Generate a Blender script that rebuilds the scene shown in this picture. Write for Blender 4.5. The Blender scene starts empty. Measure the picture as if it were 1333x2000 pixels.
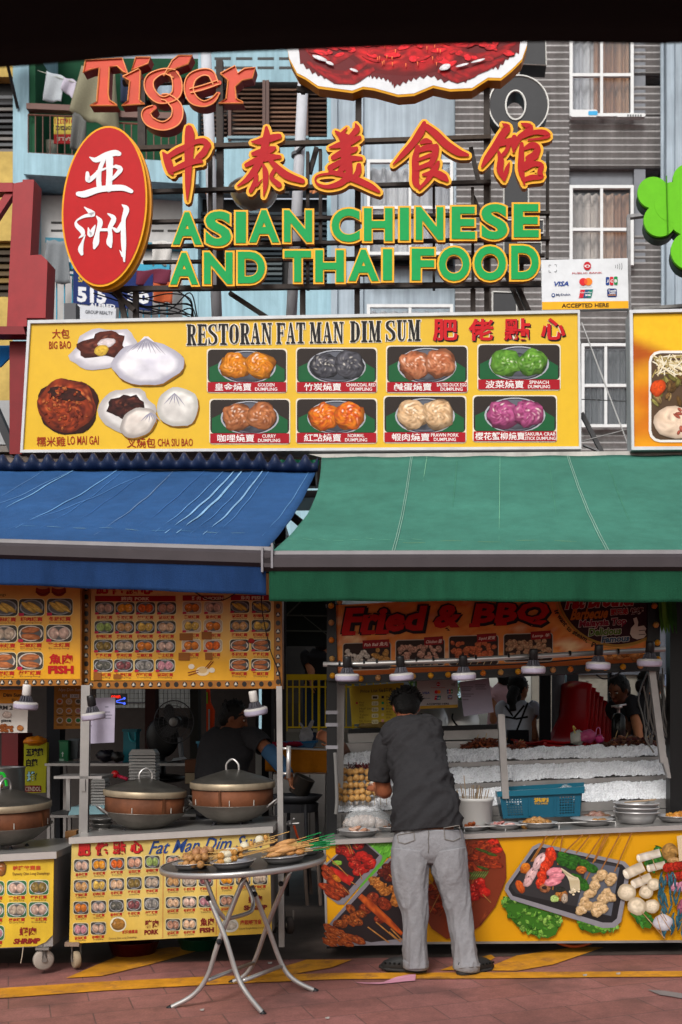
import bpy, math, random
from mathutils import Vector, noise, Matrix
from mathutils.geometry import tessellate_polygon
rng = random.Random(11)
SC = bpy.context.scene
COL = SC.collection
# ------------------------------------------------------------------ camera, sky, sun, exposure
F, CX, HY, EH = 2100.0, 667.0, 1405.0, 1.5          # focal length in photo pixels, optical axis, horizon row, eye height
cam_d = bpy.data.cameras.new('camera'); cam = bpy.data.objects.new('camera', cam_d); COL.objects.link(cam)
cam.location = (0, 0, EH); cam.rotation_euler = (math.pi/2, 0, 0)
cam_d.sensor_fit = 'VERTICAL'; cam_d.sensor_height = 36; cam_d.lens = F/2000*36
cam_d.shift_y = (HY-1000)/2000; cam_d.clip_start = .05; cam_d.clip_end = 400
cam_d.dof.use_dof = True; cam_d.dof.focus_distance = 6.6; cam_d.dof.aperture_fstop = 4.5
SC.camera = cam
wd = bpy.data.worlds.new('World'); SC.world = wd; wd.use_nodes = True
nt = wd.node_tree; sky = nt.nodes.new('ShaderNodeTexSky'); sky.sky_type = 'NISHITA'; sky.sun_disc = False
SUN_EL, SUN_ROT = math.radians(52), math.radians(205)
sky.sun_elevation = SUN_EL; sky.sun_rotation = SUN_ROT; sky.dust_density = 4; sky.ozone_density = 1; sky.air_density = 1.4
bg = nt.nodes['Background']; bg.inputs['Strength'].default_value = .15
hs = nt.nodes.new('ShaderNodeHueSaturation'); hs.inputs['Saturation'].default_value = .35     # overcast: the sky is nearly white
nt.links.new(sky.outputs[0], hs.inputs['Color']); nt.links.new(hs.outputs[0], bg.inputs['Color'])
sun_d = bpy.data.lights.new('sun', 'SUN'); sun_d.energy = 1.5; sun_d.angle = math.radians(14); sun_d.color = (1, .98, .94)
sun = bpy.data.objects.new('sun', sun_d); COL.objects.link(sun)
# the sun stands behind the photographer, high and a little to the left
sdir = Vector((-.28, -.80, .72)).normalized()
sun.rotation_euler = (-sdir).to_track_quat('-Z', 'Y').to_euler()
sky.sun_elevation = math.asin(sdir.z); sky.sun_rotation = math.atan2(sdir.x, sdir.y)
vs = SC.view_settings; SC.display_settings.display_device = 'sRGB'
vs.view_transform = 'Standard'; vs.look = 'None'; vs.gamma = 1; vs.exposure = .3
SC.cycles.use_denoising = True; SC.cycles.max_bounces = 6; SC.cycles.transparent_max_bounces = 8
SC.cycles.caustics_reflective = False; SC.cycles.caustics_refractive = False; SC.cycles.sample_clamp_indirect = 4
# ------------------------------------------------------------------ helpers
def s2l(c): return c/12.92 if c <= .04045 else ((c+.055)/1.055)**2.4
def C(h):
    if isinstance(h, str):
        h = h.lstrip('#'); return tuple(s2l(int(h[i:i+2], 16)/255) for i in (0, 2, 4))
    return h
def mulc(c, k): c = C(c); return tuple(min(1, x*k) for x in c)
def mixc(a, b, t): a = C(a); b = C(b); return tuple(x+(y-x)*t for x, y in zip(a, b))
def W(px, py, D): return Vector(((px-CX)/F*D, D, EH-(py-HY)/F*D))
GS = .022                                            # the street rises a little to the right
def gz(x, y=0): return GS*x
def G(px, py):
    D = EH/((py-HY)/F+GS*(px-CX)/F); return W(px, py, D)
class Plane:
    def __init__(s, o, n, up=(0, 0, 1)):
        s.o = Vector(o); s.n = Vector(n).normalized()
        s.u = Vector(up).cross(s.n).normalized(); s.v = s.n.cross(s.u).normalized()
    def at(s, px, py, h=0):
        d = Vector(((px-CX)/F, 1, -(py-HY)/F)); e = Vector((0, 0, EH))
        return e+d*((s.o-e).dot(s.n)/d.dot(s.n))+s.n*h
    def off(s, h): return Plane(s.o+s.n*h, s.n)
YAW = math.radians(6.2)
def PF(D, yaw=YAW, px=CX):                           # a vertical plane facing the street, D metres away at column px
    n = Vector((-math.sin(yaw), -math.cos(yaw), 0)); return Plane(((px-CX)/F*D, D, EH), n)
def P3(a, b, c):                                     # plane through three points: a left, b right, c below
    n = (c-a).cross(b-a); n = -n if n.y > 0 else n
    return Plane(a, n)
MATS = {}
def M(name, col=None, rough=.6, metal=0, ns=6, na=.12, bs=0, bump=0, spec=.22, alpha=1, emit=None, est=1, trans=0, coat=0, na2=0, ns2=1.2, st=0):
    """procedural material: own colour, or the mesh's painted colours when col is None, mottled by two noises"""
    if name in MATS: return MATS[name]
    m = bpy.data.materials.new(name); m.use_nodes = True; t = m.node_tree; b = t.nodes['Principled BSDF']; L = t.links.new
    tc = t.nodes.new('ShaderNodeTexCoord')
    if col is None: a = t.nodes.new('ShaderNodeAttribute'); a.attribute_name = 'Col'; src = a.outputs['Color']
    else: a = t.nodes.new('ShaderNodeRGB'); a.outputs[0].default_value = (*C(col), 1); src = a.outputs[0]
    for sc_, am in ((ns, na), (ns2, na2), (3.5, st)):
        if am:
            n = t.nodes.new('ShaderNodeTexNoise'); n.inputs['Scale'].default_value = sc_; n.inputs['Detail'].default_value = 5
            n.inputs['Roughness'].default_value = .62
            if am == st: mp = t.nodes.new('ShaderNodeMapping'); mp.inputs['Scale'].default_value = (3, 3, .18); L(tc.outputs['Object'], mp.inputs[0]); L(mp.outputs[0], n.inputs['Vector'])
            else: L(tc.outputs['Object'], n.inputs['Vector'])
            mr = t.nodes.new('ShaderNodeMapRange'); mr.inputs[1].default_value = .28; mr.inputs[2].default_value = .72
            mr.inputs[3].default_value = 1-am; mr.inputs[4].default_value = 1+am*.6
            L(n.outputs['Fac'], mr.inputs[0])
            mx = t.nodes.new('ShaderNodeVectorMath'); mx.operation = 'SCALE'; L(src, mx.inputs[0]); L(mr.outputs[0], mx.inputs['Scale']); src = mx.outputs[0]
    L(src, b.inputs['Base Color'])
    b.inputs['Roughness'].default_value = rough; b.inputs['Metallic'].default_value = metal
    b.inputs['Specular IOR Level'].default_value = spec; b.inputs['Alpha'].default_value = alpha
    b.inputs['Transmission Weight'].default_value = trans; b.inputs['Coat Weight'].default_value = coat
    if emit: b.inputs['Emission Color'].default_value = (*C(emit), 1); b.inputs['Emission Strength'].default_value = est
    if bump:
        n = t.nodes.new('ShaderNodeTexNoise'); n.inputs['Scale'].default_value = bs; n.inputs['Detail'].default_value = 4
        L(tc.outputs['Object'], n.inputs['Vector']); bp = t.nodes.new('ShaderNodeBump'); bp.inputs['Strength'].default_value = bump; bp.inputs['Distance'].default_value = .02
        L(n.outputs['Fac'], bp.inputs['Height']); L(bp.outputs[0], b.inputs['Normal'])
    MATS[name] = m; return m
_tc = {}
def text_geo(txt, bold=0, res=2, shear=0):
    k = (txt, bold, res, shear)
    if k not in _tc:
        cu = bpy.data.curves.new('lettering', 'FONT'); cu.body = txt; cu.offset = bold; cu.resolution_u = res; cu.shear = shear
        ob = bpy.data.objects.new('lettering', cu); me = ob.to_mesh()
        vs_ = [(v.co.x, v.co.y) for v in me.vertices]; fs = [tuple(p.vertices) for p in me.polygons]
        ob.to_mesh_clear(); bpy.data.objects.remove(ob); bpy.data.curves.remove(cu)
        _tc[k] = (vs_, fs)
    return _tc[k]
class MB:
    def __init__(s): s.v = []; s.f = []; s.c = []; s.mi = []
    def add(s, vs_, fs, col='#808080', mi=0):
        b = len(s.v); s.v += [Vector(v) for v in vs_]
        if isinstance(col, list): s.c += [C(c) for c in col]
        else: s.c += [C(col)]*len(vs_)
        s.f += [tuple(i+b for i in f) for f in fs]; s.mi += [mi]*len(fs)
    def hexa(s, p, col='#808080', mi=0):             # 8 corners: bottom loop 0-3, top loop 4-7
        s.add(p, [(3, 2, 1, 0), (4, 5, 6, 7), (0, 1, 5, 4), (1, 2, 6, 5), (2, 3, 7, 6), (3, 0, 4, 7)], col, mi)
    def box(s, a, b, col='#808080', mi=0):
        (x0, y0, z0), (x1, y1, z1) = a, b
        s.hexa([(x0, y0, z0), (x1, y0, z0), (x1, y1, z0), (x0, y1, z0), (x0, y0, z1), (x1, y0, z1), (x1, y1, z1), (x0, y1, z1)], col, mi)
    def rect(s, P, x0, y0, x1, y1, h0, h1, col='#808080', mi=0, dy=0):   # slab in a plane: photo rectangle, from h0 to h1 towards the street
        q = [(x0, y1), (x1, y1+dy), (x1, y0+dy), (x0, y0)]
        s.slab(P, q, h0, h1, col, mi)
    def slab(s, P, pts, h0, h1, col='#808080', mi=0, side=None):
        n = len(pts); fr = [P.at(x, y, h1) for x, y in pts]
        tri = tessellate_polygon([[Vector((x, -y, 0)) for x, y in pts]])
        s.add(fr, tri, col, mi)
        if h0 is not None and h0 != h1:
            bk = [P.at(x, y, h0) for x, y in pts]
            s.add(fr+bk, [(i, (i+1) % n, n+(i+1) % n, n+i) for i in range(n)]+[tuple(n+i for i in t) for t in tri], side or col, mi)
    def disc(s, P, cx, cy, rx, ry, h0, h1, col='#808080', mi=0, seg=24, side=None, rot=0):
        c_, s_ = math.cos(rot), math.sin(rot)
        s.slab(P, [(cx+rx*math.cos(t)*c_-ry*math.sin(t)*s_, cy+rx*math.cos(t)*s_+ry*math.sin(t)*c_) for t in (2*math.pi*i/seg for i in range(seg))], h0, h1, col, mi, side)
    def rrect(s, P, x0, y0, x1, y1, r, h0, h1, col='#808080', mi=0, dy=0):
        p = []
        for cx, cy, a in ((x1-r, y0+r, -90), (x1-r, y1-r, 0), (x0+r, y1-r, 90), (x0+r, y0+r, 180)):
            for i in range(4):
                t = math.radians(a+i*30); X = cx+r*math.cos(t); p.append((X, cy+r*math.sin(t)+dy*(X-x0)/(x1-x0)))
        s.slab(P, p, h0, h1, col, mi)
    def tube(s, pts, r, col='#808080', mi=0, seg=8, caps=True):
        pts = [Vector(p) for p in pts]; n = len(pts); rs = r if isinstance(r, (list, tuple)) else [r]*n
        cs = col if isinstance(col, list) else [col]*n
        t0 = (pts[1]-pts[0]).normalized(); a = t0.orthogonal().normalized(); vs_ = []; cc = []
        for i in range(n):
            t = (pts[min(i+1, n-1)]-pts[max(i-1, 0)]).normalized()
            a = (a-t*a.dot(t)).normalized(); b = t.cross(a)
            for k in range(seg):
                w = 2*math.pi*k/seg; vs_.append(pts[i]+(a*math.cos(w)+b*math.sin(w))*rs[i]); cc.append(C(cs[i]))
        fs = [(i*seg+k, i*seg+(k+1) % seg, (i+1)*seg+(k+1) % seg, (i+1)*seg+k) for i in range(n-1) for k in range(seg)]
        if caps: fs += [tuple(range(seg))[::-1], tuple((n-1)*seg+k for k in range(seg))]
        s.add(vs_, fs, cc, mi)
    def lathe(s, prof, c, col='#808080', mi=0, seg=24, ax=(0, 0, 1), cols=None, wob=0):
        ax = Vector(ax).normalized(); a = ax.orthogonal().normalized(); b = ax.cross(a); c = Vector(c); vs_ = []; cc = []
        for j, (r, z) in enumerate(prof):
            for k in range(seg):
                w = 2*math.pi*k/seg; vs_.append(c+ax*z+(a*math.cos(w)+b*math.sin(w))*(r+1e-5)); cc.append(C(cols[j]) if cols else C(col))
        n = len(prof)
        fs = [(j*seg+k, j*seg+(k+1) % seg, (j+1)*seg+(k+1) % seg, (j+1)*seg+k) for j in range(n-1) for k in range(seg)]
        s.add(vs_, fs, cc, mi)
    def loft(s, cs, xs, ys, ax, col='#808080', mi=0, seg=20, caps=True, wr=0, wf=3, sd=0, fd=None):
        """rings round a path: half-widths xs along ax and ys across; wr wrinkles the surface"""
        cs = [Vector(c) for c in cs]; n = len(cs); vs_ = []
        for i in range(n):
            t = (cs[min(i+1, n-1)]-cs[max(i-1, 0)]).normalized(); a = Vector(ax[i] if isinstance(ax, list) else ax); a = (a-t*a.dot(t)).normalized(); b = t.cross(a)
            for k in range(seg):
                w = 2*math.pi*k/seg; c_, s_ = math.cos(w), math.sin(w); e = .82
                c_ = math.copysign(abs(c_)**e, c_); s_ = math.copysign(abs(s_)**e, s_)
                q = 1
                p = cs[i]+a*c_*xs[i]+b*s_*ys[i]
                if wr:
                    d = (a*c_+b*s_); v = p-fd*(p.dot(fd)*.8) if fd else p; v = v*wf+Vector((sd, sd*.3, 0))
                    p = p+d*wr*(.6*noise.noise(v*.7)+.9*((1-abs(noise.noise(v*1.3)))**3-.35)+.5*((1-abs(noise.noise(v*2.9+Vector((7, 0, 0)))))**3-.35))
                vs_.append(p)
        fs = [(i*seg+k, i*seg+(k+1) % seg, (i+1)*seg+(k+1) % seg, (i+1)*seg+k) for i in range(n-1) for k in range(seg)]
        if caps: fs += [tuple(range(seg))[::-1], tuple((n-1)*seg+k for k in range(seg))]
        s.add(vs_, fs, col, mi)
    def ball(s, c, r, col='#808080', mi=0, seg=10, rings=7, amp=0, fr=1, col2=None, ax=None, sd=0):
        c = Vector(c); rx, ry, rz = (r, r, r) if not isinstance(r, (tuple, list)) else r; vs_ = []; cc = []
        X, Y, Z = ax if ax else (Vector((1, 0, 0)), Vector((0, 1, 0)), Vector((0, 0, 1)))
        for j in range(rings+1):
            ph = math.pi*j/rings
            for k in range(seg):
                w = 2*math.pi*k/seg; d = Vector((math.sin(ph)*math.cos(w), math.sin(ph)*math.sin(w), -math.cos(ph)))
                nz = noise.noise(d*fr*1.7+Vector((sd, sd*.7, 0))) if (amp or col2) else 0; q = 1+amp*nz
                vs_.append(c+X*d.x*rx*q+Y*d.y*ry*q+Z*d.z*rz*q)
                cc.append(mixc(col, col2, min(1, max(0, .5+nz*1.4))) if col2 else C(col))
        fs = [(j*seg+k, j*seg+(k+1) % seg, (j+1)*seg+(k+1) % seg, (j+1)*seg+k) for j in range(rings) for k in range(seg)]
        s.add(vs_, fs, cc, mi)
    def text(s, P, txt, x0, y0, x1, y1, h, col, bold=0, ext=0, mi=0, shear=0, dy=0, res=2, side=None, dx=0, flip=False, quad=None):
        v, f = text_geo(txt, bold, res, shear)
        if not v: return
        ax = min(p[0] for p in v); bx = max(p[0] for p in v); ay = min(p[1] for p in v); by = max(p[1] for p in v)
        def mp(p, hh):
            u = (p[0]-ax)/(bx-ax or 1); w = (p[1]-ay)/(by-ay or 1)
            if flip: u, w = 1-u, 1-w
            if quad: o, a_, b_ = quad; return P.at(o[0]+a_[0]*u+b_[0]*w, o[1]+a_[1]*u+b_[1]*w, hh)
            return P.at(x0+(x1-x0)*u+dx*w, y1+(y0-y1)*w+dy*u, hh)
        n = len(v); fr = [mp(p, h+ext) for p in v]; s.add(fr, f, col, mi)
        if ext:
            bk = [mp(p, h) for p in v]; ed = {}
            for t in f:
                for i in range(len(t)):
                    e = (t[i], t[(i+1) % len(t)]); k = (min(e), max(e)); ed[k] = None if k in ed else e
            s.add(fr+bk, [(e[0], n+e[0], n+e[1], e[1]) for e in ed.values() if e], side or col, mi)
    def blob(s, P, cx, cy, rx, ry, h, ca, cb, rot=0, wob=.12, seg=16, rg=5, fr=2.2, sd=0, spec=None, cut=None, edge=None, hi=1.3, lo=.6, shd=1):
        """a printed picture element: irregular patch of mottled ink, ca to cb"""
        c_, s_ = math.cos(rot), math.sin(rot); vs_ = []; cc = []
        for j in range(rg+1):
            q = j/rg
            for k in range(seg):
                w = 2*math.pi*k/seg; u, v = math.cos(w), math.sin(w)
                o = 1+wob*noise.noise(Vector((u*1.8, v*1.8, sd*3.1)))*1.6
                X, Y = u*q*o, v*q*o
                x = cx+rx*X*c_-ry*Y*s_; y = cy+rx*X*s_+ry*Y*c_
                if cut is not None: y = min(y, cut)
                nz = noise.fractal(Vector((X*fr, Y*fr, sd*1.7)), .8, 2.1, 3); t = min(1, max(0, .5+nz*.9))
                base = mixc(ca, cb, t); nz2 = noise.noise(Vector((X*fr*2.3+9, Y*fr*2.3, sd)))
                base = mulc(base, (1+(hi-1)*max(0, nz2*1.6))*(1-(1-lo)*max(0, -nz2*1.6)))
                base = mulc(base, (1.12-.34*(y-cy)/max(rx, ry))*(1-.45*max(0, q-.72)/.28*shd)) if shd else base
                if edge and j >= rg-1: base = mixc(base, edge, .7)
                if spec and nz2 > .28 and j < rg-1: base = mixc(base, spec, min(.85, (nz2-.28)*3*max(0, .6-(y-cy)/max(rx, ry))))
                vs_.append(P.at(x, y, h)); cc.append(base)
        fs = [(j*seg+k, (j+1)*seg+k, (j+1)*seg+(k+1) % seg, j*seg+(k+1) % seg) for j in range(rg) for k in range(seg)]
        s.add(vs_, fs, cc)
    def strip(s, P, pts, w, h, col, cb=None, sd=0, n=10):      # printed band along a line with mottled ink
        vs_ = []; cc = []; L = len(pts)-1; ws = w if isinstance(w, (list, tuple)) else [w]*(L+1)
        for i in range(n+1):
            t = i/n*L; j = min(int(t), L-1); q = t-j; x = pts[j][0]*(1-q)+pts[j+1][0]*q; y = pts[j][1]*(1-q)+pts[j+1][1]*q
            dx, dy = pts[j+1][0]-pts[j][0], pts[j+1][1]-pts[j][1]; l = math.hypot(dx, dy) or 1; ww = (ws[j]*(1-q)+ws[j+1]*q)/2
            for k in (-1, -.4, .4, 1):
                vs_.append(P.at(x-dy/l*ww*k, y+dx/l*ww*k, h))
                nz = noise.noise(Vector((i*.7, k, sd))); cc.append(mulc(mixc(col, cb or col, min(1, max(0, .5+nz))), (1 if abs(k) < .9 else .6)) if cb else C(col))
        s.add(vs_, [(i*4+k, i*4+k+1, i*4+k+5, i*4+k+4) for i in range(n) for k in range(3)], cc)
    def build(s, name, mat, parent=None, smooth=False, loc=None):
        me = bpy.data.meshes.new(name); o_ = Vector(loc) if loc is not None else (Vector(parent['_o']) if parent is not None and '_o' in parent else Vector())
        me.from_pydata([v-o_ for v in s.v], [], s.f)
        for m in (mat if isinstance(mat, list) else [mat]): me.materials.append(M(m) if isinstance(m, str) else m)
        me.polygons.foreach_set('material_index', s.mi)
        at = me.color_attributes.new('Col', 'FLOAT_COLOR', 'POINT'); buf = []
        for c in s.c: buf += [c[0], c[1], c[2], 1]
        at.data.foreach_set('color', buf)
        if smooth: me.polygons.foreach_set('use_smooth', [True]*len(me.polygons))
        me.update(); me.validate()
        ob = bpy.data.objects.new(name, me); COL.objects.link(ob)
        if parent is not None: ob.parent = parent
        else: ob.location = o_
        ob['_o'] = list(o_)
        return ob
def tag(o, label=None, cat=None, group=None, kind=None):
    if label: o['label'] = label
    if cat: o['category'] = cat
    if group: o['group'] = group
    if kind: o['kind'] = kind
    return o
def thing(name, label, cat, loc, group=None):
    o = bpy.data.objects.new(name, None); COL.objects.link(o); o.empty_display_size = .1
    o.location = loc; o['_o'] = list(loc); return tag(o, label, cat, group)
def dup(o, loc, rz=None, label=None, group=None, scale=None, rot=None):
    c = o.copy(); COL.objects.link(c); c.location = loc
    if rz is not None: c.rotation_euler = (0, 0, rz)
    if rot is not None: c.rotation_euler = rot
    if scale: c.scale = scale if isinstance(scale, (tuple, list)) else (scale,)*3
    tag(c, label, None, group)
    for ch in list(o.children):
        d = ch.copy(); COL.objects.link(d); d.parent = c
        for g in list(ch.children): e = g.copy(); COL.objects.link(e); e.parent = d
    return c
def catmull(pts, n=6):
    p = [Vector(q) for q in pts]; p = [p[0]*2-p[1]]+p+[p[-1]*2-p[-2]]; out = []
    for i in range(1, len(p)-2):
        for k in range(n):
            t = k/n; a, b, c, d = p[i-1], p[i], p[i+1], p[i+2]
            out.append(.5*((2*b)+(c-a)*t+(2*a-5*b+4*c-d)*t*t+(3*b-a-3*c+d)*t**3))
    out.append(p[-2]); return out
# common materials
M('printed', None, .5, na=.08, ns=14, spec=.1, na2=.06); M('painted', None, .5, na=.12, ns=9, na2=.1, ns2=2); M('matte', None, .85, na=.15, ns=14)
M('cloth', None, .9, na=.12, ns=40, bs=60, bump=.12, spec=.2); M('plastic', None, .35, na=.05)
M('food', None, .45, na=.22, ns=45, bs=70, bump=.3); M('steel', '#8d8a88', .38, .55, ns=5, na=.18, na2=.15)
M('brushed', '#aeaba8', .3, .7, ns=8, na=.1); M('dark_metal', '#2b2b2e', .5, .4, ns=7, na=.2); M('black', '#0d0d0f', .6)
M('skin', None, .5, na=.06, ns=20); M('concrete', None, .9, na=.18, ns=3, bs=40, bump=.2, na2=.12, ns2=.7)
M('wood', '#8a6f4d', .7, ns=12, na=.3); M('clear_bag', '#c9cdd0', .25, alpha=.28, na=.3, ns=25, bs=30, bump=.8)
# ------------------------------------------------------------------ brush strokes for hand-painted lettering
def brush(mb, P, pts, h0, h1, col, grow=0, side=None, n=5, mi=0):
    """a stroke of changing width: pts are (x, y, width) in photo pixels"""
    q = catmull([(x, y, w) for x, y, w in pts], n); L = []; R_ = []
    for i, a in enumerate(q):
        d = q[min(i+1, len(q)-1)]-q[max(i-1, 0)]; l = math.hypot(d.x, d.y) or 1; w = max(.3, a.z/2)+grow
        L.append((a.x-d.y/l*w, a.y+d.x/l*w)); R_.append((a.x+d.y/l*w, a.y-d.x/l*w))
    def cap(c, a, b):                                  # round end from a to b
        v = Vector((a[0]-c[0], a[1]-c[1])); o = []
        for k in (1, 2, 3):
            t = -math.pi*k/4; o.append((c[0]+v.x*math.cos(t)-v.y*math.sin(t), c[1]+v.x*math.sin(t)+v.y*math.cos(t)))
        return o
    m = len(q); ring = L+cap(q[-1], L[-1], R_[-1])+R_[::-1]+cap(q[0], R_[0], L[0]); N = len(ring)
    fr = [P.at(x, y, h1) for x, y in ring]; fs = [(i, i+1, N-5-i, N-4-i) for i in range(m-1)]
    # ring order: L 0..m-1, cap m..m+2, R reversed m+3..2m+2, cap 2m+3..2m+5
    fs = [(i, i+1, 2*m+1-i, 2*m+2-i) for i in range(m-1)]+[(m-1, m, m+1, m+2, m+3), (2*m+2, 2*m+3, 2*m+4, 2*m+5, 0)]
    mb.add(fr, fs, col, mi)
    if h0 is not None:
        bk = [P.at(x, y, h0) for x, y in ring]; mb.add(fr+bk, [(i, (i+1) % N, N+(i+1) % N, N+i) for i in range(N)], side or col, mi)
def zs(pts, ox, oy, k): return [tuple([ox+p[0]/k, oy+p[1]/k]+([p[2]/k] if len(p) > 2 else [])) for p in pts]
# ------------------------------------------------------------------ ground
def ground_mat():
    m = bpy.data.materials.new('street_paving'); m.use_nodes = True; t = m.node_tree; b = t.nodes['Principled BSDF']; L = t.links.new
    tc = t.nodes.new('ShaderNodeTexCoord'); mp = t.nodes.new('ShaderNodeMapping'); mp.inputs['Rotation'].default_value = (0, 0, -.30)
    L(tc.outputs['Object'], mp.inputs[0])
    br = t.nodes.new('ShaderNodeTexBrick'); br.inputs['Scale'].default_value = 1; br.inputs['Brick Width'].default_value = .42; br.inputs['Row Height'].default_value = .26
    br.inputs['Mortar Size'].default_value = .005; br.inputs['Mortar Smooth'].default_value = .6; br.inputs['Color1'].default_value = (*C('#93605a'), 1); br.inputs['Color2'].default_value = (*C('#8a5850'), 1)
    br.inputs['Mortar'].default_value = (*C('#664944'), 1); L(mp.outputs[0], br.inputs[0])
    src = br.outputs[0]
    for s_, lo, hi, d in ((.9, .62, 1.12, 6), (14, .82, 1.1, 8), (90, .8, 1.15, 2)):
        n = t.nodes.new('ShaderNodeTexNoise'); n.inputs['Scale'].default_value = s_; n.inputs['Detail'].default_value = d; L(tc.outputs['Object'], n.inputs[0])
        r = t.nodes.new('ShaderNodeMapRange'); r.inputs[1].default_value = .3; r.inputs[2].default_value = .7; r.inputs[3].default_value = lo; r.inputs[4].default_value = hi; L(n.outputs[0], r.inputs[0])
        x = t.nodes.new('ShaderNodeVectorMath'); x.operation = 'SCALE'; L(src, x.inputs[0]); L(r.outputs[0], x.inputs['Scale']); src = x.outputs[0]
    # dark grease patches
    n = t.nodes.new('ShaderNodeTexNoise'); n.inputs['Scale'].default_value = 2.3; n.inputs['Detail'].default_value = 7; L(mp.outputs[0], n.inputs[0])
    r = t.nodes.new('ShaderNodeMapRange'); r.inputs[1].default_value = .52; r.inputs[2].default_value = .74; r.inputs[3].default_value = 0; r.inputs[4].default_value = .6; L(n.outputs[0], r.inputs[0])
    x = t.nodes.new('ShaderNodeMix'); x.data_type = 'RGBA'; L(r.outputs[0], x.inputs['Factor']); L(src, x.inputs[6]); x.inputs[7].default_value = (*C('#2b2322'), 1); L(x.outputs[2], b.inputs['Base Color'])
    b.inputs['Roughness'].default_value = .62
    bp = t.nodes.new('ShaderNodeBump'); bp.inputs['Strength'].default_value = .25; bp.inputs['Distance'].default_value = .01; L(br.outputs['Fac'], bp.inputs['Height']); bp.invert = True; L(bp.outputs[0], b.inputs['Normal'])
    return m
g = MB(); nx = 24
g.add([(x, y, GS*x) for y in (-30, -6, 0, 3, 6, 9, 14, 24, 60) for x in (-40, -10, -4, 0, 4, 10, 40)], [(j*7+i, j*7+i+1, j*7+i+8, j*7+i+7) for j in range(8) for i in range(6)])
tag(g.build('ground', ground_mat()), kind='structure')
def road_paint_mat():
    m = M('road_paint', '#c98a24', .6, ns=9, na=.3, na2=.3, ns2=2.5); t = m.node_tree; b = t.nodes['Principled BSDF']; L = t.links.new; src = b.inputs['Base Color'].links[0].from_socket
    n = t.nodes.new('ShaderNodeTexNoise'); n.inputs['Scale'].default_value = 5; n.inputs['Detail'].default_value = 9; n.inputs['Roughness'].default_value = .75; L(t.nodes['Texture Coordinate'].outputs['Object'], n.inputs[0])
    r = t.nodes.new('ShaderNodeMapRange'); r.inputs[1].default_value = .5; r.inputs[2].default_value = .62; r.inputs[4].default_value = .6; L(n.outputs[0], r.inputs[0])
    x = t.nodes.new('ShaderNodeMix'); x.data_type = 'RGBA'; L(r.outputs[0], x.inputs['Factor']); L(src, x.inputs[6]); x.inputs[7].default_value = (*C('#5f3f38'), 1); L(x.outputs[2], b.inputs['Base Color'])
def gp(pts, h=.006): return [G(x, y)+Vector((0, 0, h)) for x, y in pts]
road_paint_mat()
l = MB(); l.add(gp([(-300, 1884), (300, 1880), (700, 1872), (1600, 1862)], .003)+[Vector((x, 14, GS*x+.003)) for x in (8, 3, -3, -8)], [tuple(range(8))]); tag(l.build('stall_shade_sheet', M('grease_and_shade', '#4a403b', .6, ns=6, na=.4, na2=.35, ns2=1.3)), kind='structure')  # dark sheet over the paving: painted shade under the carts, with grease
l = MB(); pts_u = [(-60, 1936), (200, 1919), (430, 1908), (667, 1902), (940, 1901), (1200, 1899), (1400, 1898)]; pts_d = [(-60, 1956), (200, 1937), (430, 1924), (667, 1914), (940, 1913), (1200, 1910), (1400, 1909)]
l.add(gp(pts_u)+gp(pts_d), [(7+i, 7+i+1, i+1, i) for i in range(6)]); tag(l.build('road_marking', 'road_paint'), kind='structure')
for q in ([(130, 1912), (232, 1868), (330, 1852), (420, 1849), (300, 1884), (200, 1908)], [(470, 1915), (600, 1876), (688, 1876), (650, 1891), (540, 1910)], [(940, 1897), (1010, 1868), (1130, 1850), (1180, 1852), (1080, 1886), (1010, 1898)], [(860, 1897), (905, 1880), (960, 1866), (968, 1872), (930, 1895)]):
    l = MB(); l.add(gp(q), [tuple(range(len(q)))]); tag(l.build('road_marking', 'road_paint'), kind='structure')
# a pale scuffed patch in the paving
l = MB(); l.add(gp([(1265, 1935), (1300, 1937), (1345, 1944), (1345, 1954), (1310, 1948), (1290, 1945)]), [(0, 1, 2, 3, 4, 5)]); tag(l.build('paving_patch', M('scuffed_cement', '#7d7370', .8, na=.3)), kind='structure')
# ------------------------------------------------------------------ canopy over the photographer
t = thing('shop_canopy', 'black canopy edge hanging above the viewer across the top', 'canopy', (0, 1.0, 2.45))
c = MB(); n = 28; rows = []
for i in range(n+1):
    x = -2.4+4.8*i/n; u = x/1.7
    px = CX+x/1.75*F; edge = 130-(px/1333)*50-18*math.exp(-((px-640)/260)**2) if -800 < px < 2200 else 100
    z = W(0, edge, 1.75).z+.006*math.sin(i*1.7)
    rows.append([(x, 1.75, z), (x, 1.76, z+.05), (x, .6, z+.30), (x, -2.5, z+.45), (x, -2.5, z+.38), (x, .6, z+.22), (x, 1.70, z+.01)])
c.add([p for r in rows for p in r], [(i*7+k, i*7+(k+1) % 7, (i+1)*7+(k+1) % 7, (i+1)*7+k) for i in range(n) for k in range(7)])
c.build('canopy_fabric', M('black_canvas', '#0a0a0c', .9, na=.2), t, smooth=True)
for x in (-2.2, 2.2): c = MB(); c.tube([(x, -2.3, 0), (x, -2.3, 2.85)], .03); c.build('post', 'dark_metal', t)
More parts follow.
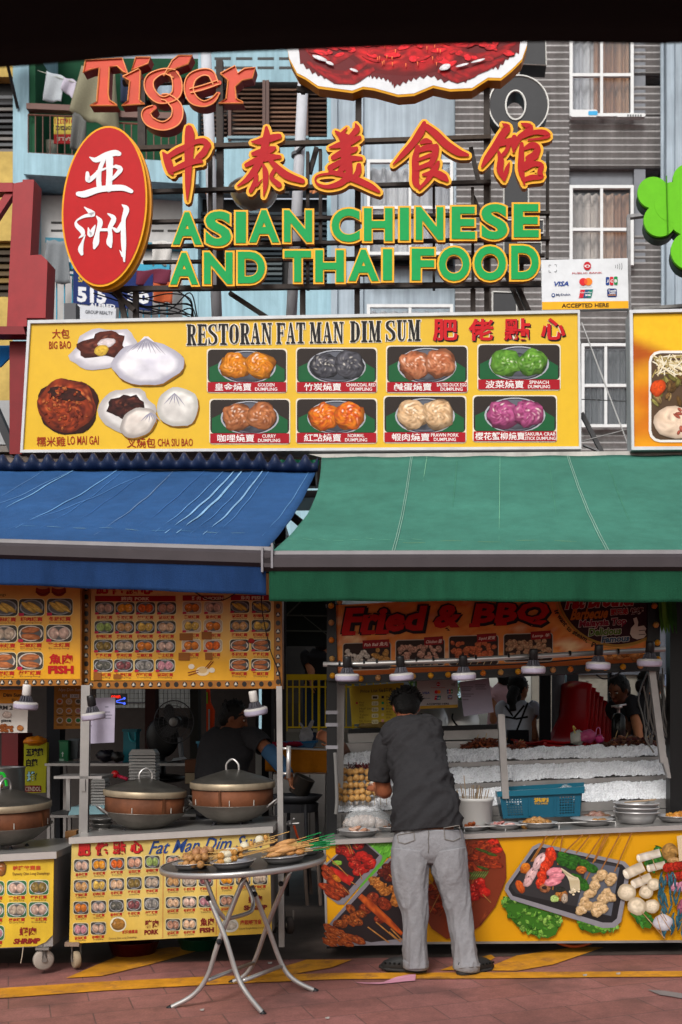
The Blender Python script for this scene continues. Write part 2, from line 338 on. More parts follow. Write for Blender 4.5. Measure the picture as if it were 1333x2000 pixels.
# ------------------------------------------------------------------ buildings behind
BP = PF(20); CL = BP.off(.62)
M('blue_plaster', '#8fb0bd', .85, ns=2, na=.12, bs=30, bump=.12, na2=.16, ns2=.35, st=.22)
M('pale_plaster', '#9aa7b2', .8, ns=1.2, na=.12, na2=.16, ns2=.3, st=.28)
M('grey_soffit', '#b3b1b0', .9, na=.1); M('louvre_wood', '#4a352c', .7, ns=5, na=.35)
M('green_wall', '#14482e', .8); M('curtain', None, .9, ns=14, na=.12); M('white_frame', '#c9cbcc', .5, na=.08)
M('window_glass', '#20262b', .12, spec=.6, na=.3, ns=1.5); M('yellow_plaster', '#b39a56', .85, na=.18, na2=.2)
M('cladding', '#8f8d8d', .5, .1, ns=3, na=.2, na2=.25, ns2=.4, st=.2)
def louvres(mb, x0, y0, x1, y1, n, h, cols):
    for i in range(n):
        a = y0+(y1-y0)*i/n; b = a+(y1-y0)/n*.78; k = rng.choice(cols)
        mb.add([BP.at(x0, a, h-.05), BP.at(x1, a, h-.05), BP.at(x1, b, h), BP.at(x0, b, h)], [(3, 2, 1, 0)], k)
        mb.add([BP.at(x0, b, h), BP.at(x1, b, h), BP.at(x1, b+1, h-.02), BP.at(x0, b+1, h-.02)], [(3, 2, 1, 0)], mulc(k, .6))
b0 = BP.at(330, 1400); b0.z = 0
bl = thing('shophouse_building', 'light blue shophouse with open balconies and wooden louvre windows', 'building', b0)
def bpart(name, mat, fn, parent=None, label=None):
    mb = MB(); fn(mb); o = mb.build(name, mat, parent or bl)
    if label: o['label'] = label
    return o
def f(mb):
    for r in ((27, -40, 58, 1700), (640, -40, 892, 636), (358, 155, 388, 680)): mb.rect(BP, *r, -1.6, .02)
    mb.rect(BP, 388, -40, 640, 160, -.3, 0); mb.rect(BP, 388, 268, 640, 372, -.3, 0); mb.rect(BP, 388, 560, 640, 1700, -.3, .0)
    mb.rect(BP, 27, -40, 358, 20, -.3, 0)
    mb.rect(BP, 640, 636, 900, 1700, -.3, .02)
bpart('wall', 'blue_plaster', f)
bpart('wall', 'pale_plaster', lambda mb: mb.rect(BP, 662, -40, 889, 636, -.2, .12), label='smooth pale grey-blue wall')
for x in (650, 700): bpart('pilaster', 'pale_plaster', lambda mb: mb.rect(BP, x, -40, x+12, 636, 0, .2))
bpart('balcony_parapet', 'blue_plaster', lambda mb: mb.rect(BP, 52, 304, 392, 346, -1.4, .12, dy=20))
bpart('soffit', 'grey_soffit', lambda mb: mb.rect(BP, 58, 352, 372, 700, -.9, -.6))
bpart('back_wall', 'green_wall', lambda mb: mb.rect(BP, 58, 20, 358, 304, -1.9, -1.5), label='dark green balcony wall')
bpart('side_wall', 'green_wall', lambda mb: mb.rect(BP, 58.5, 100, 70, 304, -1.4, 0))
def f(mb):
    for y in (405, 421):
        for x in (78, 110, 142, 280, 312, 344): mb.rect(BP, x, y, x+24, y+4, -.6, -.59, '#1a1816')
    for y in (112, 130):
        for x in (420, 462, 504, 546): mb.rect(BP, x, y, x+32, y+5, 0, .005, '#161718')
bpart('vent_slot', 'painted', f)
def railing(col, x0, y0, x1, y1, n, nm, dy=0, r=.012):
    t_ = MB()
    for i in range(n+1):
        x = x0+(x1-x0)*i/n; d = dy*(i/n); t_.tube([BP.at(x, y0+d, .1), BP.at(x, y1+d, .1)], r, col, seg=5)
    for y in (y0, y1): t_.tube([BP.at(x0, y, .1), BP.at(x1, y+dy, .1)], r*1.5, col, seg=5)
    t_.build(nm, 'painted', bl)
railing('#5c3d33', 60, 230, 160, 305, 7, 'railing', 4); railing('#6b4438', 232, 246, 362, 320, 9, 'railing', 6)
for a in ((58, 209, 148, 220), (228, 224, 362, 236)): bpart('handrail', 'painted', lambda mb: mb.rect(BP, *a, 0, .14, '#5e4038', dy=4))
railing('#2387a6', 100, 540, 330, 640, 15, 'railing', 6, .014); bpart('handrail', 'painted', lambda mb: mb.rect(BP, 98, 516, 335, 529, 0, .12, '#1f89a8', dy=6))
bpart('teal_beam', 'painted', lambda mb: mb.rect(BP, 72, 443, 372, 453, -.59, -.45, '#2a6f84', dy=14))
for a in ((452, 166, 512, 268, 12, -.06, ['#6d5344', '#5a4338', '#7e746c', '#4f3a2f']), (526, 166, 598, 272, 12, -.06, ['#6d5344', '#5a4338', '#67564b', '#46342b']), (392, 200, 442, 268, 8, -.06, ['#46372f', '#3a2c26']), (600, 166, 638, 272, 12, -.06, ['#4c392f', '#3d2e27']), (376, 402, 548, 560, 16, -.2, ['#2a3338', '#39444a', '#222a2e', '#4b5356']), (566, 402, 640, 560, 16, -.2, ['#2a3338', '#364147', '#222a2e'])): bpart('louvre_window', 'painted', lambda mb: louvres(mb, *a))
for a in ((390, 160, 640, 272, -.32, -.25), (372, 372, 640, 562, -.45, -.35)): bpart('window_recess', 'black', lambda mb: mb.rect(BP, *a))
bpart('window_frame', 'painted', lambda mb: [mb.rect(BP, x, 158, x+6, 276, -.04, .03, '#4a2f27') for x in (447, 514, 521, 597)]+[mb.rect(BP, 446, 268, 604, 273, -.04, .05, '#6d8791')])
def f(mb):
    for i in range(44):
        x = 376+i*(640-376)/44; l_ = 12+3*math.sin(i*1.3); mb.add([BP.at(x, 384, .3), BP.at(x+5.6, 384, .32), BP.at(x+5.6, 384+l_, .42), BP.at(x, 384+l_, .40)], [(3, 2, 1, 0)], ['#a5653a', '#8f552f'][i % 2])
bpart('fringed_shade', 'painted', f)
def window(par, P, x0, y0, x1, y1, cols, cut=None, mull=True, fr=6, depth=.05, hl=.5):
    w = MB(); 
    for r in ((x0, y0, x1, y0+fr), (x0, y1-fr, x1, y1), (x0, y0+fr, x0+fr, y1-fr), (x1-fr, y0+fr, x1, y1-fr)): w.rect(P, *r, -.02, depth)
    xm = (x0+x1)/2; ym = y0+(y1-y0)*hl
    if mull: w.rect(P, xm-fr*.45, y0+fr, xm+fr*.45, y1-fr, -.02, depth-.005); w.rect(P, x0+fr, ym-3, xm-fr*.45, ym+3, -.02, depth-.01); w.rect(P, xm+fr*.45, ym-3, x1-fr, ym+3, -.02, depth-.01)
    wo = w.build('window', 'white_frame', par)
    p = MB(); p.rect(P, x0+fr, y0+fr, x1-fr, y1-fr, -.035, -.03); p.build('pane', M('clear_glass', '#8a9298', .08, alpha=.12, spec=.6), wo)
    cu = MB(); n = 40; vs_ = []; cc = []
    for i in range(n+1):
        u = i/n; x = x0+fr+(x1-x0-2*fr)*u; d = -.18+.05*math.sin(u*46+rng.random())
        k = cols[min(len(cols)-1, int(u*len(cols)))]
        for y in (y0+fr, y1-fr): vs_.append(P.at(x, y, d)); cc.append(mulc(k, 1.25+.25*rng.random()))
    cu.add(vs_, [(2*i+1, 2*i+3, 2*i+2, 2*i) for i in range(n)], cc); cu.build('curtain', 'curtain', wo)
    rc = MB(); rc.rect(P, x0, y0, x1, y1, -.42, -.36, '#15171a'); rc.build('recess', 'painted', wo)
window(bl, BP.off(.62), 718, 314, 886, 500, ['#8f9196', '#a3a5a9', '#97999f', '#8a8c92'])
window(bl, BP.off(.62), 718, 596, 886, 760, ['#8f9196', '#97999f'])
for a in ((711, 717), (887, 892)): bpart('window_surround', 'pale_plaster', lambda mb: mb.rect(CL, a[0], 308, a[1], 506, -.5, 0))
# yellow neighbour at the far left
yb = BP.at(-120, 1400); yb.z = 0
yt = thing('yellow_building', 'ochre yellow house with slatted windows at the far left edge', 'building', yb)
def f(mb):
    mb.rect(BP, -1600, 296, 26, 470, -.3, 0); mb.rect(BP, -1600, -40, 26, 150, -.3, 0); mb.rect(BP, -1600, 580, 26, 1700, -.3, 0); mb.rect(BP, -1600, 150, -60, 296, -.3, 0)
bpart('wall', 'yellow_plaster', f, yt)
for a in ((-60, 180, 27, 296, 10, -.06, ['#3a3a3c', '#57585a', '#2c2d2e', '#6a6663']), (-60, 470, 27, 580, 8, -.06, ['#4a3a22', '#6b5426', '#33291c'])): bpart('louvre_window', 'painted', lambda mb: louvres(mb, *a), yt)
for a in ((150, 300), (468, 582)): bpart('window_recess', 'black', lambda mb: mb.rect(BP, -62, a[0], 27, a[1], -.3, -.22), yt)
# grey clad building on the right
cb = BP.at(1100, 1400); cb.z = 0
ct = thing('clad_building', 'grey corrugated-metal building with white framed windows behind the signs', 'building', cb)

def corr(x0, y0, x1, y1, pitch=13.4, h=.62):
    mb = MB(); y = y0
    while y < y1-.5:
        z = min(y+pitch, y1); q = [(y, 0), (y+(z-y)*.22, 0), (y+(z-y)*.94, -.065), (z, 0)]
        vs_ = [CL.at(x, yy, hh) for yy, hh in q for x in (x0, x1)]
        mb.add(vs_, [(2*i+2, 2*i+3, 2*i+1, 2*i) for i in range(3)])
        y = z
    mb.rect(CL, x0, y0, x1, y1, -.32, -.09); mb.build('cladding_panel', 'cladding', ct)
for r in ((890, -60, 1113, 1000), (1113, 228, 1292, 328), (1235, -60, 1292, 145), (1113, -60, 1235, 70), (1113, 512, 1292, 668), (1234, 168, 1292, 228), (1237, 460, 1292, 512), (1113, 836, 1292, 1000), (1113, 668, 1136, 836), (1232, 668, 1292, 836)): corr(*r)
M('grey_render', '#74777d', .85, na=.12)
bpart('recess_wall', 'grey_render', lambda mb: [mb.rect(BP, 1100, -60, 1300, 1700, -.2, .28)], ct)
for a in ((1238, 70, 1262, 228, .281, .60), (1240, 328, 1262, 512, .281, .6), (1113.5, 328, 1239, 360, .281, .5), (1137, 668, 1231, 680, .281, .5)): bpart('reveal', 'grey_render', lambda mb: mb.rect(CL, *a[:4], -.335, a[5]-.62), ct)
W2 = BP.off(.72)
window(ct, W2, 1113, 60, 1238, 230, ['#9a9ca2', '#a5a7ab', '#86614a', '#7c5a44', '#8a6a52'], hl=.52)
window(ct, W2, 1113, 364, 1238, 520, ['#8f8a86', '#a29a94', '#937a68', '#7c5a44'], hl=.55)
window(ct, W2, 1136, 672, 1231, 836, ['#54575b', '#6a6c70', '#5b5d60'], hl=.5)
bpart('downpipe', 'pale_plaster', lambda mb: mb.tube([BP.off(.75).at(1294, -40), BP.off(.75).at(1296, 600)], .035), ct)
nb = BP.at(1400, 1400); nb.z = 0
nbt = thing('grey_neighbour_building', 'smooth blue-grey rendered wall of the building at the right edge', 'building', nb)
bpart('wall', 'pale_plaster', lambda mb: [mb.rect(BP.off(.9), 1303, -60, 1700, 1700, -1.2, 0)], nbt); bpart('pilaster', 'pale_plaster', lambda mb: mb.rect(BP.off(.9), 1318, -60, 1330, 1000, 0, .1), nbt)
for (x0, x1, lab) in ((1115, 1168, 'white air conditioner with blue sticker on the upper window ledge'), (1204, 1262, 'white air conditioner with slotted front right of the blue-stickered one')):
    AP = BP.off(.82); a = AP.at(x0, 232); at_ = thing('air_conditioner', lab, 'air conditioner', a)
    m_ = MB(); m_.rrect(AP, x0, 214 if x0 < 1150 else 221, x1, 228, 4, -.1, 0, '#c8cacb'); m_.build('casing', 'plastic', at_)
    m_ = MB()
    if x0 < 1150: m_.rrect(AP, 1150, 217, 1168, 225, 2, .001, .006, '#2f97c9')
    else: [m_.rect(AP, 1226+i*5, 224, 1229+i*5, 228, .001, .006, '#55585a') for i in range(6)]
    m_.build('front_grille', 'painted', at_)
# ------------------------------------------------------------------ rooftop signs
SP = PF(9.0)
def sthing(name, label, cat, px, py, P=SP, group=None): return thing(name, label, cat, P.at(px, py), group)
RED, YEL, ORG = '#a01016', '#e0a010', '#a5560f'
# scaffold carrying the letters
t = sthing('sign_scaffold', 'dark steel scaffold carrying the red characters and green letters', 'scaffold', 660, 600)
SB = SP.off(-.16)
def rail(x0, y0, x1, y1, w=7, col='#3b3532', nm='rail', h0=-.04, h1=0, P=SB, par=None):
    mb = MB(); l = math.hypot(x1-x0, y1-y0); nx_, ny_ = -(y1-y0)/l*w/2, (x1-x0)/l*w/2
    mb.slab(P, [(x0+nx_, y0+ny_), (x1+nx_, y1+ny_), (x1-nx_, y1-ny_), (x0-nx_, y0-ny_)], h0, h1, col); return mb.build(nm, 'dark_rust', par or t)
M('dark_rust', None, .7, .2, ns=18, na=.35, na2=.2)
for a in ((270, 288, 960, 266, 8, '#40352d'), (280, 373, 960, 354, 7, '#352f2c'), (290, 432, 1075, 414, 6), (285, 480, 1075, 464, 6), (280, 511, 1065, 497, 5), (235, 563, 1060, 553, 9)): rail(*a)
for a in ((274, 150, 274, 282, 15), (427, 110, 428, 560, 13), (408, 290, 409, 560, 7), (625, 285, 625, 485, 6), (600, 290, 600, 560, 6), (700, 180, 697, 560, 11), (952, 165, 952, 560, 12), (1072, 290, 1071, 500, 6), (848, 360, 848, 560, 5), (924, 360, 925, 560, 6)): rail(*a, nm='post', h0=-.09, h1=-.045)
for a in ((921, 275, 937, 345, 8), (925, 372, 1030, 615, 8), (616, 275, 602, 325, 8), (1000, 520, 1042, 612, 9), (444, 562, 520, 612, 8)): rail(*a, nm='brace', h0=-.14, h1=-.095)
for x in (262, 590, 697, 925, 952): rail(x, 560, x, 624, 10, nm='post', h0=-.09, h1=-.045)
# red brush characters
CHS = {'zhong': ((300, 230, 4.166), [[(300, 105, 60), (305, 160, 80), (300, 300, 75), (295, 420, 58), (290, 560, 44), (285, 685, 12)], [(88, 298, 14), (120, 350, 60), (150, 440, 60), (165, 472, 24)], [(130, 335, 40), (200, 290, 50), (260, 262, 50), (350, 215, 40), (420, 208, 50), (455, 245, 50)], [(455, 235, 48), (420, 300, 55), (370, 350, 45), (400, 375, 30)], [(165, 445, 36), (250, 405, 50), (330, 375, 50), (398, 372, 30)]]),
 'tai': ((300, 230, 4.166), [[(808, 213, 12), (880, 210, 55), (960, 185, 60), (1030, 168, 46)], [(820, 310, 34), (880, 300, 60), (960, 275, 55), (995, 262, 28)], [(765, 402, 36), (850, 362, 50), (940, 340, 60), (1035, 335, 30)], [(928, 98, 26), (930, 160, 55), (915, 250, 62), (890, 350, 60)], [(890, 345, 55), (830, 450, 58), (770, 520, 42), (695, 572, 14)], [(950, 355, 30), (1020, 430, 55), (1100, 490, 62), (1220, 533, 42)], [(902, 400, 20), (920, 460, 46), (920, 560, 40), (905, 655, 8)], [(848, 480, 28), (838, 540, 42), (800, 615, 34)], [(895, 518, 8), (850, 570, 24)], [(990, 450, 34), (968, 505, 34), (1030, 565, 48)]]),
 'mei': ((600, 230, 4.166), [[(238, 128, 18), (275, 160, 42), (290, 205, 30)], [(402, 68, 16), (412, 110, 50), (370, 160, 42), (330, 195, 30)], [(330, 100, 12), (292, 150, 34), (285, 185, 30)], [(190, 260, 16), (270, 240, 50), (350, 215, 60), (432, 180, 36)], [(220, 342, 42), (300, 300, 55), (380, 280, 50), (408, 265, 30)], [(320, 190, 90), (322, 300, 85), (312, 400, 66), (265, 460, 34)], [(195, 425, 50), (280, 380, 46), (360, 352, 50), (445, 350, 32)], [(340, 340, 55), (348, 450, 60), (340, 520, 50)], [(200, 462, 40), (300, 482, 42), (380, 500, 40)], [(225, 470, 24), (110, 485, 18), (74, 518, 14), (100, 562, 22), (180, 580, 34), (280, 550, 52), (345, 495, 50)], [(365, 505, 60), (450, 542, 55), (530, 582, 50), (590, 620, 25)], [(428, 405, 38), (422, 460, 50), (390, 505, 40)]]),
 'shi': ((600, 230, 4.166), [[(958, 60, 34), (930, 130, 62), (870, 220, 54), (780, 320, 42), (705, 396, 12)], [(975, 90, 50), (1050, 150, 62), (1130, 230, 66), (1230, 297, 60), (1310, 320, 25)], [(930, 222, 24), (970, 205, 46), (1012, 215, 25)], [(905, 255, 40), (885, 350, 54), (888, 450, 60), (888, 540, 56), (922, 592, 26)], [(900, 292, 34), (980, 262, 52), (1050, 262, 55)], [(1052, 255, 54), (1040, 330, 54), (1008, 405, 44)], [(905, 362, 24), (1015, 320, 36)], [(895, 435, 34), (1010, 390, 42)], [(918, 595, 24), (980, 530, 34), (1010, 480, 52), (1050, 425, 46), (1072, 380, 28)], [(950, 482, 24), (1040, 470, 55), (1110, 500, 62), (1142, 527, 32)]]),
 'guan': ((900, 220, 6.665), [[(550, 172, 20), (605, 225, 96), (540, 330, 100), (450, 480, 100), (350, 620, 84), (280, 732, 30)], [(520, 430, 80), (640, 400, 86), (735, 385, 90)], [(700, 350, 70), (700, 450, 84), (692, 545, 24)], [(640, 420, 60), (600, 520, 54), (560, 575, 60)], [(495, 540, 36), (525, 640, 80), (515, 780, 84), (572, 912, 26)], [(568, 905, 36), (600, 780, 62), (635, 680, 16)], [(795, 175, 24), (895, 220, 96), (860, 290, 90), (765, 360, 74), (700, 500, 40)], [(780, 350, 60), (950, 290, 60), (1080, 290, 74), (1145, 335, 50), (1040, 368, 36), (880, 385, 26)], [(795, 440, 54), (790, 600, 76), (790, 780, 84), (832, 965, 20)], [(835, 500, 50), (930, 455, 86), (1000, 490, 80), (970, 570, 90), (870, 620, 60)], [(830, 720, 60), (900, 650, 66), (980, 605, 64), (1012, 575, 30)], [(830, 765, 60), (950, 700, 74), (1050, 720, 66), (1030, 810, 66), (1050, 870, 56), (930, 875, 74), (830, 905, 60)]])}
for k, (z, st) in CHS.items():
    bk = MB(); 
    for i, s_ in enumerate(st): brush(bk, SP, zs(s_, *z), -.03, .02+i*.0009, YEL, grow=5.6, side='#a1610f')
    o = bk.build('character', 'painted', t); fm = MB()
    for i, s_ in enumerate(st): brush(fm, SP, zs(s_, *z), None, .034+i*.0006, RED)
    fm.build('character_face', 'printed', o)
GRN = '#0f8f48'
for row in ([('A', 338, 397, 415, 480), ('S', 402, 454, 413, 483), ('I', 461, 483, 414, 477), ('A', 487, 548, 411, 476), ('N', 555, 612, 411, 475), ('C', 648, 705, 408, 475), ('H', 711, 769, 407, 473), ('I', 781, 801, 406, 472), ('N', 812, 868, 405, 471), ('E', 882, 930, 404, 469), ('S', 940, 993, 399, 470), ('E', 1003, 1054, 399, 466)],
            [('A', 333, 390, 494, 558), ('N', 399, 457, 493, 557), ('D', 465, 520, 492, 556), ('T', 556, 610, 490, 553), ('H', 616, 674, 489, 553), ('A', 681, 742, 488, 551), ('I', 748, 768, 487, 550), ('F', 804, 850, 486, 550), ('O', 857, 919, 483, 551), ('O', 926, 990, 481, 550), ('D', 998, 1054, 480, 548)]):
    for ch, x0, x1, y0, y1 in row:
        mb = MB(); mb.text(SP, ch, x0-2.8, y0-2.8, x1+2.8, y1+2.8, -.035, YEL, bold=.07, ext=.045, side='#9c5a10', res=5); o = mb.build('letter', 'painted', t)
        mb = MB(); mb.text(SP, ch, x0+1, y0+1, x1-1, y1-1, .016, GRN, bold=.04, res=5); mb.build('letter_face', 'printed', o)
# oval sign
t = sthing('oval_sign', 'red oval sign with yellow rim and two white brush characters', 'sign', 208, 560)
OP = PF(8.95); c0, c1 = (201, 402), (207.5, 405)
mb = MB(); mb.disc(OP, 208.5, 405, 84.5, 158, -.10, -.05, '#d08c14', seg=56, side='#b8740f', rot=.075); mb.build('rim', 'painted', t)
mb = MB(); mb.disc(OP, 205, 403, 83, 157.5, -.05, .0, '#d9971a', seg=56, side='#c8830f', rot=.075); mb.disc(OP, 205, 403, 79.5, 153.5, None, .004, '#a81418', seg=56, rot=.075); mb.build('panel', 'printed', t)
OV = {'ya': [[(405, 412, 12), (480, 445, 62), (600, 390, 74), (700, 362, 72), (752, 372, 56)], [(570, 440, 50), (525, 560, 50), (512, 680, 60), (520, 790, 60)], [(640, 430, 90), (640, 600, 74), (630, 790, 76)], [(378, 600, 40), (388, 680, 66), (440, 655, 54), (510, 590, 50)], [(500, 585, 40), (600, 545, 22), (725, 520, 36)], [(715, 522, 44), (770, 555, 58), (715, 630, 44), (640, 700, 30)], [(270, 848, 56), (350, 850, 80), (500, 800, 72), (650, 780, 72), (800, 778, 68), (900, 818, 46)]],
 'zhou': [[(342, 1003, 10), (425, 1070, 64), (440, 1090, 54), (340, 1112, 36), (250, 1165, 20), (252, 1220, 48), (312, 1280, 62), (322, 1330, 40), (278, 1368, 10)], [(352, 1332, 10), (320, 1420, 32), (298, 1500, 62), (312, 1556, 40)], [(388, 1248, 12), (412, 1330, 64), (450, 1260, 40), (470, 1218, 12)], [(488, 1112, 16), (530, 1180, 62), (500, 1300, 48), (480, 1420, 74), (460, 1488, 30)], [(520, 1272, 34), (620, 1272, 34)], [(622, 1082, 16), (690, 1140, 62), (645, 1250, 52), (650, 1330, 52), (640, 1420, 74), (655, 1474, 30)], [(680, 1252, 24), (740, 1280, 52), (782, 1180, 14)], [(792, 978, 16), (840, 1030, 68), (808, 1150, 52), (805, 1300, 60), (808, 1450, 60), (815, 1645, 22)], [(760, 1515, 6), (800, 1580, 40)]]}
for k, st in OV.items():
    mb = MB()
    for i, s_ in enumerate(st): brush(mb, OP, zs(s_, 110, 240, 6.06), None, .009+i*.0005, '#d5d6d8')
    mb.build('character', 'printed', t)
for a in ((228, 555, 245, 625, 10), (215, 560, 262, 605, 9)): rail(*a, nm='brace', P=OP.off(-.2), par=t)
# orange script letters
t = sthing('orange_letter_sign', 'orange box letters with a thin gold outline above the oval sign', 'sign', 340, 255); TP = PF(9.2); oc, os_ = '#bd3a18', '#85180c'
LT = {'T': [(195, 60), (435, 48), (468, 148), (442, 138), (400, 100), (350, 106), (342, 280), (350, 322), (395, 350), (402, 357), (224, 357), (268, 332), (285, 112), (228, 122), (180, 142)],
 'i': [(437, 168), (540, 118), (552, 132), (545, 318), (560, 335), (580, 346), (430, 356), (470, 325), (482, 195)], 'dot': [(522, 42), (618, 42), (602, 84), (495, 126)],
 'ear': [(702, 165), (760, 62), (800, 30), (890, 30), (862, 86), (790, 112), (735, 132)],
 'r': [(1072, 148), (1168, 98), (1186, 146), (1230, 116), (1300, 110), (1280, 180), (1215, 192), (1168, 235), (1175, 312), (1218, 334), (1222, 342), (1060, 342), (1110, 312), (1122, 192)]}
ST = {'g': [[(775, 150, 60), (700, 135, 40), (618, 180, 62), (612, 250, 66), (660, 310, 58), (720, 320, 50), (785, 280, 66), (790, 200, 66), (765, 145, 50)], [(690, 300, 40), (735, 310, 56), (790, 370, 74), (780, 450, 78), (700, 490, 62), (615, 460, 70), (592, 405, 64), (640, 368, 34)]],
      'e': [[(875, 262, 34), (960, 240, 36), (1062, 205, 34)], [(1042, 215, 42), (1010, 150, 50), (950, 142, 50), (885, 180, 66), (868, 250, 66), (895, 315, 66), (960, 345, 44), (1020, 325, 40), (1060, 275, 22)]]}
Z1 = (110, 100, 3.3325)
def glow(mb, P, pts, h, col='#dd8a4e', r=.0065, close=True):
    p = [P.at(x, y, h) for x, y in pts]; mb.tube(p+(p[:1] if close else []), r, col, seg=4, caps=False)
for ch in ('T', 'i', 'g', 'e', 'r'):
    mb = MB(); ed = MB(); sh = [LT[ch]] if ch in LT else []
    if ch == 'i': sh.append(LT['dot'])
    if ch == 'g': sh.append(LT['ear'])
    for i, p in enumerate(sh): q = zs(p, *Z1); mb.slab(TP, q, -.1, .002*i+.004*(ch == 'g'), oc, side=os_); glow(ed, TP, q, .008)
    for i, s_ in enumerate(ST.get(ch, [])):
        q = zs(s_, *Z1); brush(mb, TP, q, -.1, .001*i, oc, side=os_, n=7)
        cm = catmull(q, 7)
        for sg in (-1, 1):
            pp = []
            for j, a in enumerate(cm):
                d = cm[min(j+1, len(cm)-1)]-cm[max(j-1, 0)]; l = math.hypot(d.x, d.y) or 1; w = (a.z/2-1)*sg; pp.append((a.x-d.y/l*w, a.y+d.x/l*w))
            glow(ed, TP, pp, .008, close=False)
    o = mb.build('letter', 'painted', t); ed.build('letter_outline', 'painted', o)
for a in ((240, 160, 480, 152, 9), (250, 200, 470, 193, 8)): rail(*a, P=TP.off(-.16), par=t)
# crab sign
t = sthing('crab_sign', 'cloud-shaped sign showing a red crab with yellow edge under the canopy', 'sign', 800, 190); KP = PF(9.1)
Zc = (560, 80, 2.563); out = [(-10, -60), (15, 85), (55, 160), (95, 180), (160, 225), (330, 248), (385, 228), (440, 235), (560, 268), (640, 262), (735, 222), (820, 240), (930, 235), (1010, 183), (1075, 185), (1130, 140), (1180, 90), (1205, 20), (1210, -60)]
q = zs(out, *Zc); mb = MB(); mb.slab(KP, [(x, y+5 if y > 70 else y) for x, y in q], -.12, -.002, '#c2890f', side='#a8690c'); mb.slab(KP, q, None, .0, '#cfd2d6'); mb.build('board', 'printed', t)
body = [(50, -60), (70, 110), (130, 160), (190, 185), (300, 208), (345, 200), (400, 170), (430, 185), (475, 188), (520, 205), (540, 232), (600, 208), (650, 190), (725, 178), (790, 205), (900, 205), (940, 175), (1010, 135), (1060, 140), (1110, 90), (1165, 60), (1180, -60)]
mb = MB(); jag = []
for i in range(len(body)-1):
    for k in range(4):
        u = k/4; x = body[i][0]*(1-u)+body[i+1][0]*u; y = body[i][1]*(1-u)+body[i+1][1]*u; jag.append((x, y-(10 if k % 2 else -6) if y > 20 else y))
mb.slab(KP, zs(jag, *Zc), None, .004, '#5f1a1e')
mb.blob(KP, Zc[0]+600/Zc[2], Zc[1]+20/Zc[2], 118, 62, .0045, '#b50e16', '#6a0c10', sd=3, seg=36, rg=10, fr=5, hi=1.8, lo=.45, spec='#e8503a', edge='#4a0e12')
for q in ([(400, 110), (300, 175), (200, 165), (105, 105)], [(330, 60), (240, 100), (150, 80), (90, 30)], [(800, 120), (900, 165), (1000, 130), (1090, 90)], [(860, 60), (960, 90), (1060, 60), (1150, 10)], [(760, 150), (850, 190), (930, 165), (1010, 120)], [(440, 140), (340, 195), (250, 195), (160, 150)]): mb.strip(KP, zs(q, *Zc), [9, 19, 17, 6], .0052+q[0][0]*1e-6, '#a8141a', '#6a1014', n=18)
for i in range(60):
    x = rng.uniform(120, 1120); y = rng.uniform(-40, 150-abs(x-600)*.12); k = rng.random()
    mb.blob(KP, Zc[0]+x/Zc[2], Zc[1]+y/Zc[2], rng.uniform(6, 20), rng.uniform(3, 7), .006+i*.00012, '#b8101a' if abs(x-600) < 380 else '#8a1c1c', '#e0202c' if k > .45 else '#8a1418', rot=rng.uniform(-.5, .5), sd=i, seg=10, rg=3, hi=1.7)
for i in range(22):
    x = rng.uniform(420, 780); y = rng.uniform(-20, 130); mb.slab(KP, zs([(x-3, y), (x+3, y), (x, y+22)], *Zc), None, .024+i*.0001, '#e2703a')
for x, y, a, b in ((170, 95, 40, 10), (220, 120, 22, 8), (340, 155, 22, 7), (795, 140, 30, 16), (880, 130, 34, 6), (960, 108, 36, 6)): mb.blob(KP, Zc[0]+x/Zc[2], Zc[1]+y/Zc[2], a/2.6, b/2.6, .026, '#d8d8dc', '#b9b2b6', rot=.35 if x < 500 else -.25, sd=x)
mb.build('crab_print', 'printed', t)
rail(592, 140, 592, 180, 8, par=t, P=KP.off(-.16)); rail(580, 172, 660, 176, 9, par=t, P=KP.off(-.16))
# dark vertical hotel letters
t = sthing('hotel_letters', 'tall dark letters with white edges stacked on the corrugated wall', 'sign', 1000, 600); HP = PF(13.5); dk = '#2b2c2f'
def hl(ch, fn): mb = MB(); fn(mb); mb.build('letter', 'painted', t)
def f(mb):
    ro, ri = (58, 57), (19, 28); n = 40
    for hh, gx, col in ((0, 0, dk), (-.0, 0, dk)): pass
    A = [(1014+ro[0]*math.cos(2*math.pi*i/n), 205+ro[1]*math.sin(2*math.pi*i/n)) for i in range(n)]; B = [(1008+ri[0]*math.cos(2*math.pi*i/n), 206+ri[1]*math.sin(2*math.pi*i/n)) for i in range(n)]
    mb.add([HP.at(*p, 0) for p in A+B], [(i, (i+1) % n, n+(i+1) % n, n+i) for i in range(n)], dk)
    mb.add([HP.at(*p, 0) for p in A]+[HP.at(*p, -.25) for p in A], [(i, n+i, n+(i+1) % n, (i+1) % n) for i in range(n)], '#1c1c1e')
    mb.add([HP.at(*p, 0) for p in B]+[HP.at(*p, -.25) for p in B], [(i, (i+1) % n, n+(i+1) % n, n+i) for i in range(n)], '#1c1c1e')
    glow(mb, HP, A, .006, '#c8c8c4', .011); glow(mb, HP, B, .006, '#c8c8c4', .013)
hl('O', f)
def bx(q): 
    def f(mb): mb.slab(HP, q, -.25, 0, dk); glow(mb, HP, q, .006, '#c0c0bc', .010)
    return f
for q in ([(1018, 60), (1066, 60), (1068, 128), (1018, 126)], [(985, 320), (1033, 320), (1033, 405), (985, 405)], [(985, 430), (1062, 430), (1062, 456), (1012, 456), (1012, 474), (1058, 474), (1058, 500), (985, 500)], [(963, 570), (1010, 572), (1010, 640), (963, 640)]): hl('L', bx(q))
for a in ((955, 80, 955, 620, 10), (1020, 400, 1020, 640, 8)): rail(*a, nm='post', P=HP.off(-.26), par=t)
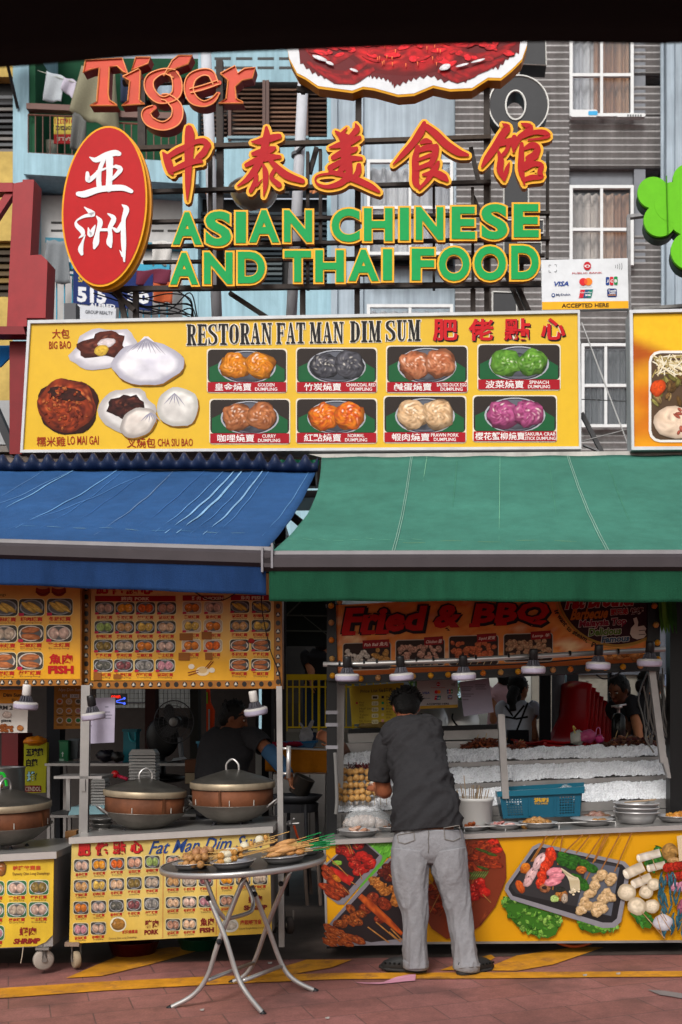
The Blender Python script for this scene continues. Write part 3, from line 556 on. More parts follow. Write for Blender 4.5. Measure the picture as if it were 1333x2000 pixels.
# pale poles behind the letters
for x0, x1, lab in ((403, 428, 'pale grey pole behind the green letters, nearer the oval sign'), (596, 566, 'leaning pale grey pole behind the letters below the crab sign')):
    PP = PF(10.2); t = thing('sign_pole', lab, 'pole', PP.at(x1, 640)); mb = MB(); mb.tube([PP.at(x0, 100), PP.at(x1, 700)], .052, '#aeb0b6', seg=14); mb.build('shaft', 'painted', t, smooth=True)
    mb = MB(); xx = x0+(x1-x0)*.45; mb.tube([PP.at(xx, 300), PP.at(xx, 306)], .062, '#55585c', seg=14); mb.tube([PP.at(xx, 303, .05), PP.at(xx+24, 285, .1)], .02, '#3f4144'); mb.build('clamp', 'painted', t)
# floodlight behind the characters
FP = PF(9.7); t = thing('floodlight', 'round glass floodlight hanging behind the second red character', 'floodlight', FP.at(497, 372))
mb = MB(); mb.lathe([(0.19+.03, 0), (.21, -.05), (.17, -.11), (.10, -.16), (0, -.185)], FP.at(497, 372), '#8b8577', seg=24); mb.build('glass_bowl', M('bowl_glass', '#8d887c', .15, ns=6, na=.2, spec=.7), t, smooth=True)
mb = MB(); mb.lathe([(.03, .06), (.2, .03), (.235, .0), (.22, -.015)], FP.at(497, 370), '#6b5f4c', seg=24); mb.build('housing', 'steel', t, smooth=True)
mb = MB(); mb.tube([FP.at(455, 372), FP.at(425, 370)], .03, '#7a6a50'); mb.tube([FP.at(535, 372), FP.at(566, 376)], .025, '#555555'); mb.build('bracket', 'painted', t)
# bank card sign
BKP = PF(8.9); t = thing('card_sign', 'white card-payment sign with yellow strip above the long yellow billboard', 'sign', BKP.at(1140, 605))
def bank(mb, P, m, full=True):                       # m maps sign units (0..1333, 0..866 of the zoomed view) to photo px
    def R(x0, y0, x1, y1, h, col, r=6): a = m(x0, y0); b = m(x1, y1); mb.rrect(P, a[0], a[1], b[0], b[1], r*(b[0]-a[0])/(x1-x0), None, h, col)
    def T(tx, x0, y0, x1, y1, h, col, bold=.02, sh=0): a = m(x0, y0); b = m(x1, y1); mb.text(P, tx, a[0], a[1], b[0], b[1], h, col, bold=bold, shear=sh, dy=m(x1, y0)[1]-m(x0, y0)[1])
    def D(x, y, rx, ry, h, col): a = m(x, y); k = m(x+100, y)[0]-m(x, y)[0]; mb.disc(P, a[0], a[1], rx*k/100, ry*k/100, None, h, col, seg=20)
    D(720, 200, 50, 56, .004, '#b01e2a'); D(720, 200, 36, 40, .005, '#d6d8da'); D(720, 178, 34, 28, .006, '#b01e2a'); D(720, 226, 34, 28, .0063, '#b01e2a'); D(720, 204, 30, 20, .007, '#d6d8da'); D(720, 204, 17, 13, .008, '#b01e2a')
    T('PUBLIC BANK', 522, 280, 915, 310, .004, '#a61f2c'); T('VISA', 288, 392, 478, 458, .004, '#1c3d86', .03, .25)
    D(668, 404, 54, 50, .004, '#c3242e'); D(732, 404, 54, 50, .005, '#df7a24'); D(700, 404, 22, 38, .006, '#d2502a'); T('mastercard', 622, 464, 780, 480, .004, '#777777', 0)
    R(960, 348, 1006, 456, .004, '#1c3a78', 14); R(1012, 346, 1060, 458, .0045, '#bb2130', 14); R(1066, 344, 1114, 454, .005, '#1b7a42', 14); T('J', 972, 384, 994, 424, .006, '#dcdcdc'); T('C', 1020, 384, 1052, 424, .006, '#dcdcdc'); T('B', 1074, 384, 1106, 424, .006, '#dcdcdc')
    T('MyDebit', 312, 550, 500, 592, .004, '#1d2f5d', .01); D(277, 570, 24, 26, .004, '#1d3f7c'); D(277, 570, 12, 13, .005, '#d6d8da')
    a = [m(630, 506), m(795, 506), m(770, 614), m(608, 614)]; mb.slab(P, a, None, .004, '#b82232'); a = [m(690, 506), m(795, 506), m(770, 614), m(664, 614)]; mb.slab(P, a, None, .0045, '#1d4a6d'); a = [m(745, 506), m(795, 506), m(770, 614), m(720, 614)]; mb.slab(P, a, None, .005, '#1a6f62'); T('UnionPay', 630, 536, 780, 562, .006, '#dcdcdc', .01, .2); T('银联', 690, 568, 765, 596, .006, '#dcdcdc')
    R(978, 498, 1104, 612, .004, '#1d2f66', 22); T('Touch', 990, 516, 1094, 545, .005, '#dcdcdc', .03); T("'nGO", 1004, 548, 1086, 574, .005, '#dcdcdc', .03); R(990, 580, 1092, 592, .005, '#c98a3c', 2)
    for i in range(4):                               # contactless waves
        p = [m(1082+i*24+(6+i*4)*math.cos(w), 216+(22+i*9)*math.sin(w)) for w in (-1.1, -.6, 0, .6, 1.1)]; mb.strip(P, p, .8, .004, '#333333', n=5)
def mm(x, y): return (1040+x/6.665, 490+(y-(x-700)*.0)/6.665-(x-700)*.0035)
mb = MB(); mb.slab(BKP, [(1058, 508), (1227, 504), (1229, 603), (1060, 606)], -.05, 0, '#c9ccd0'); mb.build('panel', 'printed', t)
mb = MB(); mb.slab(BKP, [(1059.5, 590), (1228.2, 588), (1228.6, 602.4), (1060, 605.4)], None, .003, '#d79d1d'); bank(mb, BKP, mm)
mb.text(BKP, 'ACCEPTED HERE', 1098, 593.5, 1190, 601.5, .006, '#2a2010', bold=.02, dy=-1.2)
for x, y, c_ in ((1073, 518, 1), (1088, 517, -1)):
    for yy, d in ((y, 1), (y+14, -1)): mb.strip(BKP, [(x, yy+d*4), (x, yy), (x+c_*4, yy)], .8, .004, '#444444', n=4)
mb.build('printed_marks', 'printed', t)
for a in ((1229, 420, 1232, 700, 6, '#8b8a8c'), (1227, 422, 1275, 416, 6, '#8b8a8c'), (1238, 603, 1340, 596, 6, '#7a7876')): rail(*a, par=t, nm='frame_bar', P=BKP.off(-.07), h0=-.05)
# clover sign
CP = PF(8.6); t = thing('clover_sign', 'bright green clover-shaped sign cut by the right edge', 'sign', CP.at(1310, 480))
ang = [(1277, 376, 31), (1290, 430, 32), (1345, 350, 30), (1345, 420, 40), (1318, 395, 40), (1380, 385, 50)]
mb = MB()
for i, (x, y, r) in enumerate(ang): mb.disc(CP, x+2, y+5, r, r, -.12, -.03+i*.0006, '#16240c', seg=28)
mb.disc(CP, 1350, 495, 37, 37, -.12, -.03, '#16240c', seg=28); mb.build('shadow_side', 'painted', t)  # near-black offset discs: the clover's shadow side put into colour
mb = MB()
for i, (x, y, r) in enumerate(ang+[(1348, 490, 37)]): mb.disc(CP, x, y, r, r, -.028, i*.0006, '#5fb01c', seg=28)
mb.build('face', 'printed', t); mb = MB(); mb.tube([CP.at(1302, 345, .012), CP.at(1305, 460, .012)], .006, '#3f7d0c', seg=4); mb.build('seam', 'printed', t)
# red steel frame at the left
RP = PF(8.8); t = thing('red_gantry', 'dark red steel gantry with diagonal brace beside the yellow billboard', 'gantry', RP.at(40, 640))
def f(nm, q, h0=-.1, h1=0, col='#8a2126'): mb = MB(); mb.slab(RP, q, h0, h1, col, side=mulc(col, .8)); mb.build(nm, 'painted', t)
f('post', [(27, 358), (46, 355), (36, 640), (14, 640)]); f('post', [(48, 354), (70, 354), (56, 640), (38, 640)], -.14, .03); f('post', [(60, 505), (86, 503), (99, 515), (95, 626), (57, 626)], -.12, .06)
f('beam', [(-80, 357), (26, 356.5), (26, 374), (-80, 376)]); f('brace', [(8, 376), (25, 376), (-60, 505), (-80, 505)], -.08, -.02); f('beam', [(-80, 640.5), (50, 640.5), (54, 656), (-80, 656)], -.1, .04, '#6d1419'); f('post', [(8, 656.5), (47, 656.5), (40, 880), (8, 880)], -.2, -.12, '#6d1016'); f('brace', [(-80, 700), (-66, 690), (8, 858), (8, 880), (2, 880)], -.3, -.22, '#2b2c2f'); f('post', [(126, 592), (149, 592), (149, 624), (126, 624)], -.1, 0, '#4b4c50')
# ------------------------------------------------------------------ property banner, laundry and other things on the balconies
NP = BP.off(.2)
t = thing('agent_banner', 'navy banner with white phone digits on the balcony below the oval sign', 'banner', NP.at(220, 620)); mb = MB()
mb.slab(NP, [(144, 520), (300, 532), (298, 607), (144, 592)], -.02, 0, '#1e2c5c'); mb.build('cloth', 'cloth', t); mb = MB()
mb.text(NP, '515', 152, 560, 209, 590, .006, '#c9ccd2', bold=.05, dy=4); mb.build('lettering', 'printed', t); mb = MB(); mb.text(NP, '30', 250, 568, 293, 592, .006, '#c9ccd2', bold=.05, dy=3); mb.text(NP, 'SALE', 154, 540, 182, 551, .006, '#b8a23a', bold=.02); mb.text(NP, 'ALFRED', 176, 592, 226, 600, .006, '#c9ccd2', bold=.03, dy=3); mb.build('printed_digits', 'printed', t)
t = thing('white_banner', 'white banner with grey small print under the navy banner', 'banner', NP.at(220, 640)); mb = MB(); mb.slab(NP, [(140, 594), (228, 603), (226, 640), (140, 640)], -.02, .01, '#b9bdc4'); mb.build('cloth', 'cloth', t); mb = MB(); mb.text(NP, 'GROUP REALTY', 168, 606, 222, 613, .016, '#4a4d55', bold=.02, dy=3); mb.build('small_print', 'printed', t)
QP = BP.off(-.35)
t = thing('upside_down_board', 'yellow and red board hanging upside down behind the balcony rail', 'board', QP.at(125, 285)); mb = MB(); mb.rect(QP, 106, 228, 146, 262, -.03, 0, '#c9b44a'); mb.rect(QP, 106, 262, 146, 280, -.03, 0, '#b3282a'); mb.build('panel', 'printed', t); mb = MB(); mb.text(QP, 'contact', 110, 246, 144, 256, .005, '#2a241c', bold=.02, flip=True); mb.text(QP, '0162371', 108, 232, 145, 242, .005, '#a53028', bold=.02, flip=True); mb.text(QP, 'SALE', 112, 268, 142, 275, .005, '#d8d0c0', bold=.02, flip=True); mb.build('lettering', 'printed', t)
def hang(lab, cat, nm, q, col, P=BP, h=.15, fold=.04, nf=9):
    (x0, y0), (x1, y1), (x2, y2), (x3, y3) = q; mb = MB(); a, b = 12, 10; vs_ = []
    for j in range(b+1):
        v = j/b
        for i in range(a+1):
            u = i/a; x = (x0*(1-u)+x1*u)*(1-v)+(x3*(1-u)+x2*u)*v; y = (y0*(1-u)+y1*u)*(1-v)+(y3*(1-u)+y2*u)*v
            vs_.append(P.off(h).at(x, y+2*math.sin(u*nf+v), fold*math.sin(u*nf+v*2)*(0.3+v)))
    mb.add(vs_, [((j+1)*(a+1)+i, (j+1)*(a+1)+i+1, j*(a+1)+i+1, j*(a+1)+i) for j in range(b) for i in range(a)], col)
    o = mb.build(nm, 'cloth', None, True, P.at((x2+x3)/2, max(y2, y3))); sm = o.modifiers.new('thickness', 'SOLIDIFY'); sm.thickness = .012; tag(o, lab, cat)
hang('large olive-grey cloth draped over the balcony rail behind the orange letters', 'cloth', 'hanging_cloth', [(160, 128), (226, 140), (232, 262), (140, 220)], '#7a7763', h=.3, fold=.09)
hang('dark grey towel hanging from the balcony just above the oval sign', 'towel', 'hanging_towel', [(143, 214), (170, 236), (168, 300), (140, 290)], '#595a58', h=.34, fold=.05)
hang('white pointed blouse drying on the balcony line', 'shirt', 'drying_blouse', [(92, 138), (126, 150), (122, 200), (86, 196)], '#9fa5ab', h=-.1, nf=6)
hang('lavender shirt drying beside the pointed blouse', 'shirt', 'drying_shirt', [(126, 150), (150, 158), (146, 196), (121, 174)], '#a8a2b0', h=-.1, nf=7)
hang('striped grey cloth drying over the turquoise balcony rail', 'cloth', 'drying_cloth', [(92, 468), (130, 472), (140, 555), (84, 550)], '#6f7478', h=.2, nf=12)
hang('maroon floral blanket drying on the balcony right of the oval sign', 'blanket', 'drying_blanket', [(268, 528), (336, 525), (332, 554), (268, 556)], '#5d2537', h=.22, nf=8)
hang('orange checked cloth hanging beside the navy banner', 'cloth', 'drying_cloth', [(300, 552), (340, 552), (338, 592), (302, 590)], '#9c4a2a', h=.24, nf=7)
hang('navy shirt drying behind the orange letters', 'shirt', 'drying_shirt', [(236, 140), (268, 146), (270, 205), (238, 200)], '#2c3448', h=-.3)
hang('pale blue towel drying at the right of the upper balcony', 'towel', 'drying_towel', [(300, 140), (340, 142), (338, 215), (302, 210)], '#8a9aa8', h=-.3)
hang('white sheet drying on the lower balcony below the white vents', 'sheet', 'drying_sheet', [(298, 470), (338, 472), (334, 520), (300, 518)], '#b5b3b0', h=.1)
t = thing('laundry_line', 'thin washing line strung across the upper balcony', 'washing line', BP.at(80, 140)); mb = MB(); mb.tube([BP.at(60, 128, -.1), BP.at(120, 148, -.1), BP.at(165, 160, -.1)], .006, '#b8bcb0', seg=5); mb.build('cord', 'painted', t)
t = thing('pail', 'cream plastic pail standing behind the balcony rail', 'pail', QP.at(88, 300)); mb = MB(); mb.lathe([(0, 0), (.11, 0), (.135, .27), (.12, .27), (.1, .02)], QP.at(88, 290, -.3), '#9c9a8a'); mb.build('tub', 'plastic', t, True)
t = thing('dish_antenna', 'dark dish antenna on a bracket at the upper left corner', 'antenna', BP.at(40, 215)); mb = MB(); mb.lathe([(0, 0), (.15, .02), (.32, .1), (.33, .11), (.15, .035), (0, .015)], BP.at(33, 128, .6), '#3b3c3e', ax=(.2, -.8, .45)); mb.build('dish', 'dark_metal', t, True); mb = MB(); mb.tube([BP.at(34, 145, .5), BP.at(38, 215, .05)], .03, '#46474a'); mb.build('bracket', 'dark_metal', t)
cp = thing('cable_bundle', 'tangle of black cables behind the top of the yellow billboard', 'cables', PF(9.3).at(310, 620)); mb = MB()
for i in range(9):
    y = rng.uniform(572, 612); mb.tube(catmull([PF(9.3).at(200+rng.uniform(-20, 20), 565+rng.uniform(-8, 8)), PF(9.3).at(270, y), PF(9.3).at(330, y+rng.uniform(-22, 22)), PF(9.3).at(372, y+rng.uniform(-30, 25)), PF(9.3).at(385+rng.uniform(-12, 12), 625)]), .006, '#151517', seg=5)
mb.build('cable', 'black', cp)
# ------------------------------------------------------------------ the long yellow billboard
YB = '#c9a010'
def dumplings(mb, P, x0, y0, x1, y1, cols, h, sd, dark='#2a2320', leaf='#1d5b34', plate='#8d9096', seg=20, rg=6, style=0):
    """a printed photo of two dumplings on a small steel plate; (x0,y0)-(x1,y1) is the picture"""
    w, H = x1-x0, y1-y0; cx, cy = (x0+x1)/2, (y0+y1)/2
    mb.rrect(P, x0, y0, x1, y1, w*.05, None, h, dark)
    if leaf: mb.slab(P, [(x0+w*.02, y1-H*.02), (x0+w*.02, y0+H*.55), (x0+w*.2, y0+H*.35), (x1-w*.2, y0+H*.35), (x1-w*.02, y0+H*.6), (x1-w*.02, y1-H*.02)], None, h+.0006, leaf)
    rx, ry = w*.37, H*.50
    q = lambda k: [(cx+rx*k*math.cos(a), min(y1-.5, max(y0+.5, cy+H*.04+ry*k*math.sin(a)))) for a in (2*math.pi*i/26 for i in range(26))]
    mb.slab(P, q(1), None, h+.0012, plate); mb.slab(P, q(.94), None, h+.0018, '#2d2e36'); mb.slab(P, q(.88), None, h+.0024, '#565861')
    mb.blob(P, cx, cy+H*.1, rx*.8, ry*.7, h+.003, '#5b5d66', '#23242a', sd=sd+5, seg=12, rg=3, cut=y1-1)
    ca, cb = cols
    for k, sx in ((0, -1), (1, 1)):
        mb.blob(P, cx+sx*w*.155+w*.01, cy+H*.03-k*H*.02, w*.19, H*.40, h+.0036+k*.0005, mulc(ca, .5), mulc(cb, .45), sd=sd+k*7+.3, wob=.16, seg=seg, rg=3, cut=y1-.5)
        mb.blob(P, cx+sx*w*.155, cy-k*H*.02, w*.18, H*.37, h+.0042+k*.0005, ca, cb, sd=sd+k*7, wob=.2, seg=seg+8, rg=rg+3, fr=3.3, spec='#f0e8da', hi=1.5, lo=.4, cut=y1-.5)
t = thing('yellow_billboard', 'long yellow billboard with food photos and red and black lettering over the awnings', 'billboard', PF(8.75).at(590, 885)); BB = PF(8.75)
mb = MB(); mb.slab(BB, [(57, 627), (1133, 607), (1136, 878), (42, 885)], -.2, -.03, '#8e8f90'); mb.build('case', 'painted', t)
mb = MB()
for q in ([(57, 627), (1133, 607), (1129, 613), (62, 633)], [(47, 879.5), (1131.5, 873), (1136, 878), (42, 885)], [(57, 627), (62, 633), (47, 879.5), (42, 885)], [(1129, 613), (1133, 607), (1136, 878), (1131.5, 873)]): mb.slab(BB, q, -.028, .02, '#b9bbbd')
mb.build('frame', 'painted', t)
mb = MB(); mb.slab(BB, [(62, 633), (1129, 613), (1131.5, 873), (47, 879.5)], -.03, 0, YB); mb.build('panel', M('backlit_film', None, .35, na=.05, ns=8, na2=.06, ns2=1.5), t)
mb = MB(); h = .004; BR = '#8b2a10'
mb.text(BB, '大包', 103, 643, 137, 662, h, BR, bold=.012, dy=-.6); mb.text(BB, 'BIG BAO', 97, 667, 140, 682, h, BR, bold=.015, dy=-.8); mb.text(BB, '糯米雞', 73, 853, 129, 872, h, BR, bold=.01); mb.text(BB, 'LO MAI GAI', 133, 852, 194, 869, h, BR, bold=.015, dy=-.5)
mb.text(BB, '叉燒包', 249, 855, 305, 875, h, BR, bold=.01); mb.text(BB, 'CHA SIU BAO', 309, 857, 378, 872, h, BR, bold=.015, dy=-.4)
# slab lettering
def slab_word(mb, P, word, x0, y0, x1, y1, h, col, dy=0, out=None):
    G_ = {'I': .62, 'M': 1.25, 'N': 1.1, 'W': 1.3}; ws = [G_.get(c, 1) for c in word]; tot = sum(ws)+.13*(len(word)-1); x = x0; k = (x1-x0)/tot
    for c, w in zip(word, ws):
        a, b = x, x+w*k; x = b+.13*k; o = dy*((a-x0)/(x1-x0))
        def m(u, v): return (a+(b-a)*u, y1+(y0-y1)*v+o)
        def r(u0, v0, u1, v1, hh=h): mb.slab(P, [m(u0, v1), m(u1, v1), m(u1, v0), m(u0, v0)], None, hh, col)
        def p(q, hh=h): mb.slab(P, [m(*z) for z in q], None, hh, col)
        def br(q, hh=h+.0007): brush(mb, P, [(*m(u, v), ww*(b-a)) for u, v, ww in q], None, hh, col, n=6)
        def serif(u0, u1, v): r(u0, v, u1, v+.075, h+.0004)
        if c == 'I': r(.2, .06, .8, .94); serif(0, 1, 0); serif(0, 1, .925)
        if c in 'RFED': r(.1, .06, .44, .94); serif(0, .55, 0); serif(0, .5, .925)
        if c == 'R': br([(.4, .94, .09), (.7, .92, .2), (.78, .73, .34), (.7, .53, .2), (.4, .5, .09)]); p([(.42, .5), (.66, .5), (.98, .04), (.66, .04)], h+.001); serif(.62, 1.02, 0)
        if c in 'EF': r(.4, .9, .95, .99, h+.0008); p([(.98, .99), (.98, .72), (.9, .72), (.8, .9)], h+.001); r(.4, .48, .78, .55, h+.0008); r(.68, .38, .78, .66, h+.001)
        if c == 'E': r(.4, .0, .95, .08, h+.0008); p([(1, 0), (1, .3), (.92, .3), (.82, .08)], h+.001)
        if c == 'S': br([(.86, .74, .12), (.78, .92, .14), (.5, .96, .12), (.2, .86, .26), (.2, .68, .3), (.5, .54, .3), (.8, .38, .32), (.82, .16, .28), (.5, .04, .12), (.2, .1, .14), (.12, .28, .12)]); r(.05, 0, .14, .34, h+.001); r(.82, .66, .9, 1, h+.001)
        if c == 'T': r(.33, .06, .67, .94); serif(.15, .85, 0); r(.02, .92, .98, 1, h+.0005); p([(0, 1), (0, .68), (.07, .68), (.2, .92)], h+.001); p([(1, 1), (1, .68), (.93, .68), (.8, .92)], h+.001)
        if c == 'O': br([(.5, .96, .08), (.22, .82, .24), (.17, .5, .36), (.22, .18, .24), (.5, .04, .08)]); br([(.5, .96, .08), (.78, .82, .24), (.83, .5, .36), (.78, .18, .24), (.5, .04, .08)], h+.0012)
        if c == 'D': br([(.4, .95, .08), (.72, .84, .22), (.82, .5, .36), (.72, .16, .22), (.4, .05, .08)])
        if c == 'A': p([(.4, 1), (.6, 1), (.95, .05), (.62, .05)]); p([(.4, 1), (.48, .98), (.22, .05), (.12, .05)], h+.0004); r(.25, .3, .72, .37, h+.0008); serif(-.02, .4, 0); serif(.52, 1.04, 0)
        if c == 'N': r(.12, .06, .26, .94); p([(.1, 1), (.4, 1), (.9, .0), (.72, .0)], h+.0008); r(.76, .0, .9, .94, h+.0012); serif(0, .4, 0); serif(.6, 1.02, .925); serif(0, .3, .925)
        if c == 'M': r(.1, .06, .2, .94); p([(.08, 1), (.34, 1), (.58, .12), (.48, .0), (.42, .0)], h+.0008); p([(.7, 1), (.78, 1), (.5, .0), (.44, .05)], h+.0012); r(.66, .06, .92, .94, h+.0016); serif(0, .32, 0); serif(.56, 1.02, 0); serif(0, .3, .925); serif(.66, 1.02, .925)
        if c == 'U': r(.1, .25, .42, .94); r(.74, .25, .85, .94); serif(0, .54, .925); serif(.6, 1, .925); br([(.26, .3, .32), (.32, .12, .26), (.5, .05, .14), (.7, .1, .12), (.79, .3, .11)])
for w, a, b, y in (('RESTORAN', 366, 532, 634), ('FAT', 541, 597, 631), ('MAN', 606, 672, 630), ('DIM', 685, 745, 628), ('SUM', 754, 822, 626)):
    for o in ((-1.6, -1.2), (1.6, 1.2), (-1.6, 1.4), (1.6, -1.2)): slab_word(mb, BB, w, a+o[0], y+o[1], b+o[0], y+41+o[1], .003+.00012*(o[0]+o[1]), '#d8d0bf', dy=-(b-a)*.0186)
    slab_word(mb, BB, w, a, y, b, y+41, .008, '#1d1b1c', dy=-(b-a)*.0186)
for i, (ch, a, b) in enumerate((('肥', 846, 895), ('佬', 916, 965), ('點', 985, 1036), ('心', 1057, 1105))):
    y = 621-i*.8
    for o, hh, c_, bd in (((0, 0), .003, '#d8d0bf', .075), ((2.2, 2.2), .005, '#1c1617', .055), ((0, 0), .009, '#b3141c', .05)): mb.text(BB, ch, a+o[0], y+o[1]+3, b+o[0], y+o[1]+46, hh, c_, bold=bd*.62)
# buns
def bun(cx, cy, rx, ry, h, sd, rot=0, pl=7, top=None, shade='#9d9aa8', a='#d6d3d6', b='#b9b6c0'):
    mb.blob(BB, cx+2, cy+3, rx*1.02, ry*1.02, h-.0008, '#a06c10', '#93630e', sd=sd, wob=.07, rot=rot)
    mb.blob(BB, cx, cy, rx, ry, h, a, b, sd=sd, wob=.08, rot=rot, seg=28, rg=7, fr=1.1, hi=1.12, lo=.8, edge=shade)
    if top:
        for i in range(pl): u = (i-(pl-1)/2)/(pl/2); mb.strip(BB, [top, (top[0]+u*rx*.30, top[1]+ry*.28), (top[0]+u*rx*.62, top[1]+ry*(.52+.3*rng.random()))], [.8, 2.6, .3], h+.001+i*.0001, '#8f8c9a', n=6)
mb.blob(BB, 203, 681, 63, 41, .0045, '#d9d6d8', '#bcb8bf', rot=-.2, sd=3, wob=.16, seg=28, rg=7, fr=1.2, hi=1.1, lo=.85, edge='#a9a5ad')
mb.blob(BB, 205, 674, 46, 27, .0055, '#5a2417', '#3a150f', rot=-.12, sd=4, wob=.3, seg=26, rg=7, fr=3, spec='#8a5240', hi=1.6, lo=.4)
mb.blob(BB, 209, 671, 18, 10, .0064, '#c9bfc0', '#b5a6a6', rot=-.3, sd=5); mb.blob(BB, 199, 685, 15, 10, .007, '#c9a63c', '#a8842c', rot=-.2, sd=6)
bun(290, 711, 69, 42, .0085, 8, top=(287, 661), pl=9)
mb.slab(BB, [(268, 675), (283, 658), (291, 658), (310, 675), (290, 684)], None, .0082, '#cfccd2')
bun(348, 795, 42, 39, .0050, 12, top=(342, 768), pl=5, shade='#a8a59f', a='#d2cfc9', b='#bab5b0'); mb.blob(BB, 250, 802, 53, 44, .0062, '#cfccc8', '#b8b2b0', sd=14, wob=.1, seg=28, rg=6, fr=1.2, hi=1.1, lo=.85, edge='#a09a98')
mb.blob(BB, 244, 795, 37, 25, .0072, '#3b1713', '#1f0c0b', rot=-.25, sd=15, wob=.3, seg=26, rg=7, fr=3, spec='#7a3e2a', hi=1.7, lo=.4); bun(272, 825, 38, 27, .009, 17, rot=-.5, top=(296, 806), pl=6, shade='#8f8884', a='#cdc5bd', b='#b5aaa2')
mb.blob(BB, 133, 796, 58, 55, .0042, '#3a130a', '#2a0d08', sd=20, wob=.1, seg=30, rg=3)
mb.blob(BB, 131, 793, 57, 53, .005, '#8a3212', '#4d150a', sd=21, wob=.09, seg=36, rg=13, fr=4.2, spec='#c4763e', hi=1.9, lo=.35)
mb.blob(BB, 130, 770, 36, 11, .0058, '#1f0d0a', '#3a1510', sd=22, wob=.35, rot=.1)
for i in range(60):
    a = rng.uniform(0, 6.28); r = rng.random()**.5*48; mb.blob(BB, 131+r*math.cos(a), 798+r*.85*math.sin(a), rng.uniform(2, 6), rng.uniform(1.5, 3.5), .0064+i*.00008, rng.choice(['#a5481a', '#7a2a10', '#b8682e', '#4a160b', '#93390f']), '#5a1c0c', rot=rng.uniform(0, 3), sd=i, seg=7, rg=2)
CARDS = [((405, 681, 562, 768), ('#c77c12', '#a8580c'), '皇金燒賣', 'GOLDEN', 'DUMPLING'), ((579, 679, 738, 768), ('#4e4d54', '#2b2a30'), '竹炭燒賣', 'CHARCOAL RED', 'DUMPLING'), ((755, 675, 915, 768), ('#b0704e', '#8f4a2a'), '鹹蛋燒賣', 'SALTED DUCK EGG', 'DUMPLING'), ((933, 672, 1096, 763), ('#5d8a2e', '#3e6a1e'), '波菜燒賣', 'SPINACH', 'DUMPLING'),
 ((410, 779, 568, 868), ('#a8683e', '#7d4426'), '咖哩燒賣', 'CURRY', 'DUMPLING'), ((579, 778, 738, 867), ('#c97412', '#b03c10'), '紅點燒賣', 'NORMAL', 'DUMPLING'), ((750, 773, 912, 866), ('#c9a884', '#a8825c'), '蝦肉燒賣', 'PRAWN PORK', 'DUMPLING'), ((924, 772, 1089, 864), ('#a04a78', '#7d2f56'), '櫻花蟹柳燒賣', 'SAKURA CRAB', 'STICK DUMPLING')]
for i, ((x0, y0, x1, y1), cols, zh, e1, e2) in enumerate(CARDS):
    mb.rrect(BB, x0, y0, x1, y1, 6, None, .0035, '#cfc6b4'); yb_ = y1-21
    dumplings(mb, BB, x0+2, y0+2, x1-2, yb_, cols, .0042, i*13+2, leaf='#17512e', plate='#9b9da4')
    if i in (2, 5):
        for k in range(14): mb.blob(BB, (x0+x1)/2+rng.choice((-1, 1))*25+rng.uniform(-13, 13), (y0+yb_)/2-5+rng.uniform(-9, 8), 4, 3, .0078+k*.00003, '#c8401a', '#d8702c', sd=k, seg=7, rg=2)
    mb.rect(BB, x0+2, yb_, x1-2, y1-2, None, .0085, '#960f1e')
    s_ = .62 if len(zh) > 4 else .56; mb.text(BB, zh, x0+(5 if len(zh) > 4 else 16), yb_+2, x0+(x1-x0)*s_, y1-4, .0095, '#d8d2d0', bold=.012)
    mid = x0+(x1-x0)*(.80 if len(zh) > 4 or len(e1) > 11 else .74); hw = min(2.7*len(e1), x1-3-mid); hw2 = min(2.7*len(e2), x1-3-mid); mb.text(BB, e1, mid-hw, yb_+2, mid+hw, yb_+8.6, .0095, '#d8d2d0', bold=.015); mb.text(BB, e2, mid-hw2, yb_+10.5, mid+hw2, yb_+17, .0095, '#d8d2d0', bold=.015)
mb.build('printed_menu', 'printed', t)
# ------------------------------------------------------------------ billboard on the right
t = thing('food_billboard', 'orange billboard with a white bordered noodle photo cut by the right edge', 'billboard', PF(8.6).at(1330, 885)); B2 = PF(8.6)
mb = MB(); mb.slab(B2, [(1230, 607), (1760, 596), (1764, 876), (1234, 880)], -.2, -.02, '#8e8f90'); mb.build('case', 'painted', t)
mb = MB()
for q in ([(1230, 607), (1760, 596), (1760, 602), (1236, 613)], [(1239, 873.5), (1760, 870), (1764, 876), (1234, 880)], [(1230, 607), (1236, 613), (1239, 873.5), (1234, 880)]): mb.slab(B2, q, -.019, .02, '#bcbec2')
mb.build('frame', 'painted', t)
def grad(P, x0, y0, x1, y1, h, fn, nx=24, ny=24):
    m_ = MB(); vs_ = []; cc = []
    for j in range(ny+1):
        for i in range(nx+1):
            x = x0+(x1-x0)*i/nx; y = y0+(y1-y0)*j/ny; vs_.append(P.at(x, y, h)); cc.append(fn(x, y))
    m_.add(vs_, [((j+1)*(nx+1)+i, (j+1)*(nx+1)+i+1, j*(nx+1)+i+1, j*(nx+1)+i) for j in range(ny) for i in range(nx)], cc); return m_
def fn(x, y):                                        # printed silk-like swirl
    a = y-(648+.42*(x-1236)); k = min(1, max(0, a/26)); k2 = min(1, max(0, (y-700+.2*(x-1236))/60)); n = noise.noise(Vector((x*.012, y*.02, 0)))
    return mixc(mixc('#d9a91e', '#a04a10', k*(1-k2)), mixc('#d08a14', '#b5560e', max(0, min(1, .4+n))), k2*k)
m_ = grad(B2, 1238, 612, 1760, 873, -.004, fn, 40, 40); m_.rrect(B2, 1268, 685, 1700, 864, 22, None, .001, '#d3cfc9'); m_.rrect(B2, 1273, 690, 1700, 859, 18, None, .0018, '#4d3a2a')
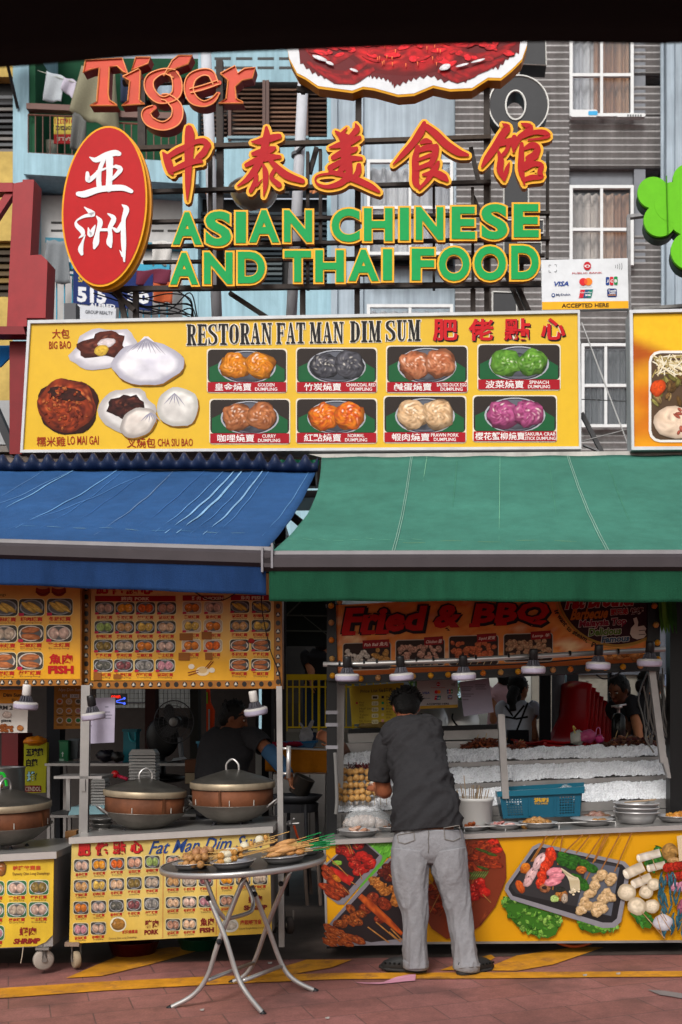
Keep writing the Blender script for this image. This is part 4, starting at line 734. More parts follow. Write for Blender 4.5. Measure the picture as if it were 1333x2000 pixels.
for i in range(60): m_.strip(B2, [(rng.uniform(1274, 1360), rng.uniform(692, 730)), (rng.uniform(1274, 1360), rng.uniform(692, 740))], 2.4, .0024+i*.00003, rng.choice(['#cfc0a0', '#b8a57c', '#8f7d4a', '#d3cab4']), n=3)
for i in range(60): m_.blob(B2, rng.uniform(1276, 1420), rng.uniform(735, 790), rng.uniform(5, 12), rng.uniform(3, 7), .0042+i*.00005, rng.choice(['#7a5a34', '#5a4020', '#8f8a4a', '#a58a5a', '#6d6a30']), '#4a3418', rot=rng.uniform(0, 3), sd=i, seg=8, rg=2)
m_.blob(B2, 1286, 758, 14, 18, .0075, '#c2410e', '#a83a10', sd=4, rot=.6); m_.blob(B2, 1320, 826, 44, 32, .0078, '#cfb8a4', '#bda48e', sd=9); 
for i in range(26): m_.blob(B2, rng.uniform(1312, 1400), rng.uniform(800, 848), rng.uniform(4, 9), rng.uniform(3, 5), .0088+i*.00006, '#a85a4a', '#7d3428', sd=i, rot=rng.uniform(0, 3), seg=8, rg=2, spec='#d8c0b4')
m_.build('printed_menu', 'printed', t)
# ------------------------------------------------------------------ added roof over the stalls, cut short so daylight reaches the dining area
t = thing('added_roof', 'added low metal roof behind the billboards, shaped to shade the stalls', 'roof', (-2, 11.5, 3.5))
mb = MB(); mb.hexa([(-9, 9.35, 3.35), (-.55, 9.0, 3.35), (-.55, 15, 3.45), (-9, 15, 3.45), (-9, 9.35, 3.41), (-.55, 9.0, 3.41), (-.55, 15, 3.51), (-9, 15, 3.51)]); mb.hexa([(-.545, 9.0, 3.35), (7, 8.2, 3.35), (7, 9.5, 3.42), (-.545, 9.9, 3.42), (-.545, 9.0, 3.41), (7, 8.2, 3.41), (7, 9.5, 3.48), (-.545, 9.9, 3.48)]); mb.build('sheet', 'dark_metal', t)
for x, y in ((-6, 9.9), (-.55, 9.8), (2.02, 9.42), (5.5, 9.0), (-6, 14.8), (-2.2, 14.8)): mb = MB(); mb.box((x-.05, y-.05, GS*x), (x+.05, y+.05, 3.36)); mb.build('post', 'dark_metal', t)
t = thing('gutter_beam', 'white rusty flashing strip between the billboards and the green awning', 'flashing', PF(8.68).at(950, 890)); mb = MB(); mb.slab(PF(8.68), [(604, 887), (1345, 880), (1345, 893), (640, 896.5), (628, 893)], -.18, 0, '#a8a5a0'); mb.build('strip', M('rusty_white', None, .6, ns=8, na=.2, na2=.25, ns2=2), t)
t = thing('billboard_support', 'steel braces with thin stay wires between the two billboards', 'brace', PF(8.9).at(1190, 880))
PX = PF(8.95)
for a in ((1137, 806, 1178, 884, 8, '#4a4a4c'), (1180, 884, 1140, 868, 3, '#77777a')): rail(*a, par=t, nm='brace', P=PX)
mb = MB(); mb.tube([PX.at(1137, 630), PX.at(1232, 880)], .006, '#b0b0b0', seg=5); mb.tube([PX.at(1137, 862), PX.at(1229, 838)], .005, '#8a8a8a', seg=5); mb.tube([PX.at(1137, 780), PX.at(1230, 784)], .004, '#3a3a3a', seg=5); mb.build('stay_wire', 'painted', t)
# ------------------------------------------------------------------ awnings
def awning(nm, lab, FRl, FRr, REl, REr, colA, colV, vdrop_l, vdrop_r, sag, streaks, seams, mats):
    """FR: front corners, RE: rear corners (world points). Fabric with ribs of sag, a front bar, a scalloped valance, folding arms"""
    t = thing(nm, lab, 'awning', (FRl+FRr)/2); n, m = 60, 24; mb = MB(); vs_ = []; cc = []
    for j in range(m+1):
        v = j/m
        for i in range(n+1):
            u = i/n; p = (FRl.lerp(FRr, u)).lerp(REl.lerp(REr, u), v)
            p = p+Vector((0, 0, -sag*math.sin(math.pi*v)*(1+.15*math.sin(u*9))+.004*math.sin(v*26)*math.sin(math.pi*v)+.004*math.sin(u*40+v*4)))
            e = 0
            if u < .06: e = (1-u/.06)
            p = p+(FRr-FRl).normalized()*e*.085*math.sin(math.pi*v)
            k = 1+.05*noise.noise(Vector((u*5, v*3, 1))); cc.append(mulc(colA, k)); vs_.append(p)
    mb.add(vs_, [(j*(n+1)+i, j*(n+1)+i+1, (j+1)*(n+1)+i+1, (j+1)*(n+1)+i) for j in range(m) for i in range(n)], cc)
    fab = mb.build('fabric', mats[0], t, True); so = fab.modifiers.new('thickness', 'SOLIDIFY'); so.thickness = .004; so.offset = -1
    def on(u, v, h=.006):
        p = (FRl.lerp(FRr, u)).lerp(REl.lerp(REr, u), v); return p+Vector((0, 0, -sag*math.sin(math.pi*v)*(1+.15*math.sin(u*9))+.004*math.sin(v*26)*math.sin(math.pi*v)+.004*math.sin(u*40+v*4)+h))
    U = (FRr-FRl).normalized(); mb = MB()
    for u0, v0, u1, v1, w, c_ in streaks:
        k = 26; vs_ = []; cc = []
        for i in range(k+1):
            q = i/k; u = u0+(u1-u0)*q; v = v0+(v1-v0)*q; ww = w*.8*(math.sin(math.pi*min(1, q*1.1+.05))**.4 if q < .95 else .3)
            p = on(u, v); d = U if abs(v1-v0) > .1 else (REl-FRl).normalized(); vs_ += [p-d*ww, p+d*ww]; cc += [mulc(c_, .72+.25*noise.noise(Vector((q*20, u0*9, 3))))]*2
        mb.add(vs_, [(2*i, 2*i+1, 2*i+3, 2*i+2) for i in range(k)], cc)
    mb.build('water_stain', mats[0], t)
    mb = MB()
    for u in seams:
        for o in (-.006, .006): mb.tube([on(u+o/3, v/12, .003) for v in range(13)], .0028, mixc(colA, '#a8c0b4', .45), seg=4)
    if seams: mb.build('seam', mats[0], t)
    mb = MB(); L = FRl-U*.03; R_ = FRr+U*.03
    for pr, col in (([(0, .02), (-.035, .012), (-.045, -.01), (.03, -.012)], '#6f6c6e'), ([(-.046, -.011), (-.06, -.03), (-.06, -.085), (-.03, -.105), (.02, -.105), (.03, -.013)], '#352f32')):
        k = len(pr); a = [L+Vector((0, y, z)) for y, z in pr]; b = [R_+Vector((0, y, z)) for y, z in pr]; mb.add(a+b, [(i, (i+1) % k, k+(i+1) % k, k+i) for i in range(k)]+[tuple(range(k))[::-1], tuple(range(k, 2*k))], col)
    mb.build('front_bar', M('bar_metal', None, .55, .15, ns=6, na=.15), t)
    for P_ in (L, R_):
        mb = MB(); s_ = 1 if P_ is R_ else -1; mb.box(P_+Vector((s_*.002 if s_ > 0 else -.014, -.07, -.115)), P_+Vector((.014 if s_ > 0 else -.002, .04, .03)), '#77757a'); mb.build('end_cap', 'plastic', t)
    n = 90; m = 8; mb = MB(); vs_ = []; cc = []
    for j in range(m+1):
        v = j/m
        for i in range(n+1):
            u = i/n; p = FRl.lerp(FRr, u); d = vdrop_l+(vdrop_r-vdrop_l)*u+.0025*math.sin(u*31)
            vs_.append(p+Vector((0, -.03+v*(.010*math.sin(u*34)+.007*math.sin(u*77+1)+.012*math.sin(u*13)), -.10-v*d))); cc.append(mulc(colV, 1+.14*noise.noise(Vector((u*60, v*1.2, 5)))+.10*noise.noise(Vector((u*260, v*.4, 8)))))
    mb.add(vs_, [((j+1)*(n+1)+i, (j+1)*(n+1)+i+1, j*(n+1)+i+1, j*(n+1)+i) for j in range(m) for i in range(n)], cc); va = mb.build('valance', mats[0], t, True); so = va.modifiers.new('thickness', 'SOLIDIFY'); so.thickness = .004
    for k in (.12, .55, .9):                          # folding arms under the fabric
        a = FRl.lerp(FRr, k)+Vector((0, .05, -.06)); b = REl.lerp(REr, k)+Vector((0, -.1, -.25)); e = (a+b)/2+U*.5+Vector((0, 0, -.08)); mb = MB(); mb.tube([a, e], .022); mb.tube([e, b], .03); mb.build('folding_arm', 'dark_metal', t)
    mb = MB(); mb.tube([REl+Vector((0, .02, -.06)), REr+Vector((0, .02, -.06))], .06, seg=12); mb.build('roller', 'dark_metal', t)
    return t
AF, AR = PF(6.25), PF(8.66)
M('blue_canvas', None, .9, ns=60, na=.12, na2=.2, ns2=1.5, spec=.08, bs=140, bump=.2, st=.12); M('green_canvas', None, .9, ns=60, na=.12, na2=.2, ns2=1.5, spec=.08, bs=140, bump=.2, st=.12)
def uA(x, y, l, r): return (x-l)/(r-l)
bl_f = (AF.at(-420, 1046), AF.at(521, 1074)); bl_r = (AR.at(-220, 915), AR.at(619, 919))
st = []
for xt, xb, yb, w, c_ in ((158, -60, 1012, .004, '#6a94c4'), (245, 150, 0, 0, ''), (310, 30, 1038, .004, '#5f8cc4'), (404, 330, 0, 0, ''), (158, 0, 1000, .007, '#7fb0dc'), (242, 42, 1036, .007, '#74a6d8'), (255, 90, 1036, .003, '#4d7dbc'), (100, 0, 972, .003, '#6b8fbc'), (350, 195, 1050, .004, '#7590b4'), (445, 312, 1034, .005, '#6a9ad0'), (465, 330, 1038, .010, '#8ab8e2'), (480, 352, 1038, .012, '#8fbde4'), (502, 378, 1038, .004, '#5b8cc8'), (520, 402, 1038, .009, '#8ab6e0'), (532, 424, 1038, .004, '#5a8ac4'), (606, 513, 1040, .003, '#6f9fd2'), (410, 280, 1022, .004, '#4673b4'), (300, 140, 1030, .003, '#3f6cae')):
    if not c_: continue
    y0, yF = 918, 1070; u0 = (xt+220)/839; v1 = 1-((yb-918)/(1068-918))**.86; uF = (xt-(xt-xb)*(152/(yb-918))+420)/941
    st.append((u0, .99, u0+(uF-u0)*(1-v1), v1, w, c_))
for i in range(9): u = .46+i*.055; st.append((u, .21, u+.035, .205+.005*(i % 2), .004, rng.choice(['#7da0a8', '#5f8fa8', '#8aa89a'])))
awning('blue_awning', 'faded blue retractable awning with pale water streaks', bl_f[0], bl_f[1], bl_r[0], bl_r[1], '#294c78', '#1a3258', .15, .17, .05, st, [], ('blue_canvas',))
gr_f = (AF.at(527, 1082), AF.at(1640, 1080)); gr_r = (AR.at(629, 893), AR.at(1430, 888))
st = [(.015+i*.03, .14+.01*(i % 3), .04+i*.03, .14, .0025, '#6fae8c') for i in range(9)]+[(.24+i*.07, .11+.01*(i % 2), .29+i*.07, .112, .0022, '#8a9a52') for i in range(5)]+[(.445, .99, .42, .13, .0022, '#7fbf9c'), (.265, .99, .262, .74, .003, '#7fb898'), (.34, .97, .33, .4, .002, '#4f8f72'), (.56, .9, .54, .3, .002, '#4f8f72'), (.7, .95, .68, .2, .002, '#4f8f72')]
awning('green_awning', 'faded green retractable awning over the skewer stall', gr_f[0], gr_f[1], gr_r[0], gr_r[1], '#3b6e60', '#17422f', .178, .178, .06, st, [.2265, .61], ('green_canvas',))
# corrugated rolled tarpaulin above the blue awning
t = thing('rolled_tarpaulin', 'rolled dark blue corrugated tarpaulin along the top of the blue awning', 'tarpaulin', PF(8.6).at(330, 915)); mb = MB(); PR = PF(8.6); vs_ = []; n = 240
for i in range(n+1):
    x = -100+(722)*i/n; yc = 908-4*math.sin((x-20)/230)+(3 if x > 520 else 0); r = .052+.018*math.sin(x*.213); 
    for k in range(12): a = 2*math.pi*k/12; p = PR.at(x, yc); vs_.append(p+Vector((0, math.cos(a)*r, math.sin(a)*r+.018*math.sin(x*.213))))
mb.add(vs_, [(i*12+k, i*12+(k+1) % 12, (i+1)*12+(k+1) % 12, (i+1)*12+k) for i in range(n) for k in range(12)], '#16233f'); mb.build('sheet', M('tarp', None, .45, na=.2), t, True)
t = thing('green_tarpaulin', 'dark green tarpaulin end beside the rolled blue tarpaulin', 'tarpaulin', PR.at(580, 905)); mb = MB(); vs_ = []
for i in range(41):
    x = 545+75*i/40
    for j in range(4): vs_.append(PR.at(x, 893+j*8+1.5*math.sin(i*.9), -.10+.03*math.sin(i*.9)+.03*j))
mb.add(vs_, [((i+1)*4+j, (i+1)*4+j+1, i*4+j+1, i*4+j) for i in range(40) for j in range(3)], '#0e4a36'); o = mb.build('sheet', 'tarp', t); so = o.modifiers.new('thickness', 'SOLIDIFY'); so.thickness = .006
# blue tarp corner and red wall left of the billboard
t = thing('blue_tarp', 'bright blue tarp corner above the red post at the left edge', 'tarpaulin', PF(9.0).at(0, 700)); mb = MB(); mb.slab(PF(9.0), [(-60, 676), (44, 674), (2, 716), (-60, 720)], -.02, 0, '#155a94'); mb.build('sheet', 'cloth', t)
t = thing('wall_box', 'pale steel box and boards behind the left end of the billboard', 'box', PF(9.6).at(20, 870)); mb = MB(); mb.rect(PF(9.6), -60, 782, 44, 868, -.3, 0, '#9a9c9e'); mb.rect(PF(9.6), -60, 872, 120, 884, -.3, .03, '#6b6560'); mb.rect(PF(9.6), -60, 888, 640, 940, -.3, -.02, '#71635a'); mb.build('panel', 'painted', t)
# ------------------------------------------------------------------ menu boards under the blue awning
ZH = ['皇金燒賣', '竹炭燒賣', '鹹蛋燒賣', '波菜燒賣', '咖哩燒賣', '紅點燒賣', '蝦肉燒賣', '冬菇燒賣', '蟹柳燒賣', '粟米燒賣', '黑椒燒賣', '芝士燒賣']
DC = [('#b99a88', '#8f6f60'), ('#c98a1e', '#a86414'), ('#c8601e', '#9a3d12'), ('#b58a72', '#8a5a48'), ('#8fa05a', '#66783c'), ('#b08a5c', '#8a6238'), ('#c2a04c', '#8f6f2c'), ('#c4a488', '#94714f'), ('#7a6432', '#54431f'), ('#b0a08c', '#7d6a5c'), ('#c9762a', '#8f4a16'), ('#bfa392', '#94766a'), ('#5c5a52', '#35342f'), ('#8a4a4c', '#2b2226'), ('#8f8a84', '#4e4a46'), ('#b58088', '#8a5560')]
RC = '#a02218'
def mini(mb, P, x0, y0, x1, y1, h, ci, kind='pair', cap=True, num=None, dy=0, zh=None, plate='#8a8c90', bk='#39352f', caps=9):
    ca, cb = DC[ci % len(DC)]; w, H = x1-x0, y1-y0; cx, cy = (x0+x1)/2, (y0+y1)/2
    mb.rrect(P, x0-1, y0-1, x1+1, y1+1, w*.16, None, h, '#c9bd96'); mb.rrect(P, x0, y0, x1, y1, w*.15, None, h+.0006, bk)
    mb.disc(P, cx, cy, w*.47, H*.46, None, h+.0012, plate, seg=16); mb.disc(P, cx, cy, w*.41, H*.40, None, h+.0018, '#4f4d4c', seg=14)
    if kind == 'pair':
        for k in (-1, 1): mb.blob(P, cx+k*w*.19, cy, w*.215, H*.36, h+.0024+k*.0003, ca, cb, sd=ci+k*3.3, seg=10, rg=3, spec='#cfc2b0', hi=1.5, lo=.5)
    elif kind == 'rolls':
        for k in (-1, 1): mb.blob(P, cx, cy+k*H*.2, w*.38, H*.19, h+.0024+k*.0003, '#a5663e', '#7d4426', sd=ci+k, seg=10, rg=3, rot=.1*k, hi=1.4, lo=.6)
    elif kind == 'bars':
        for k in (-1, 1): mb.blob(P, cx+k*w*.13, cy, w*.36, H*.16, h+.0024+k*.0003, '#c2a04c', '#94712c', sd=ci+k, seg=10, rg=3, rot=.6, hi=1.4, lo=.6)
    if num: mb.rect(P, x0, y1-H*.16, x0+w*.2, y1+.5, None, h+.0036, '#a01f3c')
    if cap: a = (x1-x0)*.02; mb.text(P, zh or ZH[ci % len(ZH)], x0+a+2, y1+2.5, x1-a-2, y1+2.5+caps*.75, h, RC, bold=.03, dy=dy, res=1); mb.text(P, 'Dumpling', x0+5, y1+caps+.6, x1-5, y1+caps+4.4, h, '#5a4a30', dy=dy, res=1)
def bulb_frame(t, P, quads, holes, h0=-.09, col='#8a5514'):
    mb = MB(); [mb.slab(P, q, h0, .012, col) for q in quads]; mb.build('bulb_border', M('amber_sheet', None, .45, na=.2, ns=12, na2=.2, ns2=3), t)
    for x, y in holes:
        on = rng.random() < .72; mb = MB(); mb.disc(P, x, y, 4.6, 5.2, None, .0135, '#1a120c', seg=12)
        if on:
            for a in (.5, 2.6, 4.7): mb.strip(P, [(x, y), (x+3.6*math.cos(a), y+4*math.sin(a))], 2.4, .016, '#8a8378', n=2)
            mb.disc(P, x, y, 2, 2.2, .0135, .022, '#b9b2a6', seg=8)
        mb.build('bulb_socket', 'plastic', t)
MP = PF(6.8, .05)
t = thing('menu_board', 'yellow dumpling menu board with pork, chicken and fish columns and bulb sockets', 'menu board', MP.at(357, 1340))
bulb_frame(t, MP, [[(163, 1120), (178, 1120), (177, 1345), (161, 1345)], [(536, 1120), (552, 1120), (553, 1345), (537, 1345)], [(177.4, 1331), (536.7, 1329), (536.7, 1345), (177, 1345)]], [(170.5, 1150+16.3*i) for i in range(12)]+[(180+16.6*i, 1338-i*.1) for i in range(22)]+[(544.5, 1168+16.4*i) for i in range(11)])
m_ = grad(MP, 178, 1120, 536, 1329, 0, lambda x, y: mixc('#cba76c', '#c59028', min(1, max(0, (y-1200)/90+.25*noise.noise(Vector((x*.01, y*.02, 0)))))), 12, 12); m_.rect(MP, 178, 1120, 536, 1329, -.05, -.004, '#6d4a1c'); m_.build('panel', 'printed', t)
mb = MB()
for i, ch in enumerate('肥佬點心'): mb.text(MP, ch, 189+i*29, 1138, 213+i*29, 1161, .004, '#a01818', bold=.05)
for x0, x1, y, zh, en in ((187, 344, 1164, '豬肉', 'PORK'), (358, 438, 1163, '雞肉', 'CHICKEN'), (452, 535, 1162, '魚肉', 'FISH')):
    mb.rect(MP, x0, y, x1, y+10.5, None, .003, '#8a1418'); m0 = (x0+x1)/2; s_ = 1 if x1-x0 > 100 else .8; mb.text(MP, zh, m0-28*s_, y+1.5, m0-6*s_, y+9.5, .004, '#cbb79a', bold=.02); mb.text(MP, en, m0-1*s_, y+2.5, m0+(7*len(en))*s_, y+9, .004, '#cbb79a', bold=.04)
k = 0
for r, y in enumerate((1176, 1213, 1250, 1288)):
    for c, x in enumerate((187, 227, 267, 308)): mini(mb, MP, x-r*.9, y, x-r*.9+37, y+24, .002, k, num=1); k += 1
for r, y in enumerate((1175, 1211, 1249)):
    for c, x in enumerate((358, 400)): mini(mb, MP, x-r*.6, y, x-r*.6+36, y+24, .002, [10, 0, 6, 10, 10, 2][r*2+c], num=1, plate='#b0a498', bk='#a3917c')
for r, y in enumerate((1174, 1211, 1249, 1287)):
    for c, x in enumerate((451, 493)): mini(mb, MP, x-r*.4, y, x-r*.4+37, y+23, .002, r*2+c+3, kind=['bars', 'pair', 'rolls', 'rolls'][r], num=1, plate='#b0a498' if r > 1 else '#77777a')
for x, y, a, b in ((352, 1237, 26, 14), (395, 1234, 20, 15), (350, 1275, 22, 15), (402, 1275, 14, 14), (184, 1313, 16, 15), (223, 1317, 15, 9)): mb.rect(MP, x, y, x+a, y+b, None, .0065, '#7d4a1c')
mb.disc(MP, 397, 1311, 13, 9, None, .003, '#c9b79a'); mb.disc(MP, 397, 1309, 9, 6, None, .0036, '#b89a6a'); mb.disc(MP, 375, 1302, 6, 5, None, .003, '#c4b8a4'); mb.disc(MP, 415, 1309, 6, 5, None, .003, '#c4b8a4')
for q in ([(402, 1305), (414, 1291)], [(405, 1307), (418, 1292)], [(368, 1314), (389, 1309)], [(369, 1319), (389, 1313)]): mb.strip(MP, q, 1.6, .0045, '#6d2412', n=3)
mb.blob(MP, 492, 1252, 7, 5, .006, '#8a1418', '#7a2018', sd=2)
mb.build('printed_menu', 'printed', t)
mb = MB()
for q in ([(382, 1157), (410, 1172), (440, 1172), (466, 1158)], [(512, 1147), (515, 1200), (530, 1270), (545, 1310), (552, 1345)], [(438, 1157), (446, 1160), (455, 1157)]): mb.tube(catmull([MP.at(x, y, .03) for x, y in q]), .0035, seg=5)
mb.build('wire', 'black', t)
M2 = PF(6.75, .04)
t = thing('menu_board', 'yellow fish snack menu board cut by the left edge under the blue awning', 'menu board', M2.at(60, 1335))
bulb_frame(t, M2, [[(-200, 1328.5), (158, 1326.5), (158, 1339), (-200, 1341)], [(158.5, 1120), (161.5, 1120), (161, 1340), (158.5, 1340)]], [(7+15.6*i, 1333.2-i*.06) for i in range(10)])
m_ = grad(M2, -200, 1120, 158, 1326, 0, lambda x, y: mixc('#c2924a', '#c48c1e', min(1, max(0, (y-1180)/120))), 8, 8); m_.rect(M2, -200, 1120, 158, 1326, -.05, -.004, '#6d4a1c'); m_.build('panel', 'printed', t)
mb = MB(); mb.text(M2, 'ings', 0, 1159, 13, 1166, .004, '#3a2c1a')
for x in (85, 116): mb.disc(M2, x, 1153, 14, 12, None, .003, '#7a2a18'); mb.strip(M2, [(x-14, 1156), (x, 1162), (x+14, 1156)], 3, .004, '#5a1a12'); mb.disc(M2, x, 1146, 12, 5, None, .0045, '#b08a5a')
for r, (y, hh) in enumerate(((1171, 33), (1222, 33), (1275, 34))):
    for c, x in enumerate((-64, -14, 38, 93)):
        if r == 2 and c == 3: continue
        mini(mb, M2, x-r*1.5, y-c*.6, x-r*1.5+50, y-c*.6+hh, .002, r*4+c+4, kind=['bars', 'rolls' if c in (2,) else 'pair', 'rolls'][r], num=1, plate='#b0a498' if r else '#77777a', caps=11)
mb.text(M2, '魚肉', 97, 1277, 143, 1297, .004, '#a01818', bold=.03); mb.text(M2, 'FISH', 95, 1300, 145, 1316, .004, '#a01818', bold=.06); mb.build('printed_menu', 'printed', t)
# small notices hanging below
def notice(nm, lab, cat, P, q, col, fn=None, th=.004): 
    t = thing(nm, lab, cat, P.at(q[3][0], q[3][1])); mb = MB(); mb.slab(P, q, -th, 0, col); mb.build('sheet', 'printed', t)
    if fn: mb = MB(); fn(mb, P); mb.build('printed_marks', 'printed', t)
    return t
NP2 = PF(7.0, .05)
def f(mb, P):
    mb.rect(P, -60, 1347, 54, 1374, None, .003, '#b5761c'); mb.text(P, 'Dim Sum', 8, 1354, 45, 1361, .005, '#3a2414', bold=.03); mb.text(P, '點心', 24, 1364, 36, 1371, .005, '#3a2414'); mb.text(P, 'RM 2', 0, 1378, 26, 1386, .004, '#2a2a2c', bold=.03); mb.text(P, '1 piece', -2, 1404, 23, 1412, .004, '#2a2a2c', bold=.03)
    mb.blob(P, 15, 1396, 9, 7, .004, '#b8a89c', '#8f7f76', sd=3)
    for i in range(16): mb.blob(P, rng.uniform(-4, 26), rng.uniform(1416, 1428), 4, 3, .004+i*.0001, '#8a4a1c', '#5a2a10', sd=i, seg=8, rg=2)
    mb.blob(P, 41, 1422, 7, 6, .0045, '#a8703c', '#7a4420', sd=9, seg=10, rg=3)
notice('price_card', 'white and orange price card with RM 2 offer at the far left', 'price card', NP2, [(-60, 1345), (57, 1345), (54, 1431), (-60, 1431)], '#b5afa8', f)
NP3 = PF(7.4, .05)
def f(mb, P):
    mb.text(P, 'Nyo Dim Sum', 116, 1344, 160, 1352, .004, '#c9b8a8', shear=.2); mb.rect(P, 138, 1356, 156, 1363, None, .003, '#cfcac4'); mb.text(P, '2.00', 140, 1357, 154, 1362, .004, '#2a2a2c'); mb.text(P, 'RM', 123, 1356, 132, 1362, .004, '#b9c0c4')
    for r in range(3):
        for c in range(3): mb.disc(P, 118+c*18, 1370+r*18.5, 6.5, 6, None, .003, '#b7a99a', seg=12); mb.blob(P, 118+c*18, 1370+r*18.5, 4.6, 4, .004, *(DC[(r*3+c*5+2) % 16] if r < 2 or c == 0 else ('#2f7a45', '#1d5a34')), sd=r*3+c, seg=8, rg=2); mb.rect(P, 112+c*18, 1378+r*18.5, 124+c*18, 1380+r*18.5, None, .003, '#5a3a1c')
notice('price_poster', 'orange poster of nine round dim sum pictures with a price tag', 'poster', NP3, [(107, 1337), (166, 1337), (165, 1423), (106, 1424)], '#9c6a2c', f)
def lines(rows, col='#55525c'):
    def f(mb, P):
        for x0, y, x1 in rows: mb.rect(P, x0, y, x1, y+1.3, None, .002, col)
    return f
notice('paper_sheet', 'lavender paper sheet taped to the steel post beside the orange poster', 'paper', PF(6.9, .05), [(166, 1364), (226, 1362), (224, 1450), (164, 1453)], '#a39cae', lines([(172, 1417, 180), (205, 1390, 216), (208, 1396, 220), (206, 1402, 218)]+[(206, 1380, 213)]))
BPn = PF(7.5, .06)
def f(mb, P):
    mb.text(P, 'Price List 價錢表', 705, 1346, 768, 1354, .004, '#3c3428', bold=.01, dy=-3)
    for r in range(5): mb.rrect(P, 727, 1358+r*12, 740, 1366+r*12, 2, None, .003, '#b9b28c', dy=-.5); mb.text(P, ['', '3.00', '3.00', '4.50', '5.00'][r] or '-', 729, 1360+r*12, 738, 1364.5+r*12, .004, '#3c3428')
    for r, w in enumerate(('Red', 'Half Stick', 'Yellow', 'No Colour')): mb.text(P, w, 703, 1370+r*12, 703+3*len(w), 1374+r*12, .003, '#5a4a20'); mb.text(P, '粉色', 703, 1375+r*12, 712, 1380+r*12, .003, '#5a4a20')
    for r, c in enumerate(('#1d1d1f', '#1f7a4a', '#1d4a7a', '#a8986a', '#b07a7a')): mb.rect(P, 746, 1359+r*11.5, 751, 1364+r*11.5, None, .003, c)
    mb.rect(P, 696, 1371, 700, 1375, None, .003, '#9a2a2a')
    for r in range(4): mb.text(P, ['Black', 'Green', 'Blue', 'White'][r], 755, 1359+r*11.5, 768, 1363+r*11.5, .003, '#5a4a20'); mb.text(P, '黑色', 755, 1365+r*11.5, 764, 1369+r*11.5, .003, '#5a4a20')
notice('price_list', 'yellow hand-lettered price list with red edge hanging at the skewer stall', 'price list', BPn, [(683, 1341), (790, 1333), (794, 1406), (688, 1415)], '#a8942c', f)
def f(mb, P):
    k = .455; bank(mb, P, lambda x, y: (815+(x-130)/1110*79, 1330+(y-100)/650*48-(x-130)/1110*2)); mb.slab(P, [(817, 1379), (895, 1376), (895, 1382), (817, 1385)], None, .003, '#a5812c'); mb.text(P, 'ACCEPTED HERE', 834, 1373.5, 878, 1377, .006, '#2a2430', bold=.03, dy=-1)
notice('card_notice', 'small white card-payment notice hanging above the man at the skewer stall', 'notice', PF(7.5, .06), [(815, 1328), (895, 1322), (895, 1382), (817, 1385)], '#a3a09f', f)
notice('paper_sheet', 'grey-lilac printed sheet hanging beside the small card notice', 'paper', PF(7.45, .06), [(898, 1332), (956, 1324), (965, 1391), (907, 1399)], '#918c9b', lines([(902, 1341, 925), (903, 1355, 926), (904, 1366, 916), (902, 1345, 922), (903, 1348, 920), (929, 1337, 950), (929, 1341, 948), (930, 1345, 951), (903, 1359, 921)]))
# ------------------------------------------------------------------ lamps
def make_lamp(dark):
    t = thing('stall_lamp', 'lamp', 'lamp', (0, 0, 0)); mb = MB(); c_ = '#1c1b1c' if dark else '#bdbab6'
    mb.lathe([(0, .0), (.024, .0), (.026, -.012), (.027, -.062), (.022, -.068)], (0, 0, .0), c_, seg=16); mb.build('socket', 'plastic', t, True)
    mb = MB()
    for i in range(14): a = 2*math.pi*i/14; d = Vector((math.cos(a), math.sin(a), 0)); n = Vector((-d.y, d.x, 0))*.0025; p0, p1, p2, p3 = d*.012+Vector((0, 0, -.07)), d*.03+Vector((0, 0, -.07)), d*.044+Vector((0, 0, -.105)), d*.012+Vector((0, 0, -.105)); mb.hexa([p3-n, p2-n, p2+n, p3+n, p0-n, p1-n, p1+n, p0+n], '#45434a')
    mb.lathe([(.0, -.068), (.02, -.07), (.026, -.1), (.06, -.106)], (0, 0, 0), '#4a484e', seg=16); mb.build('heat_sink', 'painted', t)
    mb = MB(); mb.lathe([(.0, -.105), (.062, -.106), (.073, -.112), (.075, -.12)], (0, 0, 0), '#a39f9c', seg=28); mb.build('rim', 'painted', t, True)
    mb = MB(); mb.lathe([(.075, -.12), (.074, -.14), (.068, -.152), (.0, -.155)], (0, 0, 0), '#a49fb2', seg=28); mb.build('diffuser', 'plastic', t, True)
    return t
lamp_d, lamp_w = make_lamp(True), make_lamp(False); used = {}
def put_lamp(x, y, D, tilt, dark, lab, col=None):    # (x, y) is the middle of the diffuser
    src = lamp_d if dark else lamp_w; p = W(x, y, D)+Vector((0, 0, .138)); g_ = 'lamps hanging at the stall fronts'
    if dark not in used: used[dark] = 1; o = src; o.location = p; o.rotation_euler = tilt; tag(o, lab, None, g_)
    else: dup(src, p, rot=tilt, label=lab, group=g_)
put_lamp(54, 1381, 6.6, (.05, .08, 0), False, 'white socket lamp in front of the RM 2 price card')
put_lamp(178, 1402, 6.62, (.05, -.12, 0), True, 'lamp in front of the paper sheet on the steel post')
put_lamp(494, 1393, 6.7, (.12, -.16, 0), False, 'white socket lamp tilted over the bending dim sum seller')
for x, y, tl, lab in ((679, 1326, .0, 'lamp at the left end of the skewer stall rail, below the fish ball photo'), (782, 1325, -.08, 'lamp above the yellow price list, below the chicken photo'), (905, 1324, -.05, 'lamp between the card notice and the lilac sheet'), (1043, 1311, .0, 'lamp above the woman in the apron'), (1171, 1303, .03, 'lamp above the stack of red chairs'), (1271, 1297, .02, 'lamp at the right end of the rail beside the cable coil')): put_lamp(x, y, 6.55, (.06, tl, 0), True, lab)
